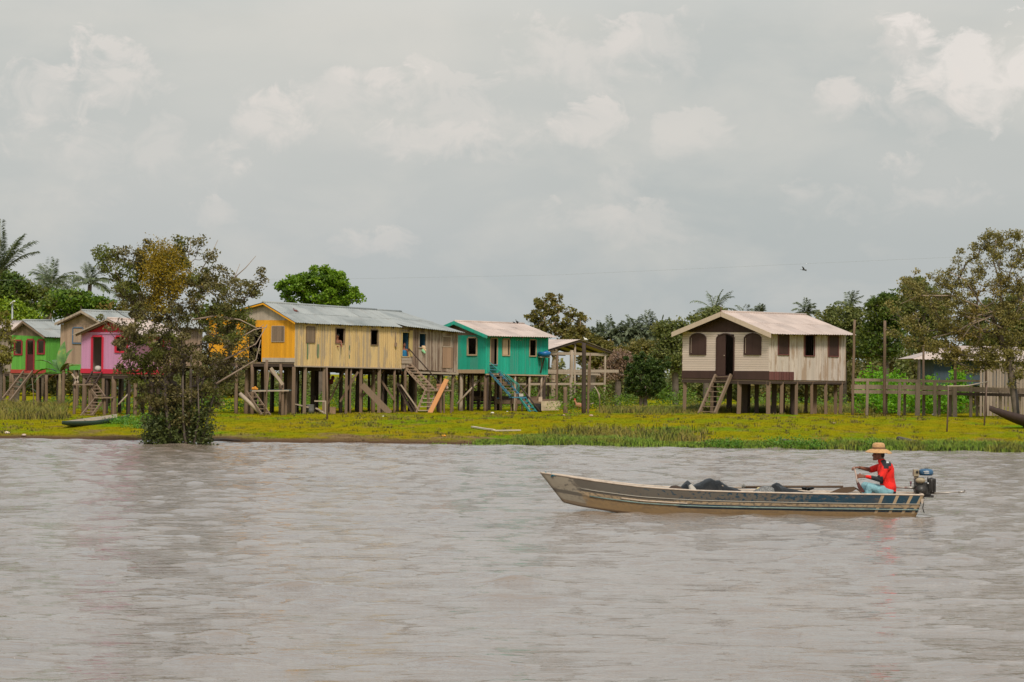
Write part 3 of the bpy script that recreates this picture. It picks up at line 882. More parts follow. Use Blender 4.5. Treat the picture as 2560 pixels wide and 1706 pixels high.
# =================================================================== grey board house, same line
def mk_grey():
    pl = Plan(840, 1001, 1142, 134, radians(33))
    # shift so its side wall continues the yellow one
    v0 = PY.L + .03
    pl.B = PY.B + PY.e2 * v0; pl.L = pl.sv(1142); pl.W = 6.6
    W, L = pl.W, pl.L
    root = thing('stilt_house', 'bare grey plank stilt house with a blue framed door behind the zigzag stairs', 'house', pl.pt(-W / 2, L / 2, pl.g(-W / 2, L / 2)), 'wooden houses on stilts')
    gb = boards('bare_grey_brown_planks', (.30, .20, .145), .38, .7, (.12, .09, .075), alt=(.42, .33, .26), altamt=.05)
    blue = plain('dark_blue_paint', (.035, .11, .19), .6)
    yel = boards('faded_yellow_planks', (.58, .42, .17), .2, .4)
    S_ = pl.face('side'); F_ = pl.face('front')
    zf = lin(0, pl.z(0, 0, 921), L, pl.z(0, L, 932)); zt = lin(0, pl.z(0, 0, 816), L, pl.z(0, L, 829))
    dr = pl.srect(1004.5, 832, 1021.5, 891.5); wn = pl.srect(1047, 835, 1063.5, 868); ht = pl.srect(1105.5, 843, 1125, 866)
    wall(S_, 0, L, lambda s: zf(s) + rj(.03), zt, .15, [dr, wn, ht], jit=.03, th=.03, batten=.05).build('wall', gb, root)
    wall(F_, -W, -PY.W * 0 - .02, lambda s: zf(0), lambda s: zt(0), .25, gap=-.004).build('wall', gb, root)
    closed_shell(root, pl, zf(0) + .03, lambda s: zt(0), zt, M['oldwood'])
    zB = zf(0) + .06
    floor_box(root, pl, zB, zB, zf(L) + .06)
    f = frame(S_, dr[0], dr[1], dr[2], dr[3], .04, .05, .05).build('door_frame', yel, root)
    patch(S_, dr[0] - .09, dr[0] - .042, dr[2], dr[3] + .06, .045, .02).build('yellow_plank', yel, f)
    patch(S_, dr[1] + .042, dr[1] + .30, dr[2], dr[3] + .12, .045, .02).build('yellow_plank', yel, f)
    a = pl.pt(-.05, dr[1] - .03, dr[2]); b = pl.pt(-.5, dr[1] - .0, dr[2])
    MB().prism([a, b, b + Vector((0, 0, dr[3] - dr[2])), a + Vector((0, 0, dr[3] - dr[2]))], pl.e2.to_3d() * .03).build('door_leaf', blue, f)
    sk = MB()
    for k in range(2): patch(S_, dr[0] - .05, dr[1] + .3, dr[2] - .06 - .15 * (k + 1), dr[2] - .07 - .15 * k, .05 + .004 * k, .03, sk)
    sk.build('sill_board', gb, root)
    f = frame(S_, wn[0], wn[1], wn[2], wn[3], .05, .05, .05).build('window', M['palewood'], root)
    a = pl.pt(-.04, wn[1] - .02, wn[2]); b = pl.pt(-.42, wn[1] + .02, wn[2])
    MB().prism([a, b, b + Vector((0, 0, wn[3] - wn[2])), a + Vector((0, 0, wn[3] - wn[2]))], pl.e2.to_3d() * .03).build('shutter', blue, f)
    f = frame(S_, ht[0], ht[1], ht[2], ht[3], .045, .05, .04).build('window', M['palewood'], root)
    shutter(S_, ht[0], ht[1], ht[2], ht[3], n_=3, off=.02).build('shutter', M['oldwood'], f)
    frd = boards('patched_door_planks', (.36, .22, .14), .35, .4)
    d2 = pl.srect(1105, 868, 1131, 921)
    shutter(S_, d2[0], d2[1], d2[2], d2[3], n_=5, off=.045).build('door', frd, root)
    MB().bar(pl.pt(.03, L - .02, zf(L) - .05), pl.pt(.03, L - .02, zt(L)), .05, .09).build('corner_board', M['palewood'], root)
    vR1 = pl.sv(1003, 781, -3.5)
    uR = -3.5
    zr1 = pl.z(uR, vR1, 781.5); zr0 = pl.z(uR, -.1, 775)
    uE = .33; vE1 = pl.sv(1158, 832, uE)
    zE1 = pl.z(uE, vE1, 831.5); zE0 = pl.z(uE, -.1, 817)
    uR = pl.su(1003, 781, vE1)
    zr1 = pl.z(uR, vE1, 781); zr0 = zr1 + .05
    roof(root, pl, uR, -.3, vE1, zr0, zr1, uE, zE0 + .03, zE1, 2 * uR - uE, zE0, zE1, M['zinc'], laps=2)
    # gable infill at the far end
    o, d, n = pl.face('back')
    zz_ = lambda s: zE1 + .02 + (zr1 - zE1) * (1 - abs(s - uR) / (uE - uR)) - .1
    wall((o, d, n), -W, 0, lambda s: zt(L) - .01, zz_, .3).build('gable', gb, root)
    for px, w in ((1016, .15), (1043, .14), (1075, .16), (1104, .13), (1135, .15)):
        v = pl.sv(px); post(root, pl.xy(-.07, v), zf(v), w)
    rr = random.Random(8)
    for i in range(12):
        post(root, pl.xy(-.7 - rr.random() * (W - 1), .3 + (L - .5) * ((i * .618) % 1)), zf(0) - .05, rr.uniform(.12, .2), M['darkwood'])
    beam(root, pl.pt(.05, .6, pl.z(0, .6, 931)), pl.pt(.05, L, pl.z(0, L, 934.5)), .12, .10, M['palewood'])
    return pl
PG = mk_grey()

# stairs in front of the grey house
def mk_zigzag():
    D = PG.xy(0, PG.sv(1030)).y - .35
    mat = boards('worn_stair_planks', (.34, .24, .17), .3, .5)
    top0, top1 = P(1002, 907, D), P(1024, 908, D + .25)
    b0, b1 = P(1064, 974, D - .35), P(1087, 976, D - .05)
    s1 = stair('staircase', 'upper flight of grey wooden stairs below the blue framed door of the grey house', b0, top0, b1, top1, 9, mat, (.05, .14), (.22, .035), group='zigzag stairs of the grey house')
    # handrail pole, part of the flight
    MB().tube([P(1022, 872, D), P(1060, 914, D - .15), P(1099, 958, D - .3)], .035, 6).build('handrail', M['darkwood'], s1)
    # landing
    c = P(1098, 978, D - .2)
    t = thing('stair_landing', 'small plank landing between the two flights of stairs, on thin posts', 'platform', (c.x, c.y, gz(c.x, c.y)))
    a, b = P(1066, 977, D - .5), P(1131, 977, D - .5)
    MB().bar(a, b, .8, .06).build('deck', M['oldwood'], t)
    for px in (1070, 1102, 1110, 1127):
        q = P(px, 980, D - (.15 if px % 2 else .8)); post(t, q, q.z, .09, M['postwood'])
    l0 = P(1041, 1035, D - 1.1); l1 = P(1071, 1035, D - .95)
    for q in (l0, l1): q.z = gz(q.x, q.y) - .03
    stair('staircase', 'lower flight of the grey wooden stairs with pale worn treads, partly behind an orange plank', l0, P(1066, 972, D - .5), l1, P(1094, 972, D - .5), 6, mat, (.05, .12), (.2, .04), group='zigzag stairs of the grey house', rmat=M['palewood'])
    q = P(1073, 1037, D - 1.5)
    MB().bar(P(1073, 1037, D - 1.5), P(1117, 949, D - .75), .05, .24, up=(1, 0, .5)).build('leaning_plank', M['orangewood'], loc=q)
    o = bpy.data.objects['leaning_plank']; tag(o, 'new orange plank leaning across the lower stairs', 'plank')
    bx = thing('wooden_crate', 'open reddish wooden crate standing on the stair landing', 'crate', P(1104, 975, D - .4))
    for (x0, y0, x1, y1) in ((1091, 963, 1119, 963), (1092, 970, 1120, 970)):
        MB().bar(P(x0, y0, D - .35), P(x1, y1, D - .35), .03, .11).build('side_board', frw, bx)
    MB().bar(P(1092, 966.5, D - .05), P(1120, 966.5, D - .05), .03, .24).build('back_board', frw, bx)
    MB().bar(P(1093, 974, D - .2), P(1120, 974, D - .2), .3, .02).build('bottom_board', frw, bx)
    bg_ = MB().ball(P(1115, 970, D - .5), (.13, .10, .09), 10, 7)
    tag(bg_.build('sack', plain('pale_sack', (.55, .42, .32), .9), loc=P(1115, 973, D - .5)), 'small pale sack slumped against the crate on the stair landing', 'sack')
    # loose boards stacked against the stilts
    for i, (x0, y0, x1, y1, w, m_) in enumerate(((905, 962, 975, 1034, .30, 'oldwood'), (992, 958, 1032, 1034, .12, 'darkwood'), (998, 960, 1040, 1030, .09, 'darkwood'), (1002, 962, 1044, 1022, .07, 'palewood'))):
        DD = PY.xy(-.3, PY.sv(x0)).y - .6 + .1 * i if i == 0 else D - .3 - .12 * i
        ob = MB().bar(P(x0, y0, DD), P(x1, y1, DD), .04, w, up=(1, 0, 1)).build('loose_board', M[m_], loc=P(x1, y1, DD))
        tag(ob, ('wide grey board propped diagonally under the yellow house', 'dark narrow board leaning under the grey house stairs, lowest of three', 'dark board leaning between two others under the grey house stairs', 'pale edged board leaning on top of the dark boards by the stairs')[i], 'board', 'boards leaning among the stilts')
frw = boards('reddish_crate_wood', (.36, .17, .10), .25, .3)
mk_zigzag()

# =================================================================== turquoise house
def mk_turq():
    pl = Plan(1064, 1214, 1370, 150, radians(43))
    W, L = pl.W, pl.L
    root = thing('stilt_house', 'turquoise green plank house on stilts with beige window frames and pinkish roof', 'house', pl.pt(-W / 2, L / 2, pl.g(-W / 2, L / 2)), 'wooden houses on stilts')
    tq = boards('turquoise_paint', (.012, .42, .285), .15, .5, (.02, .23, .17), alt=(.05, .33, .24), altamt=-.03)
    be = boards('beige_trim', (.46, .32, .20), .1, .3)
    F_, S_ = pl.face('front'), pl.face('side')
    zA, zB, zC = pl.z(-W, 0, 922), pl.z(0, 0, 934.5), pl.z(0, L, 937.5)
    zf = lin(-W, pl.z(-W, 0, 924), 0, pl.z(0, 0, 924.5)); zt = lin(-W, pl.z(-W, 0, 839), 0, pl.z(0, 0, 838.5))
    wn = pl.frect(1171, 846, 1191, 886)
    wall(F_, -W, 0, zf, zt, .2, [wn], jit=.004).build('wall', tq, root)
    zs0 = lin(0, zB, L, zC); zst = lin(0, pl.z(0, 0, 835), L, pl.z(0, L, 840))
    dr = pl.srect(1226, 847, 1242, 911); w1 = pl.srect(1257, 849, 1272.5, 888); w2 = pl.srect(1324, 851, 1339, 889.5)
    wall(S_, 0, L, zs0, zst, .16, [dr, w1, w2], batten=.05).build('wall', tq, root)
    closed_shell(root, pl, zB, zt, zst, M['oldwood'])
    floor_box(root, pl, zf(-W), zf(0), zC + .1)
    # projecting floor beam under the front, turquoise corner post
    u0 = pl.su(1140, 930)
    bmb = MB().prism([pl.pt(u, -.05, z) for u, z in ((u0, zf(u0) + .0), (-.05, zf(0)), (-.05, zf(0) - .20), (u0, zf(u0) - .20))], pl.e2.to_3d() * .04)
    bmb.build('floor_beam', be, root)
    MB().prism([pl.pt(u, -.02, z) for u, z in ((-.34, zf(0) - .004), (.03, zf(0) - .004), (.03, zB), (-.34, zB))], pl.e2.to_3d() * .04).build('corner_boards', tq, root)
    beam(root, pl.pt(.03, 0, zB - .04), pl.pt(.03, L, zC - .04), .05, .07, be)
    fi = frame(F_, wn[0], wn[1], wn[2], wn[3], .08, .045, .06).build('window', be, root)
    fd = frame(S_, dr[0], dr[1], dr[2], dr[3], .05, .045, .06).build('door', be, root)
    MB().prism([S_[0] + S_[1] * s - S_[2] * .03 + Vector((0, 0, z)) for s, z in ((dr[0], dr[2]), (dr[0] + (dr[1] - dr[0]) * .68, dr[2]), (dr[0] + (dr[1] - dr[0]) * .68, dr[3]), (dr[0], dr[3]))], -S_[2] * .03).build('door_leaf', boards('brown_door_leaf', (.15, .10, .07), .2, .3), fd)
    for i, (a, b, z0, z1) in enumerate((w1, w2)):
        f = frame(S_, a, b, z0, z1, .055, .045, .06).build('window', be, root)
        if i == 0: shutter(S_, a, a + (b - a) * .8, z0, z1, n_=2, off=.02).build('shutter', boards('beige_shutter', (.58, .41, .26), .06, .2), f)
    vo = -.35
    uR = pl.su(1136, 808, vo); zr = pl.z(uR, vo, 804.5)
    uE = pl.su(1219, 840, vo); zE = pl.z(uE, vo, 839.5); uEl = 2 * uR - uE; zEl = zE
    vR1 = pl.sv(1310, 811, uR)
    sl = (zr - zE) / (uE - uR)
    gable(pl, 0, -W, 0, uR, zt, zr - .10, zr - .10 - sl * (uR + W), zr - .10 + sl * uR, .2).build('gable', M['oldwood'], root)
    roof(root, pl, uR, vo, vR1, zr, pl.z(uR, vR1, 811), uE, zE, pl.z(uE, vR1, 843.5), uEl, zEl, zEl, M['fibre'], laps=2)
    # scalloped turquoise fascia
    mb = MB(); e2 = pl.e2.to_3d()
    for uu, z in ((uE + .02, zE + .02), (uEl - .02, zEl + .02)):
        for k in range(26):
            t0, t1 = k / 26, (k + 1) / 26
            a = pl.pt(uR, vo - .04, zr + .03).lerp(pl.pt(uu, vo - .04, z), t0); b = pl.pt(uR, vo - .04, zr + .03).lerp(pl.pt(uu, vo - .04, z), t1)
            m_ = (a + b) / 2
            mb.prism([a, b, b - Vector((0, 0, .15)), m_ - Vector((0, 0, .21)), a - Vector((0, 0, .15))], -e2 * .03)
    mb.build('fascia', tq, root)
    for px, w, m_ in ((1149, .19, 'palewood'), (1178, .1, 'darkwood'), (1209, .17, 'postwood')):
        post(root, pl.xy(pl.su(px), .15), zf(0) - .2, w, M[m_])
    for px, w, m_ in ((1222, .13, 'darkwood'), (1254, .14, 'postwood'), (1290, .13, 'palewood'), (1326, .14, 'palewood'), (1356, .12, 'palewood'), (1362, .26, 'darkwood')):
        post(root, pl.xy(-.06, pl.sv(px)), zB - .1, w, M[m_])
    rr = random.Random(3)
    for i in range(14):
        post(root, pl.xy(-.5 - rr.random() * (W - .7), .4 + (L - .8) * ((i * .618) % 1)), zB - .1, rr.uniform(.12, .22), M['darkwood'] if i % 2 else None)
    D = pl.xy(u0, 0).y - .3
    MB().tube([P(1143, 1010, D - .6), P(1211, 937, D - .1)], .055, 6).build('brace', M['palewood'], root)
    for x0, y0, x1, y1 in ((1203, 940, 1200, 1018), (1283, 1003, 1330, 950), (1340, 1000, 1362, 950), (1150, 950, 1190, 1000)):
        MB().bar(P(x0, y0, D + 1.5), P(x1, y1, D + 1.5), .05, .07).build('brace', M['postwood'], root)
    # small marks painted beside the window
    mk = MB()
    vq = pl.sv(1290, 851)
    for i, (s, z, w, h) in enumerate(((0, 0, .10, .02), (.16, .02, .02, .07), (.26, .0, .09, .02), (.28, .03, .08, .02), (.44, 0, .02, .08), (.06, .03, .05, .015))):
        patch(S_, vq + s, vq + s + w, pl.z(0, vq, 852) + z, pl.z(0, vq, 852) + z + h, .036, .004, mk)
    mk.build('painted_mark', M['palewood'], root)
    # bracket shelf with a blue basin
    D2 = pl.xy(0, pl.sv(1352)).y - .35
    sh = thing('wall_shelf', 'small plank shelf on a slanting strut at the corner of the turquoise house', 'shelf', P(1352, 893, D2))
    MB().bar(P(1346, 893, D2), P(1373, 894, D2 + .2), .5, .04).build('board', M['palewood'], sh)
    MB().bar(P(1361, 895, D2), P(1351, 932, D2 + .25), .05, .07).build('strut', M['darkwood'], sh)
    MB().bar(P(1353, 895, D2 + .1), P(1354, 920, D2 + .25), .04, .05).build('strut', M['oldwood'], sh)
    blue = plain('blue_plastic', (.005, .13, .36), .4)
    bs = MB().lathe(P(1361, 892.5, D2 - .02), [(.02, 0), (.22, .0), (.33, .12), (.36, .27), (.34, .27), (.30, .12), (.2, .02), (.02, .02)], 20)
    bs.ball(P(1366, 884, D2), (.2, .18, .16), 10, 6)
    tag(bs.build('basin', blue, loc=P(1361, 893, D2 - .05)), 'round blue plastic basin on the shelf outside the turquoise house', 'basin')
    return pl
PT = mk_turq()
def mk_tstairs():
    m_ = boards('teal_paint_worn', (.02, .27, .22), .2, .45, (.20, .15, .11))
    m2 = boards('blue_paint_worn', (.05, .20, .30), .2, .4, (.16, .12, .10))
    D = PT.xy(0, PT.sv(1240)).y - .45
    t = stair('staircase', 'upper flight of teal painted stairs with handrails below the brown door of the turquoise house', P(1276, 990, D - .9), P(1224, 931, D), P(1300, 990, D - .7), P(1246, 931, D + .15), 8, m2, (.05, .13), (.22, .035), group='teal stairs of the turquoise house', rmat=M['oldwood'])
    for pts in (((1224, 906), (1235, 916), (1279, 957), (1278, 990)), ((1246, 925), (1272, 941), (1297, 962), (1297, 990)), ((1262, 936), (1290, 960), (1296, 985))):
        MB().tube([P(x, y, D - .5) for x, y in pts], .03, 6).build('handrail', m_, t)
    for y in (912, 918, 925): 
        MB().bar(P(1225, y, D + .1), P(1244, y, D + .2), .15, .035).build('tread', m2, t)
    c = P(1288, 994, D - .9)
    l = thing('stair_landing', 'teal edged landing halfway down the turquoise house stairs', 'platform', (c.x, c.y, gz(c.x, c.y)))
    MB().bar(P(1276, 994, D - .95), P(1312, 994, D - .7), .6, .06).build('deck', m2, l)
    for px, dd in ((1278, -.7), (1291, -1.1), (1306, -.6)):
        q = P(px, 996, D + dd); post(l, q, q.z, .09, M['postwood'])
    tag(MB().box(P(1303, 988, D - .8), (.22, .2, .15)).build('bucket', plain('grey_white_plastic', (.5, .45, .38), .6), loc=P(1303, 992, D - .8)), 'pale square tub standing on the teal stair landing', 'tub')
    l0 = P(1326, 1028, D - 1.9); l1 = P(1342, 1028, D - 1.2)
    for q in (l0, l1): q.z = gz(q.x, q.y) - .03
    t2 = stair('staircase', 'lower flight of teal painted stairs reaching the grass under the turquoise house', l0, P(1298, 994, D - 1.0), l1, P(1312, 994, D - .8), 5, m_, (.05, .11), (.18, .035), group='teal stairs of the turquoise house', rmat=m2)
    MB().tube([P(1349, 1028, D - 1.2), P(1300, 966, D - .8)], .045, 6).build('handrail', M['darkwood'], t2)
mk_tstairs()

# =================================================================== green house and neighbours on the left
def mk_green():
    pl = Plan(27, 114, 168, 146, radians(27))
    W, L = pl.W, pl.L
    root = thing('stilt_house', 'small bright green plank house on stilts with dark red window and door frames', 'house', pl.pt(-W / 2, L / 2, pl.g(-W / 2, L / 2)), 'wooden houses on stilts')
    gr = boards('leaf_green_paint', (.125, .40, .05), .16, .5, (.08, .22, .04))
    rd = boards('dark_red_paint', (.28, .022, .03), .12, .2)
    F_, S_ = pl.face('front'), pl.face('side')
    zf = lin(-W, pl.z(-W, 0, 933), 0, pl.z(0, 0, 934)); zr_ = lin(-W, pl.z(-W, 0, 924.5), 0, pl.z(0, 0, 925.5)); zt = lin(-W, pl.z(-W, 0, 838), 0, pl.z(0, 0, 842))
    dr = pl.frect(68, 851, 84, 927); wa = pl.frect(38, 853, 54, 885); wb = pl.frect(96, 852, 112.0, 883)
    wb = (wb[0], min(wb[1], -.12), wb[2], wb[3])
    wall(F_, -W, 0, zr_, zt, .17, [dr, wa, wb]).build('wall', gr, root)
    wall(F_, -W - .01, .012, zf, lambda s: zr_(s) + .01, .3, [dr], off=.014).build('base_board', boards('tile_red_paint', (.42, .05, .035), .1, .2), root)
    zs0 = lin(0, zf(0), L, pl.z(0, L, 934)); zst = lin(0, pl.z(0, 0, 840), L, pl.z(0, L, 842))
    wall(S_, 0, L, zs0, zst, .17, batten=.05).build('wall', gr, root)
    closed_shell(root, pl, zf(0), zt, zst, M['palewood'], back_ops=[(dr[0] - .3, dr[1] + .4, zt(0) - 1.3, zt(0) - .3)], ztleft=lambda s: zt(-W))
    floor_box(root, pl, zf(-W), zf(0), zs0(L))
    for a, b, z0, z1 in (wa, wb):
        frame(F_, a, b, z0, z1, .075, .045, .06).build('window', rd, root)
    f = frame(F_, dr[0], dr[1], dr[2], dr[3], .08, .045, .06, sill=False).build('door', rd, root)
    patch(F_, dr[0], dr[1], dr[2], dr[2] + .85, .0, .03).build('half_door', boards('maroon_paint', (.10, .012, .018), .1, .1), f)
    vo = -.3
    uR = pl.su(57, 805, vo); zr = pl.z(uR, vo, 803); uE = pl.su(111.5, 842, vo); zE = pl.z(uE, vo, 842); uEl = pl.su(33, 825, vo); zEl = pl.z(uEl, vo, 824)
    sl = (zr - zE) / (uE - uR); sll = (zr - zEl) / (uR - uEl)
    zla = zr - .08 - sll * (uR + W)
    gable(pl, 0, -W, 0, uR, zt, zr - .08, zla, zr - .08 + sl * uR, .2).build('gable', M['oldwood'], root)
    roof(root, pl, uR, vo, L + .3, zr, pl.z(uR, L, 803), uE, zE, pl.z(uE, L, 844), uEl, zEl, zEl, M['zinc'])
    barge(root, pl, uR, zr, uE, zE, uEl, zEl, vo - .02, .10, M['oldwood'])
    for px in (30, 58, 92, 113): post(root, pl.xy(pl.su(px), .1), zf(0) - .08, .17)
    for u, v in ((-W + .4, 2), (-1.2, 1.6), (-.3, 3), (-1.6, 3.6), (-.2, L - .5)): post(root, pl.xy(u, v), zf(0) - .08, .16, M['darkwood'])
    q = pl.pt(pl.su(62, 930), -.1, pl.z(pl.su(62), 0, 930)); q2 = pl.pt(pl.su(84, 930), -.1, pl.z(pl.su(84), 0, 930))
    l0 = P(-8, 1010, 141.5); l1 = P(14, 1010, 141.2)
    for k in (l0, l1): k.z = gz(k.x, k.y)
    stair('staircase', 'grey plank stairs sloping down left from the red door of the green house', l0, q, l1, q2, 8, M['oldwood'], (.06, .16), (.2, .04))
mk_green()
def mk_sliver():
    pl = Plan(-60, 25.5, 60, 151, radians(27))
    W, L = pl.W, pl.L
    root = thing('stilt_house', 'grey plank hut at the left edge, mostly hidden behind yellowish leaves beside the green house', 'house', pl.pt(-W / 2, L / 2, pl.g(-W / 2, L / 2)), 'wooden houses on stilts')
    zf = lin(-W, pl.z(-W, 0, 930), 0, pl.z(0, 0, 930)); zt = lin(-W, pl.z(-W, 0, 826), 0, pl.z(0, 0, 826))
    wall(pl.face('front'), -W, 0, zf, zt, .2, batten=.05).build('wall', boards('hut_grey_planks', (.36, .29, .23), .25, .5), root)
    wall(pl.face('side'), 0, L, lambda s: zf(0), lambda s: zt(0), .2).build('wall', M['oldwood'], root)
    closed_shell(root, pl, zf(0), zt, lambda s: zt(0), M['oldwood'])
    floor_box(root, pl, zf(0), zf(0), zf(0))
    # ridge parallel to the front, slope facing the river
    R0, R1 = pl.pt(-W - .3, 2.0, pl.z(-W, 2, 802)), pl.pt(.9, 2.0, pl.z(.6, 2, 802.5))
    corrugated(R0, R1, pl.pt(-W - .3, -.4, pl.z(-W, -.4, 826)), pl.pt(.7, -.4, pl.z(.4, -.4, 824))).build('roof', M['fibre'], root)
    for px in (-20, 8, 24): post(root, pl.xy(pl.su(px), .1), zf(0) - .08, .16)
mk_sliver()
def mk_wood():
    pl = Plan(150, 258, 505, 139, radians(30))
    W, L = pl.W, pl.L
    root = thing('stilt_house', 'bare brown plank house with long metal roof between the green and pink houses', 'house', pl.pt(-W / 2, L / 2, pl.g(-W / 2, L / 2)), 'wooden houses on stilts')
    wd = boards('warm_brown_grey_planks', (.42, .29, .205), .25, .55, (.17, .12, .09))
    F_, S_ = pl.face('front'), pl.face('side')
    zf = lin(-W, pl.z(-W, 0, 911.5), 0, pl.z(0, 0, 912)); zt = lin(-W, pl.z(-W, 0, 811), 0, pl.z(0, 0, 812))
    wn = pl.frect(184, 821, 207, 857)
    wall(F_, -W, 0, zf, zt, .2, [wn], batten=.07, jit=.014).build('wall', wd, root)
    gs = boards('green_skirt_paint', (.115, .40, .07), .1, .2)
    wall(F_, -W + .6, -.0, lambda s: zf(s) - .27, lambda s: zf(s) + .004, .25, off=.01).build('base_board', gs, root)
    zst = lin(0, zt(0), L, pl.z(0, L, 820))
    wall(S_, 0, L, lambda s: zf(0), zst, .2, batten=.06).build('wall', wd, root)
    closed_shell(root, pl, zf(0), zt, zst, M['oldwood'])
    floor_box(root, pl, zf(-W), zf(0), zf(0))
    f = frame(F_, wn[0], wn[1], wn[2], wn[3], .06, .05, .05).build('window', plain('slate_blue_paint', (.10, .16, .25), .7), root)
    shutter(F_, wn[0], wn[1], wn[2], wn[3], n_=4, off=.02).build('shutter', wd, f)
    vo = -.35
    uR = pl.su(204, 780, vo); zr = pl.z(uR, vo, 778); uE = pl.su(262, 813, vo); zE = pl.z(uE, vo, 812); uEl = pl.su(139, 810, vo); zEl = pl.z(uEl, vo, 809)
    sl = (zr - zE) / (uE - uR); sll = (zr - zEl) / (uR - uEl)
    gable(pl, 0, -W, 0, uR, zt, zr - .08, zr - .08 - sll * (uR + W), zr - .08 + sl * uR, .2).build('gable', wd, root)
    roof(root, pl, uR, vo, L + .3, zr, pl.z(uR, L + .3, 789), uE, zE, pl.z(uE, L, 822), uEl, zEl, zEl, M['zinc'])
    mb = MB(); e2 = pl.e2.to_3d()
    for uu, z in ((uE + .02, zE + .02), (uEl - .02, zEl + .02)):
        for k in range(24):
            a = pl.pt(uR, vo - .04, zr + .03).lerp(pl.pt(uu, vo - .04, z), k / 24); b = pl.pt(uR, vo - .04, zr + .03).lerp(pl.pt(uu, vo - .04, z), (k + 1) / 24)
            mb.prism([a, b, b - Vector((0, 0, .09)), (a + b) / 2 - Vector((0, 0, .14)), a - Vector((0, 0, .09))], -e2 * .03)
    mb.build('fascia', M['palewood'], root)
    MB().bar(pl.pt(uR, vo - .05, zr - .05), pl.pt(uR, vo - .05, zr + .26), .04, .03, w1=.01).build('finial', M['oldwood'], root)
    for i in range(16):
        u = -W + .1 + (W - .2) * (i % 4) / 3; v = .15 + (L - .4) * (i // 4) / 3
        post(root, pl.xy(u, v), zf(0) - .1, .17, M['darkwood'] if i > 3 else None)
mk_wood()
def mk_pink():
    pl = Plan(202, 334, 428, 127, radians(35))
    W, L = pl.W, pl.L
    root = thing('stilt_house', 'lilac pink stilt house with red gable and red door frame, partly behind the tree', 'house', pl.pt(-W / 2, L / 2, pl.g(-W / 2, L / 2)), 'wooden houses on stilts')
    pk = boards('lilac_pink_paint', (.62, .28, .47), .12, .5, (.36, .20, .28))
    rd = boards('crimson_paint', (.62, .022, .055), .08, .15, (.3, .02, .03))
    F_, S_ = pl.face('front'), pl.face('side')
    zf = lin(-W, pl.z(-W, 0, 933), 0, pl.z(0, 0, 936)); zb = lin(-W, pl.z(-W, 0, 922.5), 0, pl.z(0, 0, 925)); zt = lin(-W, pl.z(-W, 0, 831), 0, pl.z(0, 0, 832))
    dr = pl.frect(232, 843, 255.5, 930); wn = pl.frect(291, 843, 317, 878)
    wall(F_, -W, 0, zb, zt, .17, [dr, wn]).build('wall', pk, root)
    wall(F_, -W - .01, .012, zf, lambda s: zb(s) + .01, .3, [dr], off=.016).build('base_board', rd, root)
    patch(F_, -W, 0, zt(0) - .07, zt(0) + .01, .04, .03).build('trim', pk, root)
    zst = lin(0, pl.z(0, 0, 833), L, pl.z(0, L, 838)); zs0 = lin(0, zf(0), L, zf(0) - .0)
    w2 = (1.2, 1.9, zst(1.5) - 1.0, zst(1.5) - .25)
    wall(S_, 0, L, lambda s: zs0(s) + .22, zst, .17, [w2]).build('wall', pk, root)
    wall(S_, -.01, L, zs0, lambda s: zs0(s) + .23, .3, off=.016).build('base_board', rd, root)
    frame(S_, w2[0], w2[1], w2[2], w2[3], .07, .045, .06).build('window', rd, root)
    closed_shell(root, pl, zf(0), zt, zst, M['palewood'], back_ops=[(dr[0] + .5, dr[0] + 1.6, zt(0) - 1.15, zt(0) - .15)])
    floor_box(root, pl, zf(-W), zf(0), zs0(L))
    frame(F_, dr[0], dr[1], dr[2], dr[3], .085, .05, .07, sill=False).build('door', rd, root)
    frame(F_, wn[0], wn[1], wn[2], wn[3], .075, .05, .07).build('window', rd, root)
    vo = -.35
    uR = pl.su(268.5, 800, vo); zr = pl.z(uR, vo, 798); uEl = pl.su(184, 836, vo); zEl = pl.z(uEl, vo, 835.5); uE = pl.su(350, 838, vo); zE = pl.z(uE, vo, 838)
    sl = (zr - zE) / (uE - uR); sll = (zr - zEl) / (uR - uEl)
    gable(pl, 0, -W, 0, uR, zt, zr - .09, zr - .09 - sll * (uR + W), zr - .09 + sl * uR, .2).build('gable', rd, root)
    roof(root, pl, uR, vo, L + .3, zr, zr - .02, uE, zE, zE - .02, uEl, zEl, zEl, M['fibre'])
    barge(root, pl, uR, zr, uE, zE, uEl, zEl, vo - .02, .06, M['palewood'])
    for px, w in ((207, .22), (231, .15), (262, .13), (280, .25), (318, .14), (333, .16)):
        post(root, pl.xy(pl.su(px), .15), zf(0) - .1, w, M['darkwood'] if px in (262, 318) else None)
    for i in range(9):
        post(root, pl.xy(-W + .3 + (W - .5) * (i % 3) / 2, 1.4 + (L - 1.6) * (i // 3) / 2), zf(0) - .1, .17, M['darkwood'])
    D = pl.xy(pl.su(240), 0).y
    m_ = M['oldwood']
    stair('staircase', 'short dark flight from the pink house door down to its first platform', P(214, 961, D - 1.1), P(231, 931, D - .15), P(238, 961, D - 1.0), P(256, 931, D - .1), 4, M['darkwood'], (.05, .13), (.2, .04), group='stairs of the pink house')
    stair('staircase', 'middle flight of the pink house stairs sloping right to the lower platform', P(242, 994, D - 1.9), P(217, 962, D - 1.3), P(262, 993, D - 1.7), P(240, 962, D - 1.1), 4, m_, (.05, .13), (.2, .04), group='stairs of the pink house')
    l0, l1 = P(202, 1041, D - 3.2), P(228, 1041, D - 3.0)
    for q in (l0, l1): q.z = gz(q.x, q.y) - .03
    stair('staircase', 'lowest flight of the pink house stairs standing on the grass', l0, P(239, 996, D - 2.0), l1, P(263, 996, D - 1.9), 6, m_, (.05, .12), (.2, .04), group='stairs of the pink house')
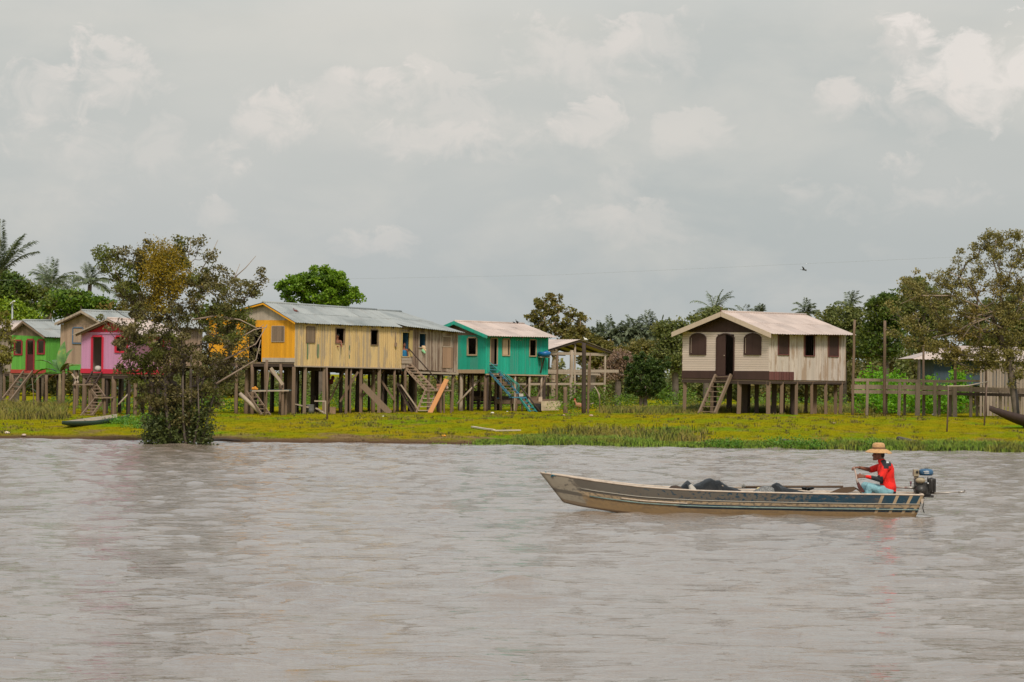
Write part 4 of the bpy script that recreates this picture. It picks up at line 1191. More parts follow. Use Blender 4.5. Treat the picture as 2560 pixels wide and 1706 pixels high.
    for nm, x0, x1, y, dd, lb in (('u', 184, 236, 962, 1.35, 'plank platform on a post left of the pink house door'), ('l', 238, 286, 994.5, 1.95, 'lower plank platform at the turn of the pink house stairs')):
        c = P((x0 + x1) / 2, y, D - dd)
        t = thing('stair_landing', lb, 'platform', (c.x, c.y, gz(c.x, c.y)), 'stairs of the pink house')
        MB().bar(P(x0, y, D - dd), P(x1, y, D - dd), .8, .06).build('deck', m_, t)
        for px in ((x0 + 3, x1 - 6) if nm == 'u' else (x0 + 24, x1 - 3)):
            q = P(px, y + 2, D - dd - .2); post(t, q, q.z, .13, M['postwood'])
    ro_ = thing('stair_railing', 'crossed pale rail posts on the platform beside the pink house', 'railing', P(186, 960, D - 1.4))
    for x0, y0, x1, y1 in ((180, 935, 196, 957), (186, 960, 196, 940)): MB().bar(P(x0, y0, D - 1.5), P(x1, y1, D - 1.5), .04, .08).build('rail', M['palewood'], ro_)
    tag(MB().ball(P(245, 922, D + .3), (.17, .15, .14), 10, 8).build('sack', plain('pale_cloth_sack', (.55, .5, .45), .9), loc=P(245, 926, D + .3)), 'pale bundle in the doorway of the pink house', 'bundle')
    MB().tube([P(296, 1012, D - 1), P(330, 975, D - .6)], .04, 6).build('strut', M['palewood'], root)
mk_pink()

# =================================================================== open shed frame
def mk_shed():
    e1 = Vector((cos(radians(-38)), -sin(radians(-38)))); 
    D = 161.0
    A = P(1383, 900, D - 1.6); B = P(1515, 900, D + 1.2)
    A2, B2 = Vector((A.x, A.y)), Vector((B.x, B.y))
    d = (B2 - A2).normalized(); n = Vector((-d.y, d.x)); W = (B2 - A2).length
    def q(s, b, py=None, z=None):
        v = A2 + d * s + n * b
        return Vector((v.x, v.y, zat(v.x, v.y, py) if z is None else z))
    def sp(px):
        r = ray(px, 900); R = Vector((r.x, r.y)); return -(A2.x * R.y - A2.y * R.x) / (d.x * R.y - d.y * R.x)
    c = q(W / 2, 1.5, z=gz(*(A2 + d * W / 2)))
    root = thing('open_shed', 'unwalled timber frame with a pinkish gabled roof, right of the turquoise house', 'shed', c)
    sR = sp(1441); zR = q(sR, -.3, 850).z
    eL, eR = sp(1362), sp(1523)
    zL = q(eL, -.3, 874).z; zE = q(eR, -.3, 880).z
    Ld = 3.6
    mb = MB()
    corrugated(q(sR, -.3, z=zR), q(sR, Ld, z=zR), q(eL, -.3, z=zL), q(eL, Ld, z=zL), mb, laps=2)
    corrugated(q(sR, -.3, z=zR), q(sR, Ld, z=zR), q(eR, -.3, z=zE), q(eR, Ld, z=zE), mb, laps=2)
    ro = mb.build('roof', M['fibre'], root)
    rf = MB()
    for b in (-.2, 1.0, 2.2, Ld - .2):
        rf.bar(q(sR, b, z=zR - .09), q(eL, b, z=zL - .07), .06, .1).bar(q(sR, b, z=zR - .09), q(eR, b, z=zE - .07), .06, .1)
    rf.build('rafter_frame', M['darkwood'], ro)
    pw = M['palewood']
    for b in (0, Ld):
        z0 = q(sp(1383), 0, 883.5).z
        MB().bar(q(sp(1372), b, z=z0), q(sp(1519), b, z=z0 - .02), .07, .16).build('beam', pw if b == 0 else M['postwood'], root)
        zf = q(W * .5, 0, 929).z
        MB().bar(q(sp(1370), b, z=zf), q(sp(1546 if b == 0 else 1515), b, z=zf + .05), .06, .17).build('floor_beam', pw if b == 0 else M['postwood'], root)
        MB().bar(q(sp(1370), b, z=zf - .10), q(sp(1500), b, z=zf - .16), .05, .10).build('floor_beam', pw if b == 0 else M['postwood'], root)
        MB().bar(q(sp(1280), b, z=q(0, 0, 962).z), q(sp(1509), b, z=q(W, 0, 960).z), .06, .12).build('rail', pw if b == 0 else M['postwood'], root)
    for px, w, m_, t in ((1393, .15, 'postwood', 884), (1429, .22, 'palewood', 876), (1437, .13, 'palewood', 852), (1513, .12, 'palewood', 884), (1475, .13, 'postwood', 884)):
        s = sp(px); v = q(s, 0, t); post(root, (v.x, v.y), v.z, w, M[m_])
    for px, w in ((1400, .13), (1455, .13), (1478, .16), (1500, .12)):
        s = sp(px); v = q(s, Ld, 884); post(root, (v.x, v.y), v.z, w, M['postwood'])
    for s, b in ((.6, 1.5), (W - .8, 1.6)):
        v = q(s, b, 930); post(root, (v.x, v.y), v.z, .13, M['darkwood'])
    for x0, y0, x1, y1 in ((1405, 951, 1428, 938), (1517, 932, 1537, 950), (1352, 938, 1385, 950)):
        MB().bar(q(sp(x0), -.05, y0), q(sp(x1), -.05, y1), .04, .07).build('brace', M['postwood'], root)
    beam(root, q(sp(1372), Ld / 2, z=zL - .15), q(sp(1372), Ld, z=zL - .15), .07, .1)
mk_shed()
# ------------------------------------------------------------------ foliage
def leafquads(C, L, W, rng, droop=.3, D=None, fold=True):
    """C (n,3) centres -> rhombic leaves, arrays of verts and faces"""
    n = len(C)
    d = rng.normal(size=(n, 3)); d[:, 2] = d[:, 2] * .7 - droop
    if D is not None: d = d * .6 + D
    d /= np.linalg.norm(d, axis=1)[:, None]
    r = rng.normal(size=(n, 3)); s = np.cross(d, r); s /= np.linalg.norm(s, axis=1)[:, None]
    l = (L * rng.uniform(.65, 1.25, n))[:, None] / 2; w = (W * rng.uniform(.7, 1.2, n))[:, None] / 2
    V = np.stack([C - d * l, C + s * w - d * l * .1, C + d * l, C - s * w - d * l * .1], 1).reshape(-1, 3)
    Fq = np.arange(n * 4).reshape(n, 4)
    return V, Fq
def leafmesh(name, C, L, W, rng, droop=.3):
    V, Fq = leafquads(C, L, W, rng, droop)
    return mesh_np(name, V, Fq)
def ell(D, spec, rng, n, depth=1.0, shell=.75):
    """sample points inside pixel ellipses (px, py, rx, ry, weight) placed at depth D"""
    ws = np.array([s[4] if len(s) > 4 else s[2] * s[3] for s in spec], float); ws /= ws.sum()
    out = []
    for k in rng.choice(len(spec), n, p=ws):
        px, py, rx, ry = spec[k][:4]
        v = rng.normal(size=3); v /= np.linalg.norm(v)
        r = rng.random() ** (1 / (3 if shell == 0 else 4.5))
        c = P(px, py, D); k_ = D / F
        out.append((c.x + v[0] * r * rx * k_, D + v[1] * r * (rx + ry) / 2 * k_ * depth, c.z + v[2] * r * ry * k_))
    return np.array(out)
def skeleton(base, forks, tips, rng, r0, sub=3, wig=.06, up=.25):
    """branches joining trunk points to every tip; returns list of (path, radii)"""
    nodes = [np.array(base, float)] + [np.array(f, float) for f in forks]
    par = [-1] + list(range(len(forks)))
    top = nodes[-1]
    order = np.argsort([np.linalg.norm(np.array(t) - top) for t in tips])
    leafn = []
    for i in order:
        t = np.array(tips[i], float)
        A = np.array(nodes[max(1, len(forks) // 2):] if len(nodes) > 2 else nodes)
        off = len(nodes) - len(A)
        dd = np.linalg.norm(A - t, axis=1) + 1.2 * np.clip(A[:, 2] - t[2] + .1, 0, None)
        j = int(np.argmin(dd)) + off
        a = nodes[j]; prev = j; ln = np.linalg.norm(t - a)
        for k in range(1, sub + 1):
            f = k / sub
            p = a + (t - a) * f
            if k < sub: p = p + rng.normal(size=3) * wig * ln + np.array([0, 0, -up * ln * f * (1 - f)])
            nodes.append(p); par.append(prev); prev = len(nodes) - 1
        leafn.append(prev)
    cnt = np.zeros(len(nodes))
    for i in leafn:
        while i >= 0: cnt[i] += 1; i = par[i]
    rad = r0 * (np.maximum(cnt, .6) / max(cnt[0], 1)) ** .48
    return nodes, par, rad
def branch_mesh(mb, nodes, par, rad, n=5, rmin=.006):
    for i in range(1, len(nodes)):
        j = par[i]
        ra = min(rad[j], rad[i] * 1.35) if j else rad[j]
        mb.tube([nodes[j], nodes[i]], [max(ra, rmin), max(rad[i], rmin)], n if rad[i] > .03 else 4, cap=False)
def tree(name, label, cat, base, D, spec, nclus, nleaf, crad, L, W, lm, tm, r0=.16, forks=None, seed=1, droop=.3, group=None, depth=1.0, extra=None, rmin=.006, sub=3, bare=0, up=.25):
    rng = np.random.default_rng(seed)
    t = thing(name, label, cat, base, group)
    tips = ell(D, spec, rng, nclus, depth)
    base = Vector(base)
    if forks is None:
        c = tips.mean(0); forks = [(base.x + (c[0] - base.x) * .15, base.y, base.z + (tips[:, 2].min() - base.z) * .7 + .1),
                                   (base.x + (c[0] - base.x) * .5, base.y + (c[1] - base.y) * .5, base.z + (c[2] - base.z) * .6)]
    nodes, par, rad = skeleton((base.x, base.y, base.z - .2), forks, tips, rng, r0, sub, up=up)
    mb = MB(); branch_mesh(mb, nodes, par, rad, rmin=rmin)
    mb.build('trunk', tm, t)
    use = tips[: int(len(tips) * (1 - bare))]
    C = []
    for c in use:
        m = max(3, int(nleaf * rng.uniform(.5, 1.5))); r = crad * rng.uniform(.6, 1.3)
        q = rng.normal(size=(m, 3)); q /= np.linalg.norm(q, axis=1)[:, None]
        C.append(c + q * (rng.random((m, 1)) ** .5) * r * np.array([1, 1, .75]))
    C = np.concatenate(C)
    me = leafmesh('crown', C, L, W, rng, droop)
    cr = link_mesh('crown', me, lm, t)
    if extra:
        for nm, sp, k, nl, cr_, l_, w_, mt in extra:
            tp = ell(D - 1.35, sp, rng, k, .7)
            C = np.concatenate([c + rng.normal(size=(nl, 3)) * cr_ * .6 for c in tp])
            link_mesh(nm, leafmesh(nm, C, l_, w_, rng, droop), mt, t)
    return t

M['bark'] = plain('grey_brown_bark', (.13, .10, .078), .9, vary=.4, scale=3)
M['palebark'] = plain('pale_twig_bark', (.33, .25, .18), .9, vary=.3, scale=3)
M['palmbark'] = plain('palm_bark', (.20, .15, .11), .9, vary=.3)
lf_river = leafmat('dull_olive_brown_leaves', (.10, .085, .028), (.155, .135, .038), (.27, .22, .09), alt=(.13, .165, .020), altpos=.56, scale=.55)
lf_yel = leafmat('mustard_parasite_leaves', (.26, .18, .010), (.38, .26, .014), (.20, .17, .020))
lf_dark = leafmat('dark_green_leaves', (.052, .095, .016), (.088, .14, .020), (.15, .20, .03), alt=(.12, .13, .016), altpos=.56, scale=.35)
lf_lime = leafmat('yellow_green_leaves', (0.174, 0.275, 0.017), (0.290, 0.377, 0.022), (0.116, 0.203, 0.014))
lf_bright = leafmat('bright_green_leaves', (.10, .19, .012), (.16, .28, .014), (.26, .38, .03), alt=(.06, .12, .012), altpos=.57, scale=.6)
lf_bush = leafmat('mixed_green_shrub_leaves', (.060, .12, .014), (.11, .20, .018), (.19, .28, .03), alt=(.20, .17, .04), altpos=.62, scale=.5)
lf_olive = leafmat('olive_brown_leaves', (.11, .11, .025), (.17, .155, .034), (.26, .21, .055), alt=(.24, .155, .04), altpos=.62, scale=.5)
lf_wood = leafmat('mixed_forest_leaves', (.10, .125, .034), (.155, .18, .045), (.23, .235, .065), alt=(.20, .145, .045), altpos=.56, scale=.16)
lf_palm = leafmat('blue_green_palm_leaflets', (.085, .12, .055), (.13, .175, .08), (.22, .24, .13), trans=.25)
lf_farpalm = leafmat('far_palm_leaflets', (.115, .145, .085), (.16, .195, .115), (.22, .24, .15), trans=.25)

# the tree standing in the river
b0 = P(455, 1112, 96); b0.z = -.25
k_ = 96 / F
def X_(px, py, D=96, dy=0):
    q = P(px, py, D); return (q.x, q.y + dy, q.z)
river_spec = [(445, 800, 175, 150, 9), (360, 690, 105, 75, 2.6), (470, 660, 95, 65, 2.0), (545, 740, 80, 75, 1.8), (372, 850, 75, 80, 1.8), (565, 855, 78, 85, 2.9),
              (300, 660, 55, 40, .8), (260, 650, 25, 28, .3), (620, 720, 32, 30, .35), (655, 690, 15, 18, .12), (440, 940, 120, 70, 2.6), (320, 930, 30, 35, .25), (590, 930, 50, 30, .5),
              (365, 615, 22, 20, .25), (450, 610, 30, 22, .3), (475, 600, 12, 10, .1), (250, 790, 20, 15, .15), (395, 1000, 65, 45, 1.3), (500, 1000, 55, 45, 1.2), (445, 1030, 75, 40, 1.6)]
rt = tree('river_tree', 'many stemmed olive brown tree with a mustard yellow patch, standing in the river', 'tree', b0, 96, river_spec,
     690, 64, .27, .12, .058, lf_river, M['bark'], .12,
     forks=[X_(440, 1060), X_(432, 1015), X_(438, 960)], seed=21, droop=.55, depth=.9, bare=.14, rmin=.009,
     extra=[('yellow_foliage', [(415, 680, 52, 62, 5), (400, 640, 35, 30, 2), (395, 745, 30, 32, 1.2), (440, 700, 30, 40, 1)], 85, 70, .27, .085, .04, lf_yel)])
# further stems rising from the same root and leafy suckers at the waterline
mbs = MB()
rng_ = np.random.default_rng(4)
for x0, x1, y1, r, dy in ((425, 392, 900, .10, .1), (437, 415, 880, .075, -.2), (450, 452, 905, .07, .3), (462, 480, 890, .085, -.1), (478, 520, 880, .065, .2), (492, 560, 905, .05, 0), (415, 350, 930, .05, .2), (470, 465, 940, .05, -.3), (484, 500, 960, .045, -.2), (495, 500, 960, .06, .1)):
    a = Vector(X_(x0, 1112, 96, dy)); a.z = -.3; b = Vector(X_(x1, y1, 96, dy * 3)); m = a.lerp(b, .5) + Vector((rj(.12), rj(.1), 0))
    MB().tube([a, a.lerp(m, .5) + Vector((rj(.04), 0, 0)), m, b], [r, r * .9, r * .75, r * .4], 7).build('stem', M['bark'], rt)
for pts in (((560, 900), (600, 880), (640, 860), (668, 812)), ((540, 960), (590, 930), (640, 900), (652, 850)), ((560, 870), (600, 845), (635, 825), (668, 818)), ((480, 800), (540, 790), (600, 800), (645, 822), (660, 812))):
    MB().tube([X_(x, y, 95.4) for x, y in pts], [.035, .03, .022, .014, .01][:len(pts)], 5).build('bare_branch', M['palebark'], rt)
for px, py, qx, qy in ((500, 680, 545, 600), (560, 740, 600, 660), (580, 700, 640, 640), (470, 640, 475, 598), (300, 700, 262, 640)):
    MB().tube([X_(px, py, 95.7), X_((px + qx) / 2 + 4, (py + qy) / 2, 95.7), X_(qx, qy, 95.7)], [.02, .014, .007], 4).build('bare_twig', M['palebark'], rt)
sk = ell(96, [(440, 1085, 75, 40, 4), (420, 1060, 60, 40, 2), (500, 1075, 35, 40, 1.5), (390, 1090, 28, 25, .8), (450, 1030, 80, 40, 2)], rng_, 210, .8)
Cq = np.concatenate([c + rng_.normal(size=(34, 3)) * .12 for c in sk]); Cq[:, 2] = np.maximum(Cq[:, 2], .02)
link_mesh('sucker_foliage', leafmesh('sucker_foliage', Cq, .13, .06, rng_, .3), leafmat('low_dark_olive_leaves', (0.051, 0.070, 0.020), (0.087, 0.109, 0.029), (0.145, 0.167, 0.043)), rt)

# green tree behind the yellow house
b = onground(800, 1003); b = P(800, 1000, 172); b.z = gz(b.x, 172)
tree('green_tree', 'rounded bright green tree rising behind the grey roof of the yellow house', 'tree', b, 172,
     [(800, 735, 95, 50, 5), (800, 695, 45, 25, 1.3), (720, 720, 26, 18, .5), (870, 745, 35, 28, .8), (745, 705, 28, 16, .6), (850, 700, 25, 18, .5), (715, 760, 22, 18, .4), (800, 790, 80, 30, 1), (800, 740, 45, 25, 1.6)],
     210, 75, .36, .21, .15, lf_bright, M['bark'], .25, seed=5, droop=.1)
# sparse tree behind the turquoise house
b = P(1385, 1000, 178); b.z = gz(b.x, 178)
tree('sparse_tree', 'sparse brown green tree with sky showing through, behind the turquoise house roof', 'tree', b, 178,
     [(1380, 762, 40, 24, 2), (1380, 800, 55, 30, 2.2), (1330, 790, 26, 16, .7), (1430, 800, 35, 28, 1.2), (1395, 840, 80, 35, 4), (1450, 780, 10, 8, .12), (1440, 850, 50, 30, 1.6), (1345, 830, 35, 22, 1)],
     175, 34, .33, .22, .13, lf_olive, M['palebark'], .22, seed=6, droop=.35)
# dark rounded tree left of the white house
b = onground(1615, 1024)
tree('mango_tree', 'small dark green rounded tree with two trunks on the grass left of the white house', 'tree', b, b.y,
     [(1615, 945, 48, 45, 4), (1590, 935, 28, 35, 1.2), (1640, 930, 30, 32, 1.2), (1612, 905, 30, 20, .8), (1585, 965, 22, 20, .6), (1645, 965, 18, 18, .5), (1598, 888, 14, 16, .22), (1662, 908, 14, 15, .25), (1570, 905, 12, 12, .15)],
     190, 52, .20, .16, .09, leafmat('mango_leaves', (.030, .058, .012), (.055, .095, .016), (.10, .14, .028)), M['bark'], .13, seed=7, droop=.5, forks=[(b.x - .05, b.y, b.z + .6), (b.x, b.y, b.z + 1.0)])
t_ = bpy.data.objects['mango_tree']
MB().tube([(b.x - .30, b.y, b.z - .2), (b.x - .28, b.y, b.z + .7), (b.x - .1, b.y, b.z + 1.4)], [.11, .10, .07], 7).build('second_trunk', M['bark'], t_)

# large sparse tree at the right edge
b = P(2543, 1032, 132.5); b.z = gz(b.x, b.y)
RB = b.copy()
D2 = b.y
def X2(px, py, dy=0):
    q = P(px, py, D2); return (q.x, q.y + dy, q.z)
tree('riverside_tree', 'large sparse olive tree with a dark leaning trunk and pale twigs at the right edge', 'tree', b, D2,
     [(2430, 760, 130, 100, 6), (2500, 660, 90, 80, 3.2), (2350, 760, 100, 70, 2.6), (2290, 700, 40, 30, .6), (2370, 690, 45, 30, .7), (2485, 600, 30, 22, .5), (2550, 610, 45, 35, .8), (2400, 645, 12, 20, .2),
      (2450, 630, 20, 18, .25), (2560, 800, 80, 110, 3.2), (2430, 860, 150, 40, 2.0), (2260, 800, 60, 50, 1.0), (2330, 840, 80, 40, 1.2), (2640, 720, 90, 110, 2), (2500, 890, 80, 35, 1.6), (2420, 895, 80, 35, 1.5), (2340, 880, 60, 28, .7), (2545, 930, 35, 40, .7)],
     600, 66, .33, .13, .062, leafmat('sparse_olive_leaves', (.15, .14, .036), (.23, .20, .05), (.34, .28, .10), alt=(.28, .19, .045), altpos=.60, scale=.35), M['bark'], .16,
     forks=[X2(2535, 990), X2(2528, 940), X2(2520, 890), X2(2500, 840), X2(2480, 790)], seed=12, droop=.45, bare=.12, rmin=.012, depth=.75)
t_ = bpy.data.objects['riverside_tree']
MB().tube([(b.x, b.y, b.z - .2), X2(2540, 1000), X2(2535, 965), X2(2528, 925), X2(2520, 880)], [.15, .13, .12, .10, .09], 8).build('lower_trunk', plain('dark_wet_bark', (.035, .03, .03), .9), t_)
mb = MB()
for pts in (((2520, 830), (2460, 800), (2400, 790), (2340, 800)), ((2480, 790), (2430, 810), (2400, 850), (2380, 890)), ((2500, 800), (2450, 760), (2410, 700), (2370, 680)), ((2480, 780), (2440, 790), (2450, 840), (2430, 880)),
            ((2500, 780), (2500, 720), (2480, 650), (2488, 600)), ((2530, 800), (2560, 740), (2580, 660)), ((2450, 770), (2380, 740), (2300, 740), (2250, 760)), ((2440, 800), (2390, 830), (2330, 845))):
    mb.tube([X2(x, y, -.3) for x, y in pts], [.05, .04, .03, .018][:len(pts)], 5)
mb.build('limb', M['palebark'], t_)
# yellowish leafy sapling at the left edge
b = P(2, 1010, 137); b.z = gz(b.x, 137)
tree('sapling', 'yellowish leafy young tree at the left edge in front of the grey hut', 'tree', b, 137, [(2, 850, 30, 75, 4), (8, 900, 22, 35, 1), (-15, 800, 28, 40, 1)], 80, 34, .2, .16, .08,
     leafmat('yellow_olive_leaves', (0.131, 0.123, 0.029), (0.232, 0.210, 0.036), (0.348, 0.290, 0.072)), M['bark'], .07, seed=31, droop=.5)

# ------------------------------------------------------------------ palms
def palm_crown(c, nf, flen, rng, spread=(10, 75), leaf=.55, drop=.5, lw=.05, nl=26, mb_r=None):
    """returns leaflet arrays; c crown centre"""
    C0 = np.array(c, float); Vs = []; n0 = 0
    for i in range(nf):
        az = 2 * pi * i * .382 + rng.uniform(-.2, .2); el = radians(90 - rng.uniform(*spread)); ln = flen * rng.uniform(.8, 1.1)
        h = np.array([cos(az), sin(az), 0]); d = h * cos(el) + np.array([0, 0, sin(el)])
        pts = []; p = C0.copy(); m = 10
        for k in range(m + 1):
            pts.append(p.copy()); p = p + d * ln / m
            d = d + np.array([0, 0, -drop / m * (1.0 + 1.2 * k / m)]); d /= np.linalg.norm(d)
        if mb_r is not None: mb_r.tube([Vector(q) for q in pts[:-1]], [max(.008, .035 * flen / 3 * (1 - k / m)) for k in range(m)], 4)
        pts = np.array(pts)
        for k in range(nl):
            f = .12 + .88 * (k + .5) / nl; x = f * m; j = min(int(x), m - 1); q = pts[j] + (pts[j + 1] - pts[j]) * (x - j)
            dr = pts[j + 1] - pts[j]; dr /= np.linalg.norm(dr)
            sd = np.cross(dr, [0, 0, 1.0]); nn = np.linalg.norm(sd); sd = sd / nn if nn > .1 else np.array([1.0, 0, 0])
            l = leaf * (1 - .55 * abs(f - .45) * 1.6) * rng.uniform(.8, 1.15)
            for s in (-1, 1):
                dv = sd * s * .8 + dr * .75 + np.array([0, 0, rng.uniform(-.55, .1)]); dv /= np.linalg.norm(dv)
                wv = np.cross(dv, [0, 0, 1.0]); wv /= max(np.linalg.norm(wv), .1); wv = wv * lw + np.array([0, 0, lw * .5])
                mid = q + dv * l * .55; tip = q + dv * l + np.array([0, 0, -.22 * l])
                Vs.append([q, mid + wv / 2, tip, mid - wv / 2])
    V = np.array(Vs).reshape(-1, 3)
    return V, np.arange(len(V)).reshape(-1, 4)
def palm(label, px, py, D, flen, nf=18, spread=(8, 80), seed=0, trunk_r=.16, mat=None, name='palm_tree', group=None, drop=.9, leaf=.6, lw=.055, nl=30, dead=0):
    rng = np.random.default_rng(seed)
    c = P(px, py, D); b = Vector((c.x + rj(.3), D, gz(c.x, D)))
    t = thing(name, label, 'palm tree', b, group)
    k = 6
    MB().tube([b.lerp(c, i / k) + Vector((.12 * sin(i), 0, -.2 if i == 0 else 0)) for i in range(k + 1)], [trunk_r * (1.15 - .3 * i / k) for i in range(k + 1)], 8).build('trunk', M['palmbark'], t)
    mb = MB()
    V, Fq = palm_crown(c, nf, flen, rng, spread, leaf, drop, lw, nl, mb)
    cr = link_mesh('crown', mesh_np('crown', V, Fq), mat or lf_palm, t)
    mb.build('frond_ribs', plain('frond_rib', (.19, .20, .08), .7), cr)
    if dead:
        mb = MB(); V, Fq = palm_crown(Vector(c) - Vector((0, 0, .1)), dead, flen * .8, rng, (95, 130), leaf * .8, .6, lw, nl, mb)
        link_mesh('dead_fronds', mesh_np('dead_fronds', V, Fq), leafmat('dead_frond_leaves', (0.232, 0.160, 0.116), (0.348, 0.246, 0.174), (0.435, 0.304, 0.217)), t)
    return t
palm('tall palm cut by the left edge, its fronds high above the other trees', -4, 690, 150, 3.0, 15, (2, 52), 41, .15, drop=.6, leaf=.55, nl=80, lw=.045)
palm('broad palm with a dead pinkish frond skirt behind the wooden house', 128, 712, 250, 2.5, 26, (4, 88), 42, .2, drop=.75, leaf=.8, dead=6, group='palms on the left bank', lw=.06, nl=30)
palm('low dark palm directly behind the green house', 118, 778, 200, 2.6, 24, (4, 84), 43, .25, drop=.8, leaf=.8, group='palms on the left bank', lw=.06, nl=30)
palm('palm half hidden behind the left side of the river tree crown', 226, 712, 230, 2.0, 20, (4, 85), 44, .2, drop=.9, leaf=.7, group='palms on the left bank', lw=.06)
palm('smaller palm showing between the river tree branches above the long metal roof', 318, 755, 230, 2.4, 20, (4, 80), 45, .2, drop=.8, leaf=.7, group='palms on the left bank', lw=.06)
palm('single palm with open ragged fronds directly behind the white house gable', 1786, 782, 215, 2.15, 19, (2, 105), 46, .16, drop=.9, leaf=.50, nl=34, lw=.045)
# distant row of palms between shed and white house
far = [(1500, 856, 2.9, 51), (1528, 848, 3.1, 52), (1556, 852, 2.8, 53), (1583, 842, 3.2, 54), (1618, 838, 3.3, 55), (1650, 846, 2.9, 56), (1680, 844, 2.8, 57), (1700, 858, 2.7, 58), (1478, 866, 2.5, 59)]
lab = ['second palm from the left in the distant row behind the open shed', 'tall third palm of the distant row right of the open shed', 'lower fourth palm of the distant row', 'fifth palm of the distant row, in the middle above the olive bushes', 'tallest palm of the distant row, above the small dark mango tree',
       'seventh palm of the distant row, right of the tallest one', 'eighth palm of the distant row, left of the white house roof', 'last low palm of the distant row, touching the white house roof', 'leftmost short palm of the distant row']
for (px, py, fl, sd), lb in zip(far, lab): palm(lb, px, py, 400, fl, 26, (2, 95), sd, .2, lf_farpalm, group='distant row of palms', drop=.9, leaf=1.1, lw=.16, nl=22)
for px, py, fl, sd, lb in ((2016, 785, 2.2, 61, 'little palm showing above the right end of the white house roof'), (2125, 772, 2.6, 62, 'palm crown rising from the wood right of the white house'), (2190, 772, 2.0, 63, 'feathery palm top in the wood above the two tall poles'),
                           (1900, 792, 1.8, 64, 'low palm top peeping over the ridge of the white house'), (1862, 790, 1.9, 65, 'tiny palm tuft over the white house roof, right of the big palm')):
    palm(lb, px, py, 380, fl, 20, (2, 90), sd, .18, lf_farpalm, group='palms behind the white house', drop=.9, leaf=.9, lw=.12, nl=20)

# ------------------------------------------------------------------ individual background trees
bgt = [  # label, px, py(base hidden), D, spec, ncl, mat, leaf
    ('dark green spreading tree behind the palms at the left edge', 35, 195, [(35, 730, 55, 38, 3), (10, 700, 30, 22, 1), (80, 750, 50, 30, 2), (-20, 740, 40, 50, 1.5)], 150, lf_dark, .28),
    ('bright yellow green tree above the roof of the left grey hut', 40, 162, [(35, 790, 48, 26, 3), (15, 770, 30, 18, 1), (75, 800, 26, 16, 1)], 120, lf_lime, .2),
    ('spreading green tree behind the wooden house ridge', 190, 190, [(180, 755, 60, 26, 3), (235, 765, 45, 22, 2), (140, 770, 40, 22, 1.3)], 150, lf_bush, .26),
    ('olive tree hidden behind the crown of the river tree', 380, 190, [(350, 790, 60, 30, 3), (430, 800, 60, 30, 2), (280, 780, 40, 25, 1)], 120, lf_olive, .26),
    ('low dark tree between the river tree and the yellow house', 540, 185, [(530, 800, 45, 35, 3)], 70, lf_dark, .24),
    ('brownish tree right behind the open shed roof', 1480, 190, [(1490, 880, 50, 32, 3), (1455, 850, 35, 25, 1.5), (1530, 900, 40, 28, 2)], 150, lf_olive, .24),
    ('reddish twiggy bush right of the open shed', 1545, 172, [(1550, 905, 35, 25, 2), (1530, 930, 30, 22, 1)], 70, leafmat('reddish_brown_leaves', (0.174, 0.102, 0.072), (0.275, 0.174, 0.116), (0.362, 0.246, 0.174)), .15),
    ('olive rounded tree behind the mango tree', 1610, 185, [(1610, 880, 55, 26, 3), (1580, 900, 40, 25, 1.5), (1650, 885, 35, 25, 1.5)], 140, lf_olive, .22),
    ('pale stemmed brown green tree touching the left wall of the white house', 1690, 176, [(1690, 850, 40, 30, 2), (1680, 890, 45, 40, 3), (1655, 825, 25, 18, 1), (1700, 820, 25, 18, 1)], 140, lf_wood, .2),
    ('green crown showing beside the palm over the white house gable', 1765, 190, [(1765, 800, 40, 22, 2), (1800, 790, 30, 15, 1)], 70, lf_wood, .22),
    ('round dark tree of the wood just right of the white house', 2110, 190, [(2100, 800, 60, 32, 3), (2080, 850, 60, 40, 2), (2150, 850, 50, 45, 2)], 220, lf_wood, .24),
    ('tall dark green tree of the wood behind the second tall pole', 2215, 186, [(2215, 790, 50, 45, 3), (2225, 755, 26, 20, 1), (2200, 850, 60, 45, 2)], 240, lf_dark, .22),
    ('olive rounded tree of the wood behind the riverside tree', 2300, 178, [(2310, 770, 60, 55, 3), (2290, 730, 40, 28, 1), (2330, 840, 60, 50, 2)], 260, lf_wood, .22),
    ('dense tree behind the trunk of the riverside tree', 2480, 176, [(2480, 820, 90, 70, 3), (2560, 800, 60, 90, 2)], 260, lf_wood, .24)]
for lb, px, D, sp, nc, lm_, L_ in bgt:
    c = P(px, 990, D); b = Vector((c.x, D, gz(c.x, D)))
    tree('background_tree', lb, 'tree', b, D, sp, nc, 46, .55 * D / 190, L_, L_ * .6, lm_, M['bark'], .22, seed=int(px) % 97 + 5, droop=.2, group='trees behind the houses', sub=2, rmin=.015)

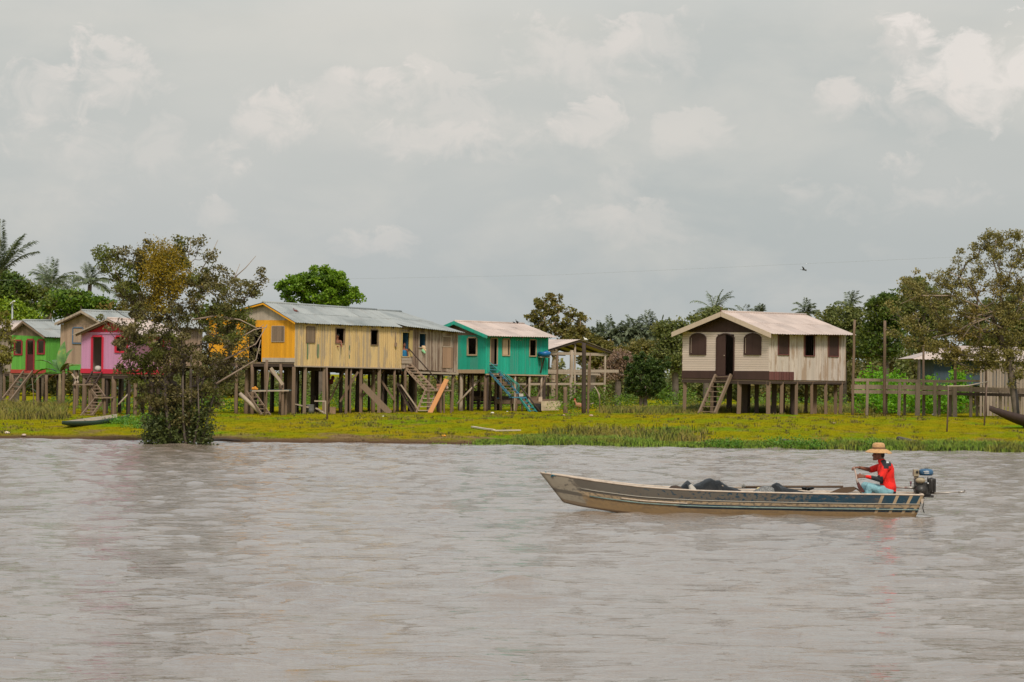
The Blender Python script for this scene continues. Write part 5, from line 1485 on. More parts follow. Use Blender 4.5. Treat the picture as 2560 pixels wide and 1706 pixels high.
# ------------------------------------------------------------------ masses of shrubs and woodland
def mass(name, label, blobs, lm_, L, seed, dens=900, cat='undergrowth'):
    """blobs: (px0, px1, ytop, D, depthrange) hedges of leaf clumps from the ground up to the pixel height"""
    rng = np.random.default_rng(seed); Cs = []
    for x0, x1, yt, D, dd in blobs:
        a, b = P(x0, yt, D), P(x1, yt, D); wdt = b.x - a.x
        k = max(6, int(wdt * dd * .9))
        for i in range(k):
            x = a.x + wdt * rng.random(); y = D + dd * rng.random(); g0 = gz(x, y)
            h = (a.z - g0) * (.55 + .45 * rng.random()) * (.75 + .25 * sin(x * 1.3 + y)); 
            m = int(dens * max(h, .3) / 4 * .3)
            q = rng.normal(size=(m, 3)); q /= np.linalg.norm(q, axis=1)[:, None]; q *= rng.random((m, 1)) ** .4
            r = .45 + .25 * rng.random()
            C = np.array([x, y, g0]) + q * np.array([r, r, h / 2]) + np.array([0, 0, h / 2])
            Cs.append(C[C[:, 2] > g0])
    C = np.concatenate(Cs)
    o = link_mesh(name, leafmesh(name, C, L, L * .55, rng, .0), lm_)
    return tag(o, label, cat, kind='stuff')
mass('shrubs', 'mixed green shrubs and young plants growing behind the stilt houses', [(60, 330, 985, 158, 6), (330, 620, 975, 160, 6), (600, 760, 985, 158, 4), (620, 1240, 950, 167, 6), (1220, 1400, 955, 168, 5), (1390, 1480, 950, 158, 5), (1470, 1560, 935, 156, 5), (1560, 1640, 960, 160, 4), (1650, 1720, 925, 160, 5), (1720, 1800, 960, 158, 5), (1880, 2010, 975, 160, 5), (2000, 2120, 965, 162, 4)], lf_bush, .15, 71, 1500)
mass('low_weeds', 'bright green knee high weeds under and behind the yellow and turquoise houses', [(640, 1000, 985, 153, 8), (1000, 1220, 960, 158, 8), (1220, 1500, 985, 160, 6), (150, 420, 1000, 136, 3), (2100, 2460, 1000, 146, 10), (1390, 1440, 990, 143, 2)], leafmat('fresh_weed_leaves', (0.090, 0.200, 0.010), (0.150, 0.270, 0.014), (0.220, 0.300, 0.020)), .10, 72, 1500)
mass('cassava_shrubs', 'bright lime green leafy cassava shrubs behind the timber walkway', [(2140, 2300, 890, 143, 4), (2160, 2260, 875, 146, 3), (2290, 2455, 893, 143, 4), (2330, 2455, 885, 146, 3)], leafmat('cassava_leaves', (0.090, 0.260, 0.008), (0.150, 0.360, 0.010), (0.240, 0.440, 0.020), trans=.35), .20, 73, 1400)
mass('woods', 'dark mixed woodland closing the view behind the settlement', [(-700, -60, 830, 203, 12), (2640, 3300, 800, 203, 12), (-60, 300, 800, 200, 14), (300, 620, 850, 205, 12), (600, 1300, 900, 205, 12), (1250, 1480, 880, 200, 12), (1470, 1720, 872, 215, 14), (1700, 2060, 830, 205, 12), (60, 2600, 930, 222, 10), (2040, 2250, 800, 200, 12), (2220, 2480, 770, 196, 12), (2440, 2640, 740, 196, 12)], lf_wood, .34, 74, 640, 'woodland')
# ------------------------------------------------------------------ smooth continuous bodies
def capsule(mb, a, b, ra, rb, n=12):
    a = Vector(a); b = Vector(b); d = (b - a)
    L = d.length; d = d.normalized() if L > 1e-6 else Vector((0, 0, 1))
    pts = []; rr = []
    for t in (-.98, -.8, -.5, 0): pts.append(a + d * ra * t); rr.append(ra * sqrt(1 - t * t))
    for t in (0, .5, .8, .98): pts.append(b + d * rb * t); rr.append(rb * sqrt(1 - t * t))
    mb.tube(pts, rr, n)
def blob(mb, name, m, parent=None, loc=None, voxel=.008, smooth=4):
    """all overlapping solids of mb fused into one continuous skin"""
    o = bpy.data.objects.new('tmp', mb.mesh('tmp')); COL.objects.link(o)
    md = o.modifiers.new('r', 'REMESH'); md.mode = 'VOXEL'; md.voxel_size = voxel; md.use_smooth_shade = True
    if smooth:
        s_ = o.modifiers.new('s', 'SMOOTH'); s_.iterations = smooth; s_.factor = .5
    dg = bpy.context.evaluated_depsgraph_get()
    me = bpy.data.meshes.new_from_object(o.evaluated_get(dg))
    bpy.data.objects.remove(o)
    me.materials.clear(); me.name = name
    return link_mesh(name, me, m, parent, loc)
def cloth(name, c, c2=None):
    m, N, b = newmat(name)
    f = N.noise(14, 3, .5, N.pos())
    setc(N, b, N.ramp(f, [(.3, mul(c, .8)), (.7, mul(c, 1.12))])); b.inputs['Roughness'].default_value = .85
    bump(N, b, N.noise(11, 3, .5, N.pos((1, 1, .5)), .8), .8, .045)
    return m

# ------------------------------------------------------------------ the boat
BD = 52.0
def B_(px, py, dy=0.0):
    """point at boat distance; px, py measured in the boat's centre plane"""
    q = P(px, py, BD); return Vector((q.x, BD + dy, q.z))
def bx_(px): return (P(px, 1240, BD - .45)).x
GX = [1350, 1400, 1440, 1483, 1540, 1600, 1680, 1750, 1850, 1950, 2050, 2200, 2309]
GZ = [.705, .665, .625, .580, .530, .483, .448, .428, .415, .408, .403, .402, .402]
CX = [1409, 1425, 1460, 1530, 1620, 1750, 1900, 2100, 2288]
CZ = [.165, .135, .085, .015, -.05, -.075, -.08, -.08, -.08]
HX = [1350, 1375, 1400, 1440, 1480, 1540, 1600, 1700, 1800, 2100, 2309]
HB = [.015, .085, .145, .225, .295, .37, .43, .495, .525, .535, .50]
NS = 90
def station(s):
    gpx = 1350 + (2309 - 1350) * s; cpx = 1409 + (2288 - 1409) * s
    return gpx, float(np.interp(gpx, GX, GZ)), float(np.interp(gpx, HX, HB)), cpx, float(np.interp(cpx, CX, CZ)), float(np.interp(gpx, HX, HB)) * .70
boat = thing('motor_canoe', 'long worn metal canoe with peeling blue paint, carrying a man, on the brown river', 'boat', (bx_(1830), BD, 0))
def side_pt(s, t, sg, off=0.0):
    g, zg, hg, c, zc, hc = station(s)
    tb = t + .10 * t * (1 - t)          # slight flare
    x = bx_(g) + (bx_(c) - bx_(g)) * t; z = zg + (zc - zg) * t; h = hg + (hc - hg) * t + .025 * sin(pi * t) * min(1, s * 6)
    return Vector((x, BD + sg * (h + off), z))
def hull():
    V = []; UV = []; Fs = []; NT_ = 14
    rows = []
    for k in range(NS + 1):
        s = k / NS
        row = []
        for sg in (-1, 1):
            for j in range(NT_ + 1):
                row.append((side_pt(s, j / NT_, sg), (s, j / NT_)))
        rows.append(row)
    n = 2 * (NT_ + 1)
    for r in rows:
        for p, uv in r: V.append(p); UV.append(uv)
    for k in range(NS):
        for sd in (0, 1):
            for j in range(NT_):
                a = k * n + sd * (NT_ + 1) + j; b = a + 1; c = a + n + 1; d = a + n
                Fs.append((a, b, c, d) if sd == 0 else (a, d, c, b))
        a = k * n + NT_; b = k * n + 2 * NT_ + 1
        Fs.append((a, b, b + n, a + n))
    # transom
    e = NS * n
    for j in range(NT_): Fs.append((e + j, e + j + 1, e + NT_ + 2 + j, e + NT_ + 1 + j))
    for j in range(NT_): Fs.append((j, NT_ + 1 + j, NT_ + 2 + j, j + 1))
    me = bpy.data.meshes.new('hull'); me.from_pydata(V, [], Fs)
    me.polygons.foreach_set('use_smooth', [True] * len(Fs))
    uvl = me.uv_layers.new(name='UVMap')
    for lp in me.loops: uvl.data[lp.index].uv = UV[lp.vertex_index]
    me.update(); return me
m, N, b = newmat('peeling_boat_paint')
uv = N.n('ShaderNodeTexCoord').outputs['UV']
sp = N.n('ShaderNodeSeparateXYZ', ins={0: uv}); u, v = sp.outputs[0], sp.outputs[1]
blue = (.010, .048, .080); dblue = (.008, .028, .050); cream = (.42, .31, .19); tan = (.30, .20, .10); grey = (.12, .105, .085); teal = (.08, .15, .15); lgrey = (.20, .18, .145)
stern = N.ramp(v, [(0, blue), (.345, grey), (.385, cream), (.49, blue), (.55, teal), (.585, dblue), (.665, tan), (.86, (.26, .17, .09))], 'CONSTANT')
mid = N.ramp(v, [(0, grey), (.345, lgrey), (.385, cream), (.49, blue), (.585, dblue), (.65, tan), (.86, (.26, .17, .09))], 'CONSTANT')
bow = N.ramp(v, [(0, grey), (.30, lgrey), (.335, grey), (.43, cream), (.56, tan), (.92, (.24, .16, .09))], 'CONSTANT')
prow = N.ramp(v, [(0, (.30, .26, .20)), (.5, grey), (.62, (.29, .25, .19)), (.85, (.20, .15, .10))], 'CONSTANT')
pv = N.n('ShaderNodeMapping', ins={'Vector': uv, 'Scale': (46, 5, 1)}).outputs[0]
pn = N.noise(1.0, 5, .65, pv, .6)
pn2 = N.noise(1.0, 4, .6, N.n('ShaderNodeMapping', ins={'Vector': uv, 'Scale': (95, 9, 1), 'Location': (3, 5, 0)}).outputs[0])
uw = N.math('ADD', u, N.math('MULTIPLY', N.math('SUBTRACT', pn, .5), .05))
col = N.mix(N.ramp(uw, [(.335, 0), (.345, 1)]), bow, mid)
col = N.mix(N.ramp(uw, [(.62, 0), (.70, 1)]), col, stern)
col = N.mix(N.ramp(uw, [(.075, 1), (.085, 0)]), col, prow)
# grey showing where the blue has flaked off, most of it forward
amt = N.ramp(u, [(.0, .0), (.25, .34), (.55, .30), (.75, .10), (1, .02)])
top = N.ramp(v, [(.34, 1), (.345, 0)], 'CONSTANT')
flk = N.ramp(N.math('SUBTRACT', N.math('ADD', pn, amt), .62), [(0, 0), (.03, 1)])
bluep = N.ramp(N.math('ADD', pn2, N.math('MULTIPLY', u, .22)), [(.645, 0), (.68, 1)])
inb = N.math('MULTIPLY', N.math('MULTIPLY', top, N.ramp(uw, [(.17, 0), (.19, 1)])), bluep)
col = N.mix(N.math('MULTIPLY', flk, N.math('MULTIPLY', top, .85)), col, grey)
col = N.mix(inb, col, (.008, .042, .070))
pt = N.ramp(pn2, [(.51, 0), (.57, .8)])
col = N.mix(N.math('MULTIPLY', pt, N.ramp(v, [(.38, 0), (.385, 1), (.72, .35), (.9, .1)], 'LINEAR')), col, grey)
# upright cream straps near the stern
for c0 in (.893, .932, .968, .996):
    d_ = N.math('ABSOLUTE', N.math('SUBTRACT', N.math('ADD', u, N.math('MULTIPLY', v, .012)), c0))
    col = N.mix(N.math('MULTIPLY', N.math('LESS_THAN', d_, .0042), N.math('LESS_THAN', v, .72)), col, cream)
dirt = N.noise(1.0, 5, .6, N.n('ShaderNodeMapping', ins={'Vector': uv, 'Scale': (14, 3, 1)}).outputs[0])
col = N.mix(N.ramp(dirt, [(.5, 0), (.72, .5)]), col, (.12, .085, .06))
setc(N, b, col); b.inputs['Roughness'].default_value = .5
MHULL = m
M['boatin'] = plain('boat_inside_paint', (.46, .42, .37), .6, vary=.3)
M['cream'] = plain('cream_gunwale', (.52, .42, .33), .5, vary=.25, scale=9)
hl = link_mesh('hull', hull(), MHULL, boat)
# inside skin and floor
mb = MB()
for sg in (-1, 1):
    for k in range(2, NS):
        q = [side_pt(k / NS, t, sg, -.018) for t in (0.0, .8)] + [side_pt((k + 1) / NS, t, sg, -.018) for t in (.8, 0.0)]
        mb.add(q, [(0, 1, 2, 3)])
for k in range(3, NS):
    a0, a1 = side_pt(k / NS, .8, -1, -.018), side_pt(k / NS, .8, 1, -.018); b0, b1 = side_pt((k + 1) / NS, .8, -1, -.018), side_pt((k + 1) / NS, .8, 1, -.018)
    mb.add([a0, a1, b1, b0], [(0, 1, 2, 3)])
mb.build('inner_skin', M['boatin'], hl)
for sg in (-1, 1):
    mb = MB(); mb.tube([side_pt(k / NS, 0, sg, -.004) + Vector((0, 0, .006)) for k in range(NS + 1)], .016, 8); mb.build('gunwale', M['cream'], boat)
def strake(t, s0, s1, r, m_):
    mb = MB(); mb.tube([side_pt(s0 + (s1 - s0) * i / 40, t, -1, .004) for i in range(41)], r, 6); mb.build('strake', m_, hl)
    mb = MB(); mb.tube([side_pt(s0 + (s1 - s0) * i / 40, t, 1, .004) for i in range(41)], r, 6); mb.build('strake', m_, hl)
strake(.345, .09, 1, .009, plain('grey_strake', (.33, .30, .25), .5))
strake(.565, .10, 1, .014, plain('teal_grey_strake', (.15, .22, .20), .4, vary=.4))
strake(.48, .19, .37, .012, M['cream'])
# frames inside and thwarts
for s in (.10, .16, .22, .28, .34, .42, .50, .58, .66, .74, .82, .90):
    mb = MB(); mb.tube([side_pt(s, .02, -1, -.03), side_pt(s, .8, -1, -.03), side_pt(s, .8, 1, -.03), side_pt(s, .02, 1, -.03)], .016, 5); mb.build('frame', M['boatin'], hl)
for s, w_, dz in ((.235, .16, .10), (.30, .14, .12), (.48, .16, .06), (.895, .24, .03)):
    a, c = side_pt(s, 0, -1, -.03), side_pt(s, 0, 1, -.03); a.z -= dz; c.z -= dz
    MB().bar(a, c, w_, .03).build('thwart', M['cream'] if s < .5 else M['boatin'], boat)
# foredeck
mb = MB()
for k in range(0, 9):
    mb.prism([side_pt(k / NS, 0, -1), side_pt((k + 1) / NS, 0, -1), side_pt((k + 1) / NS, 0, 1), side_pt(k / NS, 0, 1)], (0, 0, -.012))
mb.build('foredeck', M['cream'], boat)
# transom top board
a, c = side_pt(1, .0, -1, -.01), side_pt(1, .0, 1, -.01)
MB().bar(a - Vector((.03, 0, .06)), c - Vector((.03, 0, .06)), .04, .18).build('transom_board', M['cream'], boat)

# teal rope along the bow
rope = plain('teal_rope', (.02, .16, .22), .7)
mb = MB(); mb.tube([B_(1367, 1184, -.05), B_(1385, 1189, -.10), B_(1420, 1193, -.16), B_(1450, 1199, -.22), B_(1480, 1200, -.26), B_(1490, 1203, -.29), B_(1498, 1209, -.25)], .011, 6)
mb.tube([B_(1362, 1186, -.03), B_(1364, 1181, 0), B_(1368, 1185, .04), B_(1362, 1187, .0)], .016, 6); mb.tube([B_(1378, 1184, -.08), B_(1384, 1189, -.12), B_(1379, 1191, -.08), B_(1376, 1186, -.05), B_(1383, 1190, -.06)], .018, 6)
tag(mb.build('rope', rope, loc=B_(1380, 1188)), 'thin teal rope lying along the bow edge of the canoe', 'rope')

# ------------------------------------------------------------------ cargo
def crumple(name, label, prof, y0, y1, m_, seed, zb=.22, amp=.05, cat='tarpaulin'):
    """a folded sheet: ridge heights along the boat given as (px, py), falling to both sides with creases"""
    rng = np.random.default_rng(seed); nx, ny = 110, 34
    px0, px1 = prof[0][0], prof[-1][0]; ax = [p[0] for p in prof]; az = [B_(p[0], p[1], -.25).z for p in prof]
    V = []
    ks = [(rng.normal(0, 9), rng.normal(0, 7), rng.random() * 6, rng.random()) for _ in range(9)]
    for i in range(nx + 1):
        px = px0 + (px1 - px0) * i / nx; x = bx_(px); zt = np.interp(px, ax, az)
        for j in range(ny + 1):
            f = j / ny; y = BD + y0 + (y1 - y0) * f
            e = min(1, sin(pi * min(max(f, 0), 1)) ** .55); ex = min(1, min(i, nx - i) / 5)
            cr = sum(abs(sin(x * a + y * b_ + ph)) * w_ for a, b_, ph, w_ in ks) / 4.5 - .5
            z = zb + (zt - zb) * e * ex + amp * cr * (.3 + e) * ex
            V.append((x + .02 * sin(y * 17 + x * 3), y + .02 * sin(x * 9), min(z, zt + .03)))
    i = np.arange((nx + 1) * (ny + 1)).reshape(nx + 1, ny + 1)
    Fq = np.stack([i[:-1, :-1].ravel(), i[1:, :-1].ravel(), i[1:, 1:].ravel(), i[:-1, 1:].ravel()], 1)
    o = link_mesh(name, mesh_np(name, V, Fq, False), m_, None, (bx_((px0 + px1) / 2), BD, zb))
    sd = o.modifiers.new('thick', 'SOLIDIFY'); sd.thickness = .006
    return tag(o, label, cat)
black = newmat('black_tarpaulin'); black[2].inputs['Base Color'].default_value = (.005, .0055, .006, 1); black[2].inputs['Roughness'].default_value = .45; black[2].inputs['Specular IOR Level'].default_value = .3
bump(black[1], black[2], black[1].noise(18, 4, .6, black[1].pos()), .6, .02)
speck = newmat('speckled_grey_sacking'); setc(speck[1], speck[2], speck[1].ramp(speck[1].noise(60, 2, .6, speck[1].pos()), [(.4, (.05, .05, .05)), (.6, (.26, .26, .25))])); speck[2].inputs['Roughness'].default_value = .8
crumple('tarpaulin', 'large crumpled black tarpaulin with a high fold, ahead of the middle of the canoe', [(1700, 1226), (1708, 1214), (1721, 1202), (1727, 1208), (1735, 1214), (1750, 1208), (1768, 1199), (1778, 1197), (1790, 1204), (1800, 1201), (1812, 1208), (1822, 1216), (1840, 1221), (1866, 1229)], -.40, .38, black[0], 2)
crumple('tarpaulin', 'smaller crumpled black tarpaulin in the middle of the canoe, nearer to the man', [(1930, 1228), (1936, 1212), (1946, 1207), (1953, 1209), (1962, 1216), (1976, 1221), (2000, 1226), (2040, 1230)], -.38, .32, black[0], 5)
crumple('sack', 'speckled grey sack lying just left of the smaller black tarpaulin in the canoe', [(1888, 1230), (1902, 1223), (1915, 1217), (1928, 1215), (1938, 1220), (1944, 1229)], -.38, .2, speck[0], 9, cat='sack')
pl_ = plain('pale_plastic_bag', (.42, .38, .33), .7)
crumple('sack', 'small pale bag tucked under the left end of the large black tarpaulin', [(1720, 1229), (1726, 1214), (1733, 1210), (1740, 1217), (1748, 1229)], -.42, -.05, pl_, 12, cat='sack')
crumple('cloth', 'dark brown folded cloth behind the gunwale left of the large tarpaulin', [(1672, 1225), (1682, 1216), (1694, 1216), (1712, 1222), (1722, 1226)], -.38, .1, plain('dark_brown_cloth', (.05, .03, .02), .9), 14, cat='cloth')
wdk = boards('varnished_brown_wood', (.10, .06, .035), .2, .3)
mb = MB(); mb.tube([B_(1862, 1219, .12), B_(1980, 1218, .12), B_(2110, 1218, .12)], .022, 7)
tag(mb.build('pole', wdk, loc=B_(1980, 1219)), 'long dark wooden pole lying lengthwise above the tarpaulin in the canoe', 'pole')
mb = MB(); mb.tube([B_(1790, 1221, .25), B_(1900, 1221, .27), B_(2020, 1226, .3)], .016, 7)
tag(mb.build('pole', M['palewood'], loc=B_(1900, 1221)), 'pale thin pole lying beside the far gunwale of the canoe', 'pole')
mb = MB()
o_ = [(2074, 1232), (2090, 1225), (2106, 1219), (2135, 1217), (2143, 1222), (2132, 1229), (2118, 1233)]
mb.prism([B_(x, y, .0) for x, y in o_], (0, .025, 0)); mb.tube([B_(2138, 1220, .01), B_(2149, 1228, -.05), B_(2155, 1238, -.1)], .014, 6)
tag(mb.build('paddle', boards('brown_paddle_wood', (.11, .065, .035), .2, .3), loc=B_(2110, 1226)), 'brown paddle blade resting inside the canoe left of the man', 'paddle')
mb = MB(); mb.tube([B_(1857, 1222, .1), B_(1858, 1216, .1), B_(1860, 1210, .1), B_(1862, 1216, .1), B_(1863, 1221, .1)], [.012, .022, .010, .022, .012], 8)
tag(mb.build('bottle', plain('dull_metal', (.20, .19, .17), .5), loc=B_(1860, 1222)), 'small dark pointed can standing by the end of the long pole', 'can')
mb = MB()
for i in range(7): mb.ball(B_(2008 + i * 4 + rj(2), 1222 + rj(2), rj(.08) + .05), (.05, .05, .028), 7, 5)
blob(mb, 'cloth', black[0], None, B_(2020, 1224), .012, 2); tag(bpy.data.objects[[o.name for o in COL.objects if o.name.startswith('cloth')][-1]], 'small dark knotted bundle under the long pole in the canoe', 'bundle')
mb = MB().ball(B_(1896, 1224, -.1), (.05, .05, .045), 10, 7)
tag(mb.build('yellow_float', plain('pale_yellow', (.55, .45, .22), .6), loc=B_(1896, 1227)), 'small pale yellow round float left of the speckled sack', 'float')
for x0, x1, dz in ((1664, 1700, 0), (1770, 1806, 0)):
    mb = MB().bar(B_(x0, 1224, -.2), B_(x1, 1227 if x0 < 1700 else 1214, -.2), .05, .03)
    tag(mb.build('stick', M['orangewood'] if x0 < 1700 else M['palewood'], loc=B_(x0, 1226)), 'short orange stick by the gunwale left of the tarpaulin' if x0 < 1700 else 'pale stick poking out of the large black tarpaulin', 'stick')

# ------------------------------------------------------------------ outboard engine with a long shaft
eng = thing('longtail_engine', 'small dark boat engine with blue fuel tank and long thin shaft at the stern', 'engine', B_(2305, 1236))
metal = plain('oily_dark_metal', (.035, .030, .026), .45, vary=.5, scale=12); tanm = plain('tan_metal', (.34, .27, .17), .5, vary=.3, scale=12); alu = plain('dull_aluminium', (.42, .38, .34), .4, .4)
bl = plain('blue_tank_paint', (.04, .11, .20), .35)
mb = MB().box(B_(2307, 1221, 0), (.24, .30, .22)); mb.box(B_(2297, 1205, -.02), (.16, .24, .16)); mb.tube([B_(2300, 1225, -.2), B_(2300, 1225, .2)], .10, 14)
for k in range(5): mb.box(B_(2291 + k * 3.2, 1228, -.165), (.012, .02, .14))
mb.build('engine_block', metal, eng)
mb = MB(); capsule(mb, B_(2326, 1203, -.12), B_(2326, 1222, -.12), .07, .07, 12); capsule(mb, B_(2330, 1203, .08), B_(2330, 1222, .08), .06, .06, 12); mb.box(B_(2328, 1213, -.03), (.125, .26, .25))
for k in range(5): mb.box(B_(2319 + k * 4, 1213, -.19), (.010, .03, .22))
mb.build('flywheel_cover', metal, eng)
mb = MB()
mb.lathe(B_(2315, 1189, 0), [(.02, -.0), (.115, .0), (.135, .03), (.135, .08), (.11, .115), (.04, .125), (.005, .125)], 20)
tk = mb.build('fuel_tank', bl, eng)
mb = MB()
for k, y in ((0, 1178.5), (1, 1182.5)): mb.box(B_(2313 + k, y, -.135), (.10 - .01 * k, .01, .014))
mb.build('tank_stripe', plain('white_stripe', (.6, .6, .58), .5), tk)
MB().lathe(B_(2316, 1173.5, 0), [(.035, 0), (.035, .02), (.005, .022)], 12).build('fuel_cap', metal, tk)
mb = MB().box(B_(2289, 1182, -.02), (.095, .16, .12)); mb.box(B_(2290, 1193, -.02), (.07, .1, .06)); ml = mb.build('muffler', tanm, eng)
MB().tube([B_(2291, 1180, -.10), B_(2291, 1180, -.118)], .024, 12).build('exhaust_hole', M['dark'], ml)
mb = MB().ball(B_(2298, 1201, -.16), (.095, .06, .055), 12, 8); mb.build('air_cleaner', tanm, eng)
MB().ball(B_(2316, 1207.5, -.20), .016, 8, 6).build('bolt', plain('bright_bolt', (.8, .8, .78), .2, .6), eng)
MB().tube([B_(2318, 1192, -.1), B_(2314, 1200, -.18), B_(2316, 1207, -.2)], .008, 6).build('cable', metal, eng)
mb = MB().bar(B_(2290, 1236, 0), B_(2325, 1236, 0), .22, .03); mb.tube([B_(2308, 1237, 0), B_(2309, 1244, 0), B_(2298, 1247, 0)], .03, 8); mb.bar(B_(2308, 1240, -.1), B_(2332, 1241, -.1), .03, .045); mb.build('mount', metal, eng)
mb = MB().tube([B_(2236, 1219, .03), B_(2262, 1219.5, .02), B_(2290, 1220, 0)], [.019, .019, .03], 10); mb.tube([B_(2262, 1219.5, .02), B_(2290, 1220, 0)], .027, 10); mb.build('tiller_bar', alu, eng)
mb = MB().tube([B_(2277, 1216, 0), B_(2277, 1208, 0)], .01, 6); mb.ball(B_(2277, 1207, 0), (.022, .022, .03), 8, 6); mb.build('throttle_lever', plain('red_blue_knob', (.20, .10, .12), .5), eng)
mb = MB().tube([B_(2322, 1233.5, 0), B_(2370, 1232, 0), B_(2402, 1230.5, 0)], [.020, .016, .014], 10); mb.tube([B_(2396, 1231, 0), B_(2411, 1230, 0)], .022, 10); sh = mb.build('drive_shaft', alu, eng)
mb = MB()
for a in (0, 2.09, 4.19): 
    c = B_(2411, 1230, 0); mb.bar(c, c + Vector((.01, cos(a) * .05, sin(a) * .05)), .03, .006, up=(1, 0, .6))
mb.build('propeller', alu, sh)
mb = MB().tube([B_(2304, 1247, -.12), B_(2306, 1258, -.15), B_(2304, 1270, -.14), B_(2308, 1281, -.12)], .009, 6); mb.build('hanging_cord', metal, eng)

# ------------------------------------------------------------------ the boatman
man = thing('person', 'person in red and black shirt, straw hat and light blue jeans seated in the canoe', 'person', B_(2220, 1240))
skin = plain('sun_tanned_skin', (.23, .095, .055), .55, vary=.12, scale=9)
def hand(mb, wrist, palm_c, fdir, curl, side, grip=None):
    """palm with four curled fingers and a thumb; fdir = finger direction, curl = direction the fingers bend to"""
    wrist, palm_c, fdir, curl, side = map(Vector, (wrist, palm_c, fdir, curl, side))
    fdir.normalize(); curl.normalize(); side.normalize()
    for s in (-.026, -.009, .009, .026): capsule(mb, wrist + side * s * .6, palm_c + side * s + fdir * .03, .015, .014, 8)
    for s, l in ((-.030, .062), (-.010, .076), (.010, .080), (.030, .070)):
        a = palm_c + side * s + fdir * .034
        b_ = a + fdir * l * .42 + curl * l * .18; c = b_ + fdir * l * .08 + curl * l * .42; d = c - fdir * l * .30 + curl * l * .10
        capsule(mb, a, b_, .0105, .0095, 8); capsule(mb, b_, c, .0095, .0085, 8); capsule(mb, c, d, .0085, .0075, 8)
    a = palm_c - fdir * .01 + side * .034; b_ = a + side * .022 + fdir * .022 + curl * .016; c = b_ + fdir * .018 + curl * .024 - side * .012
    capsule(mb, a, b_, .012, .011, 8); capsule(mb, b_, c, .011, .009, 8)
mb = MB()
hd = B_(2196, 1133, 0)
mb.ball(hd, (.092, .074, .108), 18, 14)                       # skull
mb.ball(B_(2192, 1139, 0), (.078, .062, .085), 16, 12)           # face
mb.ball(B_(2188.5, 1147, 0), (.050, .045, .034), 12, 8)          # jaw and chin
mb.ball(B_(2184.5, 1149, 0), (.022, .024, .020), 10, 6)
capsule(mb, B_(2184.2, 1134, 0), B_(2181.6, 1139.5, 0), .010, .014, 8)     # nose
capsule(mb, B_(2184, 1143.5, -.018), B_(2184, 1143.5, .018), .010, .010, 8)  # lips
capsule(mb, B_(2184.2, 1146, -.016), B_(2184.2, 1146, .016), .009, .009, 8)
for s in (-1, 1):
    capsule(mb, B_(2184.5, 1131.5, s * .012), B_(2187, 1131, s * .05), .010, .009, 8)    # brow
    mb.ball(B_(2188, 1139, s * .045), (.03, .022, .022), 8, 6)                        # cheek
    mb.ball(B_(2199.5, 1136.5, s * .076), (.020, .010, .034), 8, 8)                    # ear
capsule(mb, B_(2200, 1143, 0), B_(2208, 1160, 0), .056, .062, 12)          # neck
capsule(mb, B_(2212, 1166, -.12), B_(2210, 1166, .12), .085, .085, 12)
capsule(mb, B_(2213, 1172, 0), B_(2214, 1192, 0), .135, .125, 14)
capsule(mb, B_(2214, 1192, 0), B_(2220, 1224, 0), .12, .12, 14)
capsule(mb, B_(2221, 1226, -.08), B_(2221, 1226, .08), .11, .11, 12)
sN, eN, wN = B_(2211, 1167, -.175), B_(2196, 1198, -.245), B_(2162, 1191, -.13)
sF, eF, wF = B_(2207, 1167, .175), B_(2181, 1176, .235), B_(2148, 1169.5, .08)
for s_, e_, w_ in ((sN, eN, wN), (sF, eF, wF)):
    capsule(mb, s_, e_, .054, .042, 12); capsule(mb, e_, e_.lerp(w_, .35), .042, .041, 12); capsule(mb, e_.lerp(w_, .35), w_, .041, .026, 12)
hand(mb, wN, B_(2150, 1190.5, -.065), (-1, .45, -.02), (.15, .8, -.35), (0, .25, 1))
hand(mb, wF, B_(2138.5, 1169, .035), (-1, -.35, -.10), (.25, -.2, -.95), (0, 1, .1))
kn, kf = B_(2171, 1217, -.15), B_(2165, 1215, .15)
an, af = B_(2163, 1266, -.13), B_(2156, 1264, .14)
for h_, k2, a_ in ((B_(2218, 1229, -.09), kn, an), (B_(2216, 1229, .09), kf, af)):
    capsule(mb, h_, k2, .080, .056, 12); capsule(mb, k2, a_, .052, .036, 12)
    capsule(mb, a_ + Vector((.02, 0, -.03)), a_ + Vector((-.17, 0, -.05)), .034, .028, 10)
    for t in range(5): capsule(mb, a_ + Vector((-.17, (t - 2) * .018, -.052)), a_ + Vector((-.205 + abs(t - 1) * .006, (t - 2) * .020, -.056)), .011, .010, 6)
body = blob(mb, 'body', skin, man, None, .0062, 3)
# eye sockets as dark eyes set in the face
mb = MB()
for s in (-1, 1): mb.ball(B_(2184.9, 1134.8, s * .031), (.011, .013, .009), 10, 8)
mb.build('eyes', plain('dark_eyes', (.02, .015, .012), .2), body)
# hair: a cap over the back and sides
mb = MB(); mb.ball(B_(2200, 1130.5, 0), (.092, .080, .100), 18, 12); mb.ball(B_(2205, 1138, 0), (.052, .066, .062), 12, 8)
for s in (-1, 1): mb.ball(B_(2195, 1133, s * .060), (.022, .02, .035), 8, 6)
blob(mb, 'hair', plain('black_hair', (.012, .010, .009), .6), man, None, .008, 3)
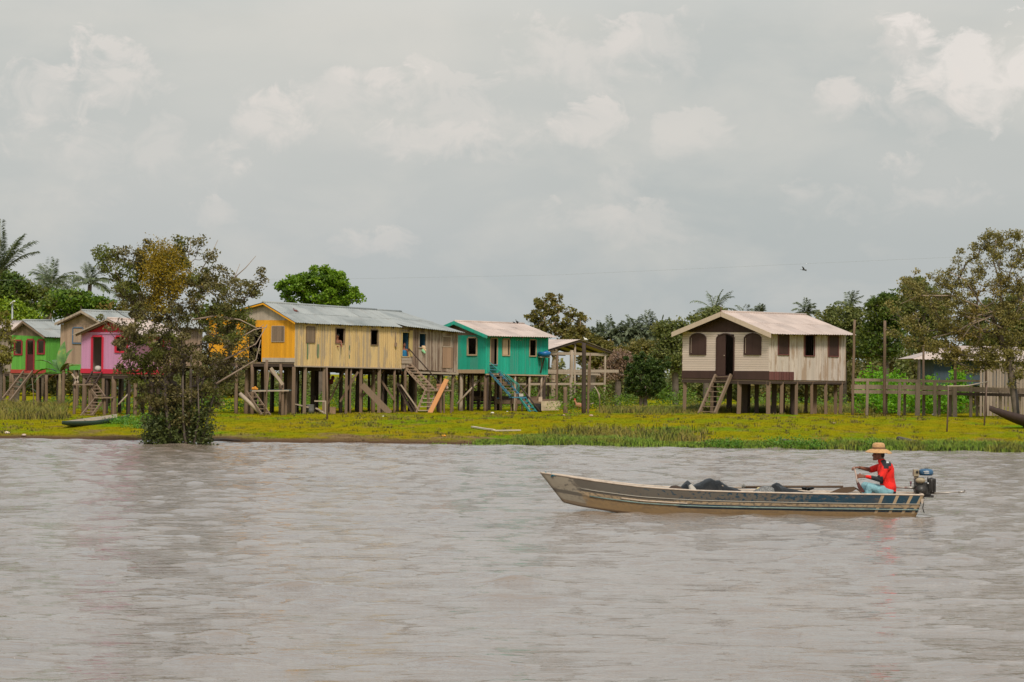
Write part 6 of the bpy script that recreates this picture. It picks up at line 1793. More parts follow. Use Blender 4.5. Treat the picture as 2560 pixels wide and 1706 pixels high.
# shirt
mb = MB()
capsule(mb, B_(2213, 1166.5, -.125), B_(2211, 1166.5, .125), .103, .103, 14)
capsule(mb, B_(2214, 1174, 0), B_(2216, 1194, 0), .160, .150, 16)
capsule(mb, B_(2216, 1194, 0), B_(2222, 1222, 0), .145, .145, 16)
capsule(mb, B_(2222, 1220, -.07), B_(2222, 1220, .07), .13, .13, 14); capsule(mb, B_(2224, 1229, -.07), B_(2224, 1229, .07), .115, .115, 12)
capsule(mb, sN, sN.lerp(eN, .8), .070, .072, 12); capsule(mb, sN.lerp(eN, .5), eN, .058, .052, 12); capsule(mb, eN, eN.lerp(wN, .92), .050, .033, 12)
capsule(mb, sF, sF.lerp(eF, .95), .070, .062, 12)
capsule(mb, B_(2203.5, 1153, -.0), B_(2209, 1161, 0), .070, .080, 14)
shirt = blob(mb, 'shirt', [cloth('red_cloth', (.78, .016, .008)), cloth('black_cloth', (.022, .022, .026)), plain('white_print', (.6, .6, .6), .8)], man, None, .0075, 3)
me = shirt.data; o0 = org(shirt)
for p in me.polygons:
    c = p.center + o0; x, y = proj(c); near = c.y < BD + .02; k = 0
    if x > 2200 + (y - 1150) * .5 and y < 1166 and y > 1150 and x + (y - 1150) * 1.1 > 2205 and x < 2228: k = 1           # yoke
    if 2209 < x < 2222 and 1166 <= y < 1172 and near: k = 1
    if 2216 < x < 2222 and 1148 < y < 1158 and near: k = 2
    if near and 2178 < x < 2200 and y > 1188 and c.y < BD - .13: k = 1                    # sleeve elbow band
    if near and x < 2163 and y > 1180 : k = 1                                             # cuff
    if near and 2194 < x < 2208 and 1192 < y < 1210: k = 1                                # side panel
    if y > 1229 or (2198 < x < 2210 and y > 1216): k = 1                                  # hem
    p.material_index = k
# jeans
mb = MB()
capsule(mb, B_(2220, 1227, -.08), B_(2220, 1227, .08), .125, .125, 14)
for h_, k2, a_ in ((B_(2218, 1229, -.09), kn, an), (B_(2216, 1229, .09), kf, af)):
    capsule(mb, h_, k2, .100, .072, 14); capsule(mb, k2, a_.lerp(k2, .06), .070, .056, 12)
blob(mb, 'jeans', cloth('light_blue_denim', (.22, .42, .47)), man, None, .009, 4)
# wristband
MB().tube([wF.lerp(eF, .02), wF.lerp(eF, .06)], .031, 10).build('wristband', M['dark'], man)
# straw hat
hat = thing('straw_hat', 'wide brimmed pale straw hat on the head of the man in the canoe', 'hat', B_(2196, 1122, 0))
straw = newmat('woven_straw'); s_ = straw[1].noise(1, 2, .6, straw[1].pos((30, 30, 160)))
setc(straw[1], straw[2], straw[1].ramp(s_, [(.35, (.38, .20, .08)), (.65, (.64, .39, .17))])); straw[2].inputs['Roughness'].default_value = .8
c = B_(2196.5, 1121.5, 0)
mb = MB().lathe(c, [(.118, -.01), (.120, .03), (.115, .07), (.098, .098), (.06, .108), (.015, .104), (.001, .104)], 28); mb.build('crown', straw[0], hat)
V = []; Fs = []; nr, na = 8, 48
for th in (0, -.006):
    for i in range(nr + 1):
        for k in range(na):
            a = 2 * pi * k / na; f = i / nr; r = .112 + .142 * f
            # brim curls up at the sides, dips fore and aft
            z = -.008 - .070 * f ** 1.6 * sin(a) ** 2 - .060 * f ** 1.8 * cos(a) ** 2 - (.016 * f * f if cos(a) > .6 else 0)
            V.append(c + Vector((r * cos(a) * 1.0, r * sin(a) * .92, z + th)))
for i in range(nr):
    for k in range(na):
        a0 = i * na + k; a1 = i * na + (k + 1) % na
        Fs.append((a0, a1, a1 + na, a0 + na)); o2 = (nr + 1) * na; Fs.append((a1 + o2, a0 + o2, a0 + na + o2, a1 + na + o2))
for k in range(na):
    a0 = nr * na + k; a1 = nr * na + (k + 1) % na; o2 = (nr + 1) * na; Fs.append((a0, a1, a1 + o2, a0 + o2))
MB().add(V, Fs, True).build('brim', straw[0], hat)
MB().lathe(c, [(.1205, -.008), (.1225, .0), (.1225, .022), (.1205, .026)], 28).build('hat_band', plain('brown_band', (.20, .11, .05), .8), hat)
# paddle held upright
pd = thing('paddle', 'short paddle with pale shaft and dark red blade held upright by the seated man', 'paddle', B_(2145, 1215))
MB().tube([B_(2136.5, 1172, .02), B_(2139, 1184, -.01), B_(2141.5, 1200, -.04), B_(2143, 1208, -.05)], [.017, .016, .017, .022], 10).build('shaft', plain('pale_shaft_wood', (.50, .38, .32), .6), pd)
mb = MB(); mb.tube([B_(2134, 1171, -.02), B_(2139, 1171.5, .06)], .016, 8); mb.build('grip', plain('grip_wood', (.45, .32, .26), .6), pd)
mb = MB()
mb.prism([B_(x, y, -.06) for x, y in ((2141, 1203), (2146, 1205), (2150, 1212), (2158, 1224), (2161, 1229), (2158, 1232), (2150, 1230), (2144, 1220), (2141, 1210))], (0, .02, 0))
mb.build('blade', plain('dark_red_blade', (.10, .025, .020), .5, vary=.5, scale=14), pd)
# ------------------------------------------------------------------ grass blades, reeds and tall weeds (stuff)
def blades(name, label, pts, h, w_, lean, m_, seed, per=5, spread=.07, cat='grass'):
    """tufts of tapering blades at the given (x, y) ground points"""
    rng = np.random.default_rng(seed); n = len(pts)
    X = np.repeat(pts[:, 0], per) + rng.normal(0, spread, n * per); Y = np.repeat(pts[:, 1], per) + rng.normal(0, spread, n * per)
    Z = np.repeat(pts[:, 2], per) - .02
    hh = np.repeat(pts[:, 3] if pts.shape[1] > 3 else np.full(n, h), per) * rng.uniform(.55, 1.15, n * per)
    az = rng.uniform(0, 2 * pi, n * per); ln = lean * rng.uniform(.2, 1, n * per) * hh
    dx, dy = np.cos(az), np.sin(az); W = w_ * rng.uniform(.7, 1.2, n * per) / 2
    fa = rng.uniform(-.9, .9, n * per); sx, sy = np.cos(fa), np.sin(fa)
    B0 = np.stack([X - sx * W, Y - sy * W, Z], 1); B1 = np.stack([X + sx * W, Y + sy * W, Z], 1)
    M0 = np.stack([X + dx * ln * .35 + sx * W * .7, Y + dy * ln * .35 + sy * W * .7, Z + hh * .6], 1); M1 = np.stack([X + dx * ln * .35 - sx * W * .7, Y + dy * ln * .35 - sy * W * .7, Z + hh * .6], 1)
    T = np.stack([X + dx * ln, Y + dy * ln, Z + hh * (1 - .25 * lean)], 1)
    V = np.stack([B0, B1, M0, M1, T], 1).reshape(-1, 3); k = np.arange(n * per)[:, None] * 5
    Fq = np.concatenate([k + [0, 1, 2, 3], k + [3, 2, 4, 4]], 1).reshape(-1, 4)
    # second face is a triangle: build it as such
    me = bpy.data.meshes.new(name); m = n * per
    me.vertices.add(len(V)); me.vertices.foreach_set('co', V.astype(np.float32).ravel())
    li = np.concatenate([k + [0, 1, 2, 3], k + [3, 2, 4]], 1).ravel().astype(np.int32)
    me.loops.add(m * 7); me.loops.foreach_set('vertex_index', li)
    st = (np.arange(m)[:, None] * 7 + [0, 4]).ravel().astype(np.int32)
    me.polygons.add(m * 2); me.polygons.foreach_set('loop_start', st)
    me.update(calc_edges=True)
    o = link_mesh(name, me, m_)
    return tag(o, label, cat, kind='stuff')
def scatter(n, x0, x1, y0, y1, rng, dens=None):
    """ground points inside a depth band, across the view"""
    out = []
    while len(out) < n:
        y = y0 + (y1 - y0) * rng.random(); x = (x0 + (x1 - x0) * rng.random() - 1280) * y / F
        z = gz(x, y)
        if z < .03: continue
        if dens is not None and rng.random() > dens(x, y): continue
        out.append((x, y, z))
    return np.array(out)
def gfac(x, y): return .5 + .5 * sin(x * .55 + 1.3 * sin(y * .21)) * sin(y * .35 + x * .2)
rng = np.random.default_rng(77)
turf = bpy.data.materials.new('turf_blades'); turf.use_nodes = True
N = NT(turf.node_tree); b = turf.node_tree.nodes['Principled BSDF']
c_ = grasscolor(N)
c_ = N.mix(1.0, c_, N.ramp(N.island(), [(0, (.8, .82, .7)), (.6, (1, 1, 1)), (1, (1.4, 1.3, 1.2))]), 'MULTIPLY')
setc(N, b, c_); b.inputs['Roughness'].default_value = .8; b.inputs['Specular IOR Level'].default_value = .05
tr = N.n('ShaderNodeBsdfTranslucent', ins={'Color': c_}); mx = N.n('ShaderNodeMixShader', ins={0: .12, 1: b.outputs[0], 2: tr.outputs[0]}); turf.node_tree.links.new(N.n('ShaderNodeCombineXYZ', ins={0: 0.0, 1: -.2, 2: 1.0}).outputs[0], b.inputs['Normal']); turf.node_tree.links.new(mx.outputs[0], turf.node_tree.nodes['Material Output'].inputs[0])
blades('grass', 'short olive yellow grass covering the river bank', scatter(42000, -120, 2700, 101, 150, rng), .05, .024, 1.2, turf, 1, 5, .10)
rough = leafmat('olive_rough_grass', (.16, .17, .015), (.24, .20, .02), (.30, .22, .04), up=True, trans=.15)
fresh = leafmat('fresh_green_grass', (.13, .24, .012), (.20, .31, .018), (.29, .37, .05), alt=(.26, .25, .03), altpos=.58, scale=.8, up=True, trans=.15)
olive = leafmat('tall_olive_grass', (.17, .18, .015), (.26, .22, .025), (.36, .27, .07), alt=(.14, .20, .014), altpos=.55, scale=.4, up=True, trans=.2)
# darker coarser tufts dotted over the turf
blades('rough_grass', 'scattered darker coarse tufts in the short grass', scatter(700, -100, 2660, 103, 140, rng, lambda x, y: .15 + .85 * (gfac(x, y) > .62)), .15, .03, .8, rough, 2, 12, .09)
def band(px0, px1, pya, pyb, n, hfun, seed_):
    out = []
    r = np.random.default_rng(seed_)
    for _ in range(n):
        px = px0 + (px1 - px0) * r.random(); py = pya + (pyb - pya) * r.random()
        q = onground(px, py)
        out.append((q.x, q.y, q.z, hfun(px, r)))
    return np.array(out)
# bright reed fringe along the water, right half
def shoreband(px0, px1, a, b_, n, hfun, seed_):
    out = []; r = np.random.default_rng(seed_)
    for _ in range(n):
        px = px0 + (px1 - px0) * (r.beta(1.5, 1.5) if b_ > 2 else r.random()); y0 = 101.2; x = (px - 1280) * y0 / F
        y = shore(x) + a + (b_ - a) * r.random(); x = (px - 1280) * y / F
        out.append((x, y, max(gz(x, y), -.03), hfun(px, r)))
    return np.array(out)
blades('reeds', 'bright green grass fringe at the water edge', np.concatenate([
    shoreband(1190, 1330, -.1, .5, 260, lambda p, r: .16, 1), shoreband(1290, 1640, -.2, 2.6, 2600, lambda p, r: .16 + .14 * r.random(), 2), shoreband(1640, 1780, -.1, .8, 260, lambda p, r: .16, 3),
    shoreband(1770, 2100, -.2, .7, 700, lambda p, r: .18 + .1 * r.random(), 4), shoreband(2080, 2580, -.3, 1.2, 1500, lambda p, r: .2 + .22 * r.random(), 5),
    shoreband(1080, 1290, -.9, -.3, 24, lambda p, r: .15, 6)]), .2, .028, .75, fresh, 3, 7, .09, cat='reeds')
blades('tall_grass', 'tall olive and straw coloured grass on the bank below the shed and under the houses', np.concatenate([
    shoreband(1360, 1780, .8, 9.5, 430, lambda p, r: .18 + .34 * r.random() ** 1.5, 7),
    band(-20, 160, 1018, 1050, 700, lambda p, r: .35 + .3 * r.random(), 8),
    band(1500, 1720, 1024, 1034, 420, lambda p, r: .25 + .2 * r.random(), 9), band(1720, 2130, 1024, 1033, 900, lambda p, r: .3 + .25 * r.random(), 10), band(2120, 2470, 1026, 1034, 900, lambda p, r: .35 + .3 * r.random(), 11)]),
    .35, .03, .8, olive, 4, 9, .12)
weedm = leafmat('bank_weed_leaves', (.06, .17, .012), (.11, .25, .02), (.18, .32, .04))
rg = np.random.default_rng(5)
def weeds(name, label, spots, n, m_, L, hz=.25):
    Cs = []
    for px, py, rx in spots:
        q = onground(px, py)
        k = int(n * rx / 20)
        C = rg.normal(size=(k, 3)) * np.array([rx * q.y / F * .55, .35, hz * .45]) + np.array([q.x, q.y, q.z + hz * .5])
        Cs.append(C[C[:, 2] > q.z - .02])
    o = link_mesh(name, leafmesh(name, np.concatenate(Cs), L, L * .5, rg, 0), m_)
    return tag(o, label, 'weeds', kind='stuff')
weeds('bank_weeds', 'low leafy weeds at the water edge and round the small green boat', [(1800, 1120, 35), (1840, 1122, 20), (1950, 1118, 45), (2010, 1120, 38), (2040, 1122, 25), (2180, 1124, 30), (330, 1062, 50), (355, 1072, 40), (380, 1052, 40), (300, 1060, 30)], 260, weedm, .10)
weeds('bank_weeds', 'dark low leafy growth under the houses', [(560, 1030, 30), (600, 1032, 30), (640, 1025, 25), (1180, 1022, 50), (1250, 1018, 30), (1460, 1010, 40), (1420, 1015, 30), (860, 1025, 25), (930, 1022, 20), (220, 1020, 60), (300, 1030, 50)], 200, weedm, .12, .5)
weeds('potted_plants', 'dark leafy plants on the raised table under the orange fronted house', [(720, 1010, 35), (733, 1008, 20)], 200, lf_dark, .10, .4)
o = bpy.data.objects['potted_plants']; 

# ------------------------------------------------------------------ banana plants
ban = newmat('banana_leaf'); nb = ban[1].noise(3, 3, .5, ban[1].pos()); setc(ban[1], ban[2], ban[1].ramp(nb, [(.4, (.045, .12, .016)), (.62, (.10, .21, .03)), (.72, (.28, .21, .03))])); ban[2].inputs['Roughness'].default_value = .45
bano = plain('dry_orange_banana_leaf', (.38, .17, .03), .7, vary=.4)
def banana(label, px, py, h, leaves, D=None):
    q = onground(px, py) if D is None else Vector((P(px, py, D).x, D, 0)); q.z = gz(q.x, q.y)
    t = thing('banana_plant', label, 'banana plant', q, 'banana plants by the green house')
    top = q + Vector((0, 0, h))
    MB().tube([q - Vector((0, 0, .1)), q + Vector((.02, 0, h * .5)), top], [.11, .09, .055], 8).build('trunk', plain('banana_stem', (.24, .19, .10), .8, vary=.4), t)
    for az, el, ln, wd, dry in leaves:
        d = Vector((cos(radians(az)) * cos(radians(el)), sin(radians(az)) * cos(radians(el)), sin(radians(el)))); p = top.copy(); m = 12; pts = [p.copy()]
        for k in range(m): p = p + d * ln / m; d = (d + Vector((0, 0, -.10 - .08 * k / m))).normalized(); pts.append(p.copy())
        mb = MB(); vs = []
        sd = (pts[-1] - pts[0]).cross(Vector((0, 0, 1))).normalized()
        for k, p in enumerate(pts):
            f = k / m; w_ = wd * sin(pi * min(1, max(0, (f - .10) / .9)) ** .75) + .01
            up = Vector((0, 0, .22 * w_))
            vs += [p + sd * w_ + up * rj(.6, 1.2), p, p - sd * w_ + up * rj(.6, 1.2)]
        fs = []
        for k in range(m): a = k * 3; fs += [(a, a + 1, a + 4, a + 3), (a + 1, a + 2, a + 5, a + 4)]
        mb.add(vs, fs, False)
        mb.build('leaf', bano if dry else ban[0], t)
    return t
banana('tallest banana plant with broad green leaves right of the green house door', 148, 1028, 1.75, [(180, 55, 1.5, .24, 0), (165, 30, 1.5, .23, 0), (200, 15, 1.4, .22, 0), (80, 80, 1.7, .22, 0), (40, 75, 1.5, .20, 0), (10, 50, 1.2, .17, 1), (350, 30, .8, .15, 1), (190, -10, .9, .2, 1), (120, 60, 1.3, .2, 0), (-30, 60, 1.0, .16, 0)])
banana('short young banana plant with an orange dry leaf below the green house stairs', 60, 1012, .75, [(180, 50, 1.2, .18, 0), (150, 70, 1.2, .16, 0), (10, 75, 1.1, .14, 0), (30, 50, 1.0, .15, 0), (200, 30, .6, .15, 1), (-20, 30, .8, .14, 0), (190, 20, 1.3, .15, 0)])
banana('low banana plant behind the posts right of the pink house stairs', 305, 1020, .8, [(200, 60, 1.1, .17, 0), (150, 40, 1.1, .17, 0), (20, 50, 1.1, .16, 0), (-20, 35, 1.0, .15, 0), (90, 70, 1.0, .15, 0)])

# ------------------------------------------------------------------ walkway, tall poles, fence and hut on the right
def mk_walk():
    D = 137.0
    c = P(2300, 1030, D)
    t = thing('timber_walkway', 'raised weathered timber walkway with thick side boards, running right from the white house', 'walkway', (c.x, c.y, gz(c.x, c.y)))
    def h(px): return D - (px - 2130) * .004
    pw = boards('silvery_walkway_wood', (.34, .25, .185), .25, .5)
    for nm, x0, y0, x1, y1, w_, off in (('top_rail', 2130, 950, 2242, 951, .14, 0), ('top_rail', 2242, 951.5, 2300, 953, .14, .02), ('top_rail', 2300, 953, 2390, 954, .13, 0), ('top_rail', 2390, 952, 2450, 953, .10, .1),
                                  ('side_board', 2128, 967.5, 2300, 969, .22, 0), ('side_board', 2300, 969.5, 2400, 971, .22, .03), ('side_board', 2390, 973, 2580, 978, .24, .06),
                                  ('lower_board', 2128, 979.5, 2270, 981, .17, .05), ('lower_board', 2270, 982, 2392, 983, .19, .03), ('deck', 2392, 985, 2580, 989, .15, .3)):
        MB().bar(P(x0, y0, h(x0) - off), P(x1, y1, h(x1) - off), .05, w_).build(nm, M['darkwood'] if nm == 'deck' else pw, t)
    mb = MB()
    for i in range(60):
        x = 2135 + i * 7.3; mb.bar(P(x, 972, h(x) + .1), P(x, 972, h(x) + 1.2), .13, .03)
    mb.build('walk_planks', M['oldwood'], t)
    for px, yt, w_, dd in ((2169, 950, .13, -.06), (2216, 955, .13, 1.2), (2249, 957, .14, -.06), (2262, 957, .12, 1.2), (2295, 957, .22, -.08), (2310, 975, .13, 1.2), (2337, 955, .15, -.1), (2349, 962, .13, .9), (2372, 975, .12, 1.2), (2377, 975, .14, .6), (2387, 968, .20, -.1), (2427, 962, .13, -.1), (2443, 975, .12, 1.2), (2500, 975, .13, -.1), (2550, 975, .13, -.1)):
        q = P(px, yt, h(px) + dd); post(t, q, q.z, w_, pw, round_=False)
mk_walk()
for px, pyt, pxb, D, w_, lb in ((2136.5, 800, 2131, 136.0, .13, 'tall dark pole standing at the right end wall of the white house'), (2212, 802, 2211, 136.2, .15, 'tall knotty brown pole in front of the walkway, second from the white house'),
                            (2309, 863, 2308, 138.6, .12, 'thin pale pole rising behind the middle of the walkway'), (2388, 865, 2387, 136.3, .15, 'thick pole rising in front of the hut roof at the walkway joint'), (2466, 885, 2464, 138.0, .12, 'tall pole in front of the plank fence, right of the bare stick frame'),
                            (1460, 858, 1459, 143.0, .22, 'thick dark pole in front of the open shed, reaching its roof'), (1472, 905, 1470, 144.0, .11, 'dark pole just right of the thickest shed pole'), (1413, 968, 1414, 143.5, .22, 'short thick post in front of the open shed')):
    a = P(px, pyt, D); b_ = P(pxb, 1036, D); b_.z = gz(b_.x, D) - .2
    mb = MB(); k = 7
    mb.tube([b_.lerp(a, i / k) + Vector((rj(.012), 0, 0)) for i in range(k + 1)], [w_ / 2 * (1.1 - .2 * i / k) for i in range(k + 1)], 8)
    tag(mb.build('wooden_pole', M['postwood'] if px != 1460 else M['darkwood'], loc=b_), lb, 'pole', 'wooden poles on the bank')
def mk_hut():
    pl = Plan(2334, 2438, 2620, 150, radians(62))
    W, L = pl.W, pl.L
    # simple hipped roof hut seen through the tree
    c = pl.pt(-W / 2, L / 2, pl.g(0, 0))
    t = thing('far_hut', 'low blue walled hut with a pale hipped roof, half hidden by the riverside tree', 'house', c)
    D = 152.0
    z0 = zat(P(2400, 930, D).x, D, 940); ze = zat(P(2400, 898, D).x, D, 898)
    A, B = P(2335, 898, D), P(2560, 903, D); Lx = B.x - A.x
    zr = P(2440, 866, D + 2.5).z
    bluew = boards('faded_blue_hut_wall', (.045, .075, .10), .2, .4)
    f = (Vector((A.x, D, 0)), Vector((1, 0, 0)), Vector((0, -1, 0)))
    wall(f, 0, Lx, lambda s: z0 - .5, lambda s: ze - .03, .3, [(1.0, 1.6, ze - 1.1, ze - .3)]).build('wall', bluew, t)
    f2 = (Vector((A.x, D, 0)), Vector((0, 1, 0)), Vector((-1, 0, 0)))
    wall(f2, 0, 5, lambda s: z0 - .5, lambda s: ze - .03, .3).build('wall', bluew, t)
    f3 = (Vector((A.x, D + 5, 0)), Vector((1, 0, 0)), Vector((0, 1, 0)))
    wall(f3, 0, Lx, lambda s: z0 - .5, lambda s: ze - .03, .3).build('wall', bluew, t)
    f4 = (Vector((A.x + Lx, D, 0)), Vector((0, 1, 0)), Vector((1, 0, 0)))
    wall(f4, 0, 5, lambda s: z0 - .5, lambda s: ze - .03, .3).build('wall', bluew, t)
    x0 = P(2283, 893, D - .5).x; x1 = P(2600, 903, D - .5).x; r0 = P(2370, 868, D + 2.5).x; r1 = P(2540, 868, D + 2.5).x
    ye, yb = D - .6, D + 5.6
    mb = MB()
    corrugated((r0, D + 2.5, zr), (r1, D + 2.5, zr), (x0, ye, ze - .02), (x1, ye, ze - .08), mb)
    corrugated((r0, D + 2.5, zr), (r1, D + 2.5, zr), (x0, yb, ze), (x1, yb, ze), mb)
    mb.add([(x0, ye, ze), (x0, yb, ze), (r0, D + 2.5, zr + .02)], [(0, 1, 2)]); mb.add([(x1, ye, ze - .05), (x1, yb, ze), (r1, D + 2.5, zr + .02)], [(0, 1, 2)])
    mb.build('roof', M['fibre'], t)
    for px in (2345, 2390, 2440, 2500):
        q = P(px, 950, D + .2); post(t, q, z0 - .4, .14, M['darkwood'])
mk_hut()
def mk_fence():
    D = 141.0; a = P(2449, 1030, D)
    t = thing('plank_fence', 'high fence of upright grey planks behind the walkway at the right edge', 'fence', (a.x, D, gz(a.x, D)))
    fw = boards('grey_fence_planks', (.33, .26, .20), .3, .6)
    mb = MB(); x = a.x; e = P(2640, 1000, D).x
    while x < e:
        w_ = rj(.10, .17); zt = P(2500, 915 + rj(5), D).z + (rj(.1))
        if (x - a.x) > P(2520, 900, D).x - a.x: zt -= .0
        mb.box((x + w_ / 2, D + rj(.01), (zt + gz(x, D)) / 2 - .05), (w_, .025, zt - gz(x, D) + .1)); x += w_ + rj(.01, .05)
    mb.build('planks', fw, t)
    for y in (925, 1015): MB().bar(P(2446, y, D + .04), P(2640, y, D + .04), .04, .09).build('rail', M['postwood'], t)
mk_fence()
# stick frame on the grass
def mk_goal():
    a, b_ = onground(2367, 1080), onground(2460, 1064)
    ta, tb = P(2371, 967, a.y), P(2467, 957, b_.y)
    t = thing('goal', 'bare frame of two thin upright sticks with a crossbar on the grass', 'goal', (a + b_) / 2)
    for q, w_ in ((a, ta), (b_, tb)): MB().tube([q - Vector((0, 0, .15)), q.lerp(w_, .5) + Vector((.015, 0, 0)), w_], [.034, .03, .026], 6).build('upright', boards('reddish_stick', (.16, .10, .075), .2, .4), t)
    MB().tube([ta + Vector((-.03, 0, .02)), ta.lerp(tb, .45) + Vector((0, 0, -.05)), tb + Vector((.05, 0, .04))], [.028, .03, .026], 6).build('crossbar', M['palewood'], t)
mk_goal()
def stakeat(px, pyb, pyt, r, lb, dx=0, m_='postwood'):
    q = onground(px, pyb); tq = P(px + dx, pyt, q.y)
    tag(MB().tube([q - Vector((0, 0, .15)), q.lerp(tq, .5) + Vector((.01, 0, 0)), tq], [r, r * .95, r * .85], 6).build('stake', M[m_], loc=q), lb, 'stake')
stakeat(818, 1050, 918, .045, 'tall thin stake on the grass in front of the yellow plank wall', -1)
stakeat(660, 1040, 930, .03, 'thin crooked stake on the grass left of the raised table', 12)
stakeat(86, 1032, 945, .022, 'thin bare stick standing in the grass between the two banana plants', -6)
stakeat(1499, 1027, 985, .03, 'short dead stick with a bent pale top beside the open shed', 0)
stakeat(788, 1033, 990, .05, 'short post of the low rail by the metal tub', 0)
# power line and lamp
mb = MB(); a, b_ = P(-200, 702, 185), P(2800, 622, 160); pts = []
for i in range(61):
    f = i / 60; px = -200 + 3000 * f; py = np.interp(px, [-200, 0, 620, 905, 1385, 2390, 2800], [702, 701, 699, 697, 688, 643, 622]); pts.append(P(px, py, 185 - 25 * f))
mb.tube(pts, .0045, 5); tag(mb.build('power_line', plain('grey_cable', (.34, .36, .36), .6), loc=pts[30]), 'thin grey power line crossing the sky above the roofs', 'power line')
q = P(31, 830, 158); t = thing('street_lamp', 'thin lamp post with a small white lamp head above the roofs at the left edge', 'street lamp', (q.x, q.y, gz(q.x, q.y)))
MB().tube([(q.x, q.y, gz(q.x, q.y) - .1), P(31, 758, 158)], [.07, .045], 8).build('pole', plain('grey_lamp_pole', (.36, .37, .36), .5), t)
MB().bar(P(27, 760, 158), P(36, 753, 157.6), .10, .06).build('lamp_head', plain('white_lamp', (.8, .8, .8), .3), t)

# ------------------------------------------------------------------ small boats on the bank
def canoe(name, label, stern, bow, W, H, mo, mi, rise=.25, flip=0):
    """open wooden canoe from the stern point to the bow point, both at gunwale height"""
    stern, bow = Vector(stern), Vector(bow); ax = (bow - stern); L = ax.length; d = ax.normalized(); sd = d.cross(Vector((0, 0, 1))).normalized(); up = sd.cross(d)
    n = 30; vo = []; fo = []; NJ = 9
    for th, k_ in ((0, 0), (.025, 1)):
        for i in range(n + 1):
            f = i / n; w_ = W / 2 * (sin(pi * min(1, .12 + f * .88)) ** .6 if f < 1 else 0) ; w_ = W / 2 * min(1, (1 - f) * 3.2) ** .7 * (.62 + .38 * sin(pi * f)) + .01
            h = H * (1 - .55 * max(0, f - .65) / .35) ; sh = rise * max(0, f - .6) ** 2 / .16 + rise * .2 * max(0, .2 - f) / .2
            for j in range(NJ):
                a = pi * j / (NJ - 1); y = -cos(a) * max(w_ - th, .004); z = -(max(sin(a), 0) ** .7) * max(h - th, .01)
                vo.append(stern + d * (L * f) + sd * y + up * (z + sh))
    S = (n + 1) * NJ
    for i in range(n):
        for j in range(NJ - 1):
            a = i * NJ + j; fo.append((a, a + 1, a + NJ + 1, a + NJ)); fo.append((S + a + 1, S + a, S + a + NJ, S + a + NJ + 1))
        fo.append((i * NJ, (i + 1) * NJ, S + (i + 1) * NJ, S + i * NJ)); a = i * NJ + NJ - 1; fo.append((a + NJ, a, S + a, S + a + NJ))
    t = thing(name, label, 'boat', (stern + bow) / 2 - Vector((0, 0, H)))
    me = MB().add(vo, fo, True).mesh('hull'); h = link_mesh('hull', me, [mo, mi], t)
    for i, p in enumerate(h.data.polygons):
        if any(v >= S for v in p.vertices): p.material_index = 1
    for f in (.18, .48, .72):
        w_ = W / 2 * min(1, (1 - f) * 3.2) ** .7 * (.62 + .38 * sin(pi * f)) - .02
        c = stern + d * (L * f) + up * (-.05 + rise * max(0, f - .6) ** 2 / .16); MB().bar(c - sd * w_, c + sd * w_, .16, .03).build('thwart', mi, t)
    return t
g1, g2 = onground(170, 1072), onground(300, 1046)
canoe('canoe', 'small dark green wooden boat pulled up on the grass below the pink house', P(308, 1037, g2.y - 1.0), P(155, 1059, g1.y - .2), .95, .30, boards('dark_green_hull', (.025, .07, .045), .3, .4, (.12, .10, .07)), boards('pale_boat_inside', (.48, .40, .31), .2, .5), .10)
r_ = onground(2552, 1072)
canoe('canoe', 'dark red brown canoe prow reaching in from the right edge above the grass', P(2760, 1062, r_.y + 2.0), P(2472, 1031.5, r_.y - .6), 1.0, .48, boards('dark_red_brown_hull', (.060, .032, .028), .3, .4), boards('rust_red_inside', (.14, .05, .035), .2, .3), .30)
for px in (2560, 2640):
    q = P(px, 1075, r_.y + (px - 2472) * .009); MB().tube([(q.x, q.y, gz(q.x, q.y) - .1), (q.x, q.y, gz(q.x, q.y) + .45)], .06, 6).build('canoe_prop', M['postwood'], loc=(q.x, q.y, gz(q.x, q.y)))
    tag(bpy.data.objects['canoe_prop' if px == 2560 else 'canoe_prop.001'], 'short post propping up the dark red brown canoe', 'post', 'props under the red brown canoe')

# ------------------------------------------------------------------ driftwood, planks, litter
def log(name, lb, pts, r, m_, cat='log', lift=.04, flat=False):
    P3 = []
    for px, py in pts:
        q = onground(px, py); P3.append(q + Vector((0, 0, lift)))
    mb = MB()
    if flat:
        for a, b_ in zip(P3[:-1], P3[1:]): mb.bar(a, b_, r * 2.4, r)
    else: mb.tube(P3, [r * rj(.85, 1.1) for _ in P3], 7)
    tag(mb.build(name, m_, loc=P3[0]), lb, cat)
dw = plain('grey_driftwood', (.12, .09, .075), .9, vary=.4, scale=8)
log('driftwood', 'long grey driftwood branch slanting down the bank at the right', [(2246, 1101), (2275, 1108), (2305, 1116), (2330, 1123)], .09, dw, 'driftwood', .06)
log('driftwood', 'dark half buried beam on the bank left of the man\'s hat', [(1951, 1103), (1980, 1107), (2018, 1115)], .055, dw, 'driftwood', .04)
log('driftwood', 'dark log lying along the waterline at the right edge', [(2500, 1124), (2540, 1120), (2620, 1119)], .10, dw, 'driftwood', .05)
log('driftwood', 'thin dark branch at the waterline right of the river tree', [(515, 1103), (560, 1101), (600, 1104)], .04, dw, 'driftwood', .03)
log('white_plank', 'pale weathered plank on the grass, left one of a broken pair', [(1181, 1071), (1205, 1075), (1235, 1079)], .05, boards('bleached_plank', (.66, .56, .46), .1, .3), 'plank', .06, True)
log('white_plank', 'pale straight plank on the grass, right one of a broken pair', [(1241, 1080), (1270, 1079.5), (1299, 1079)], .05, boards('bleached_plank_2', (.66, .56, .46), .1, .3), 'plank', .05, True)
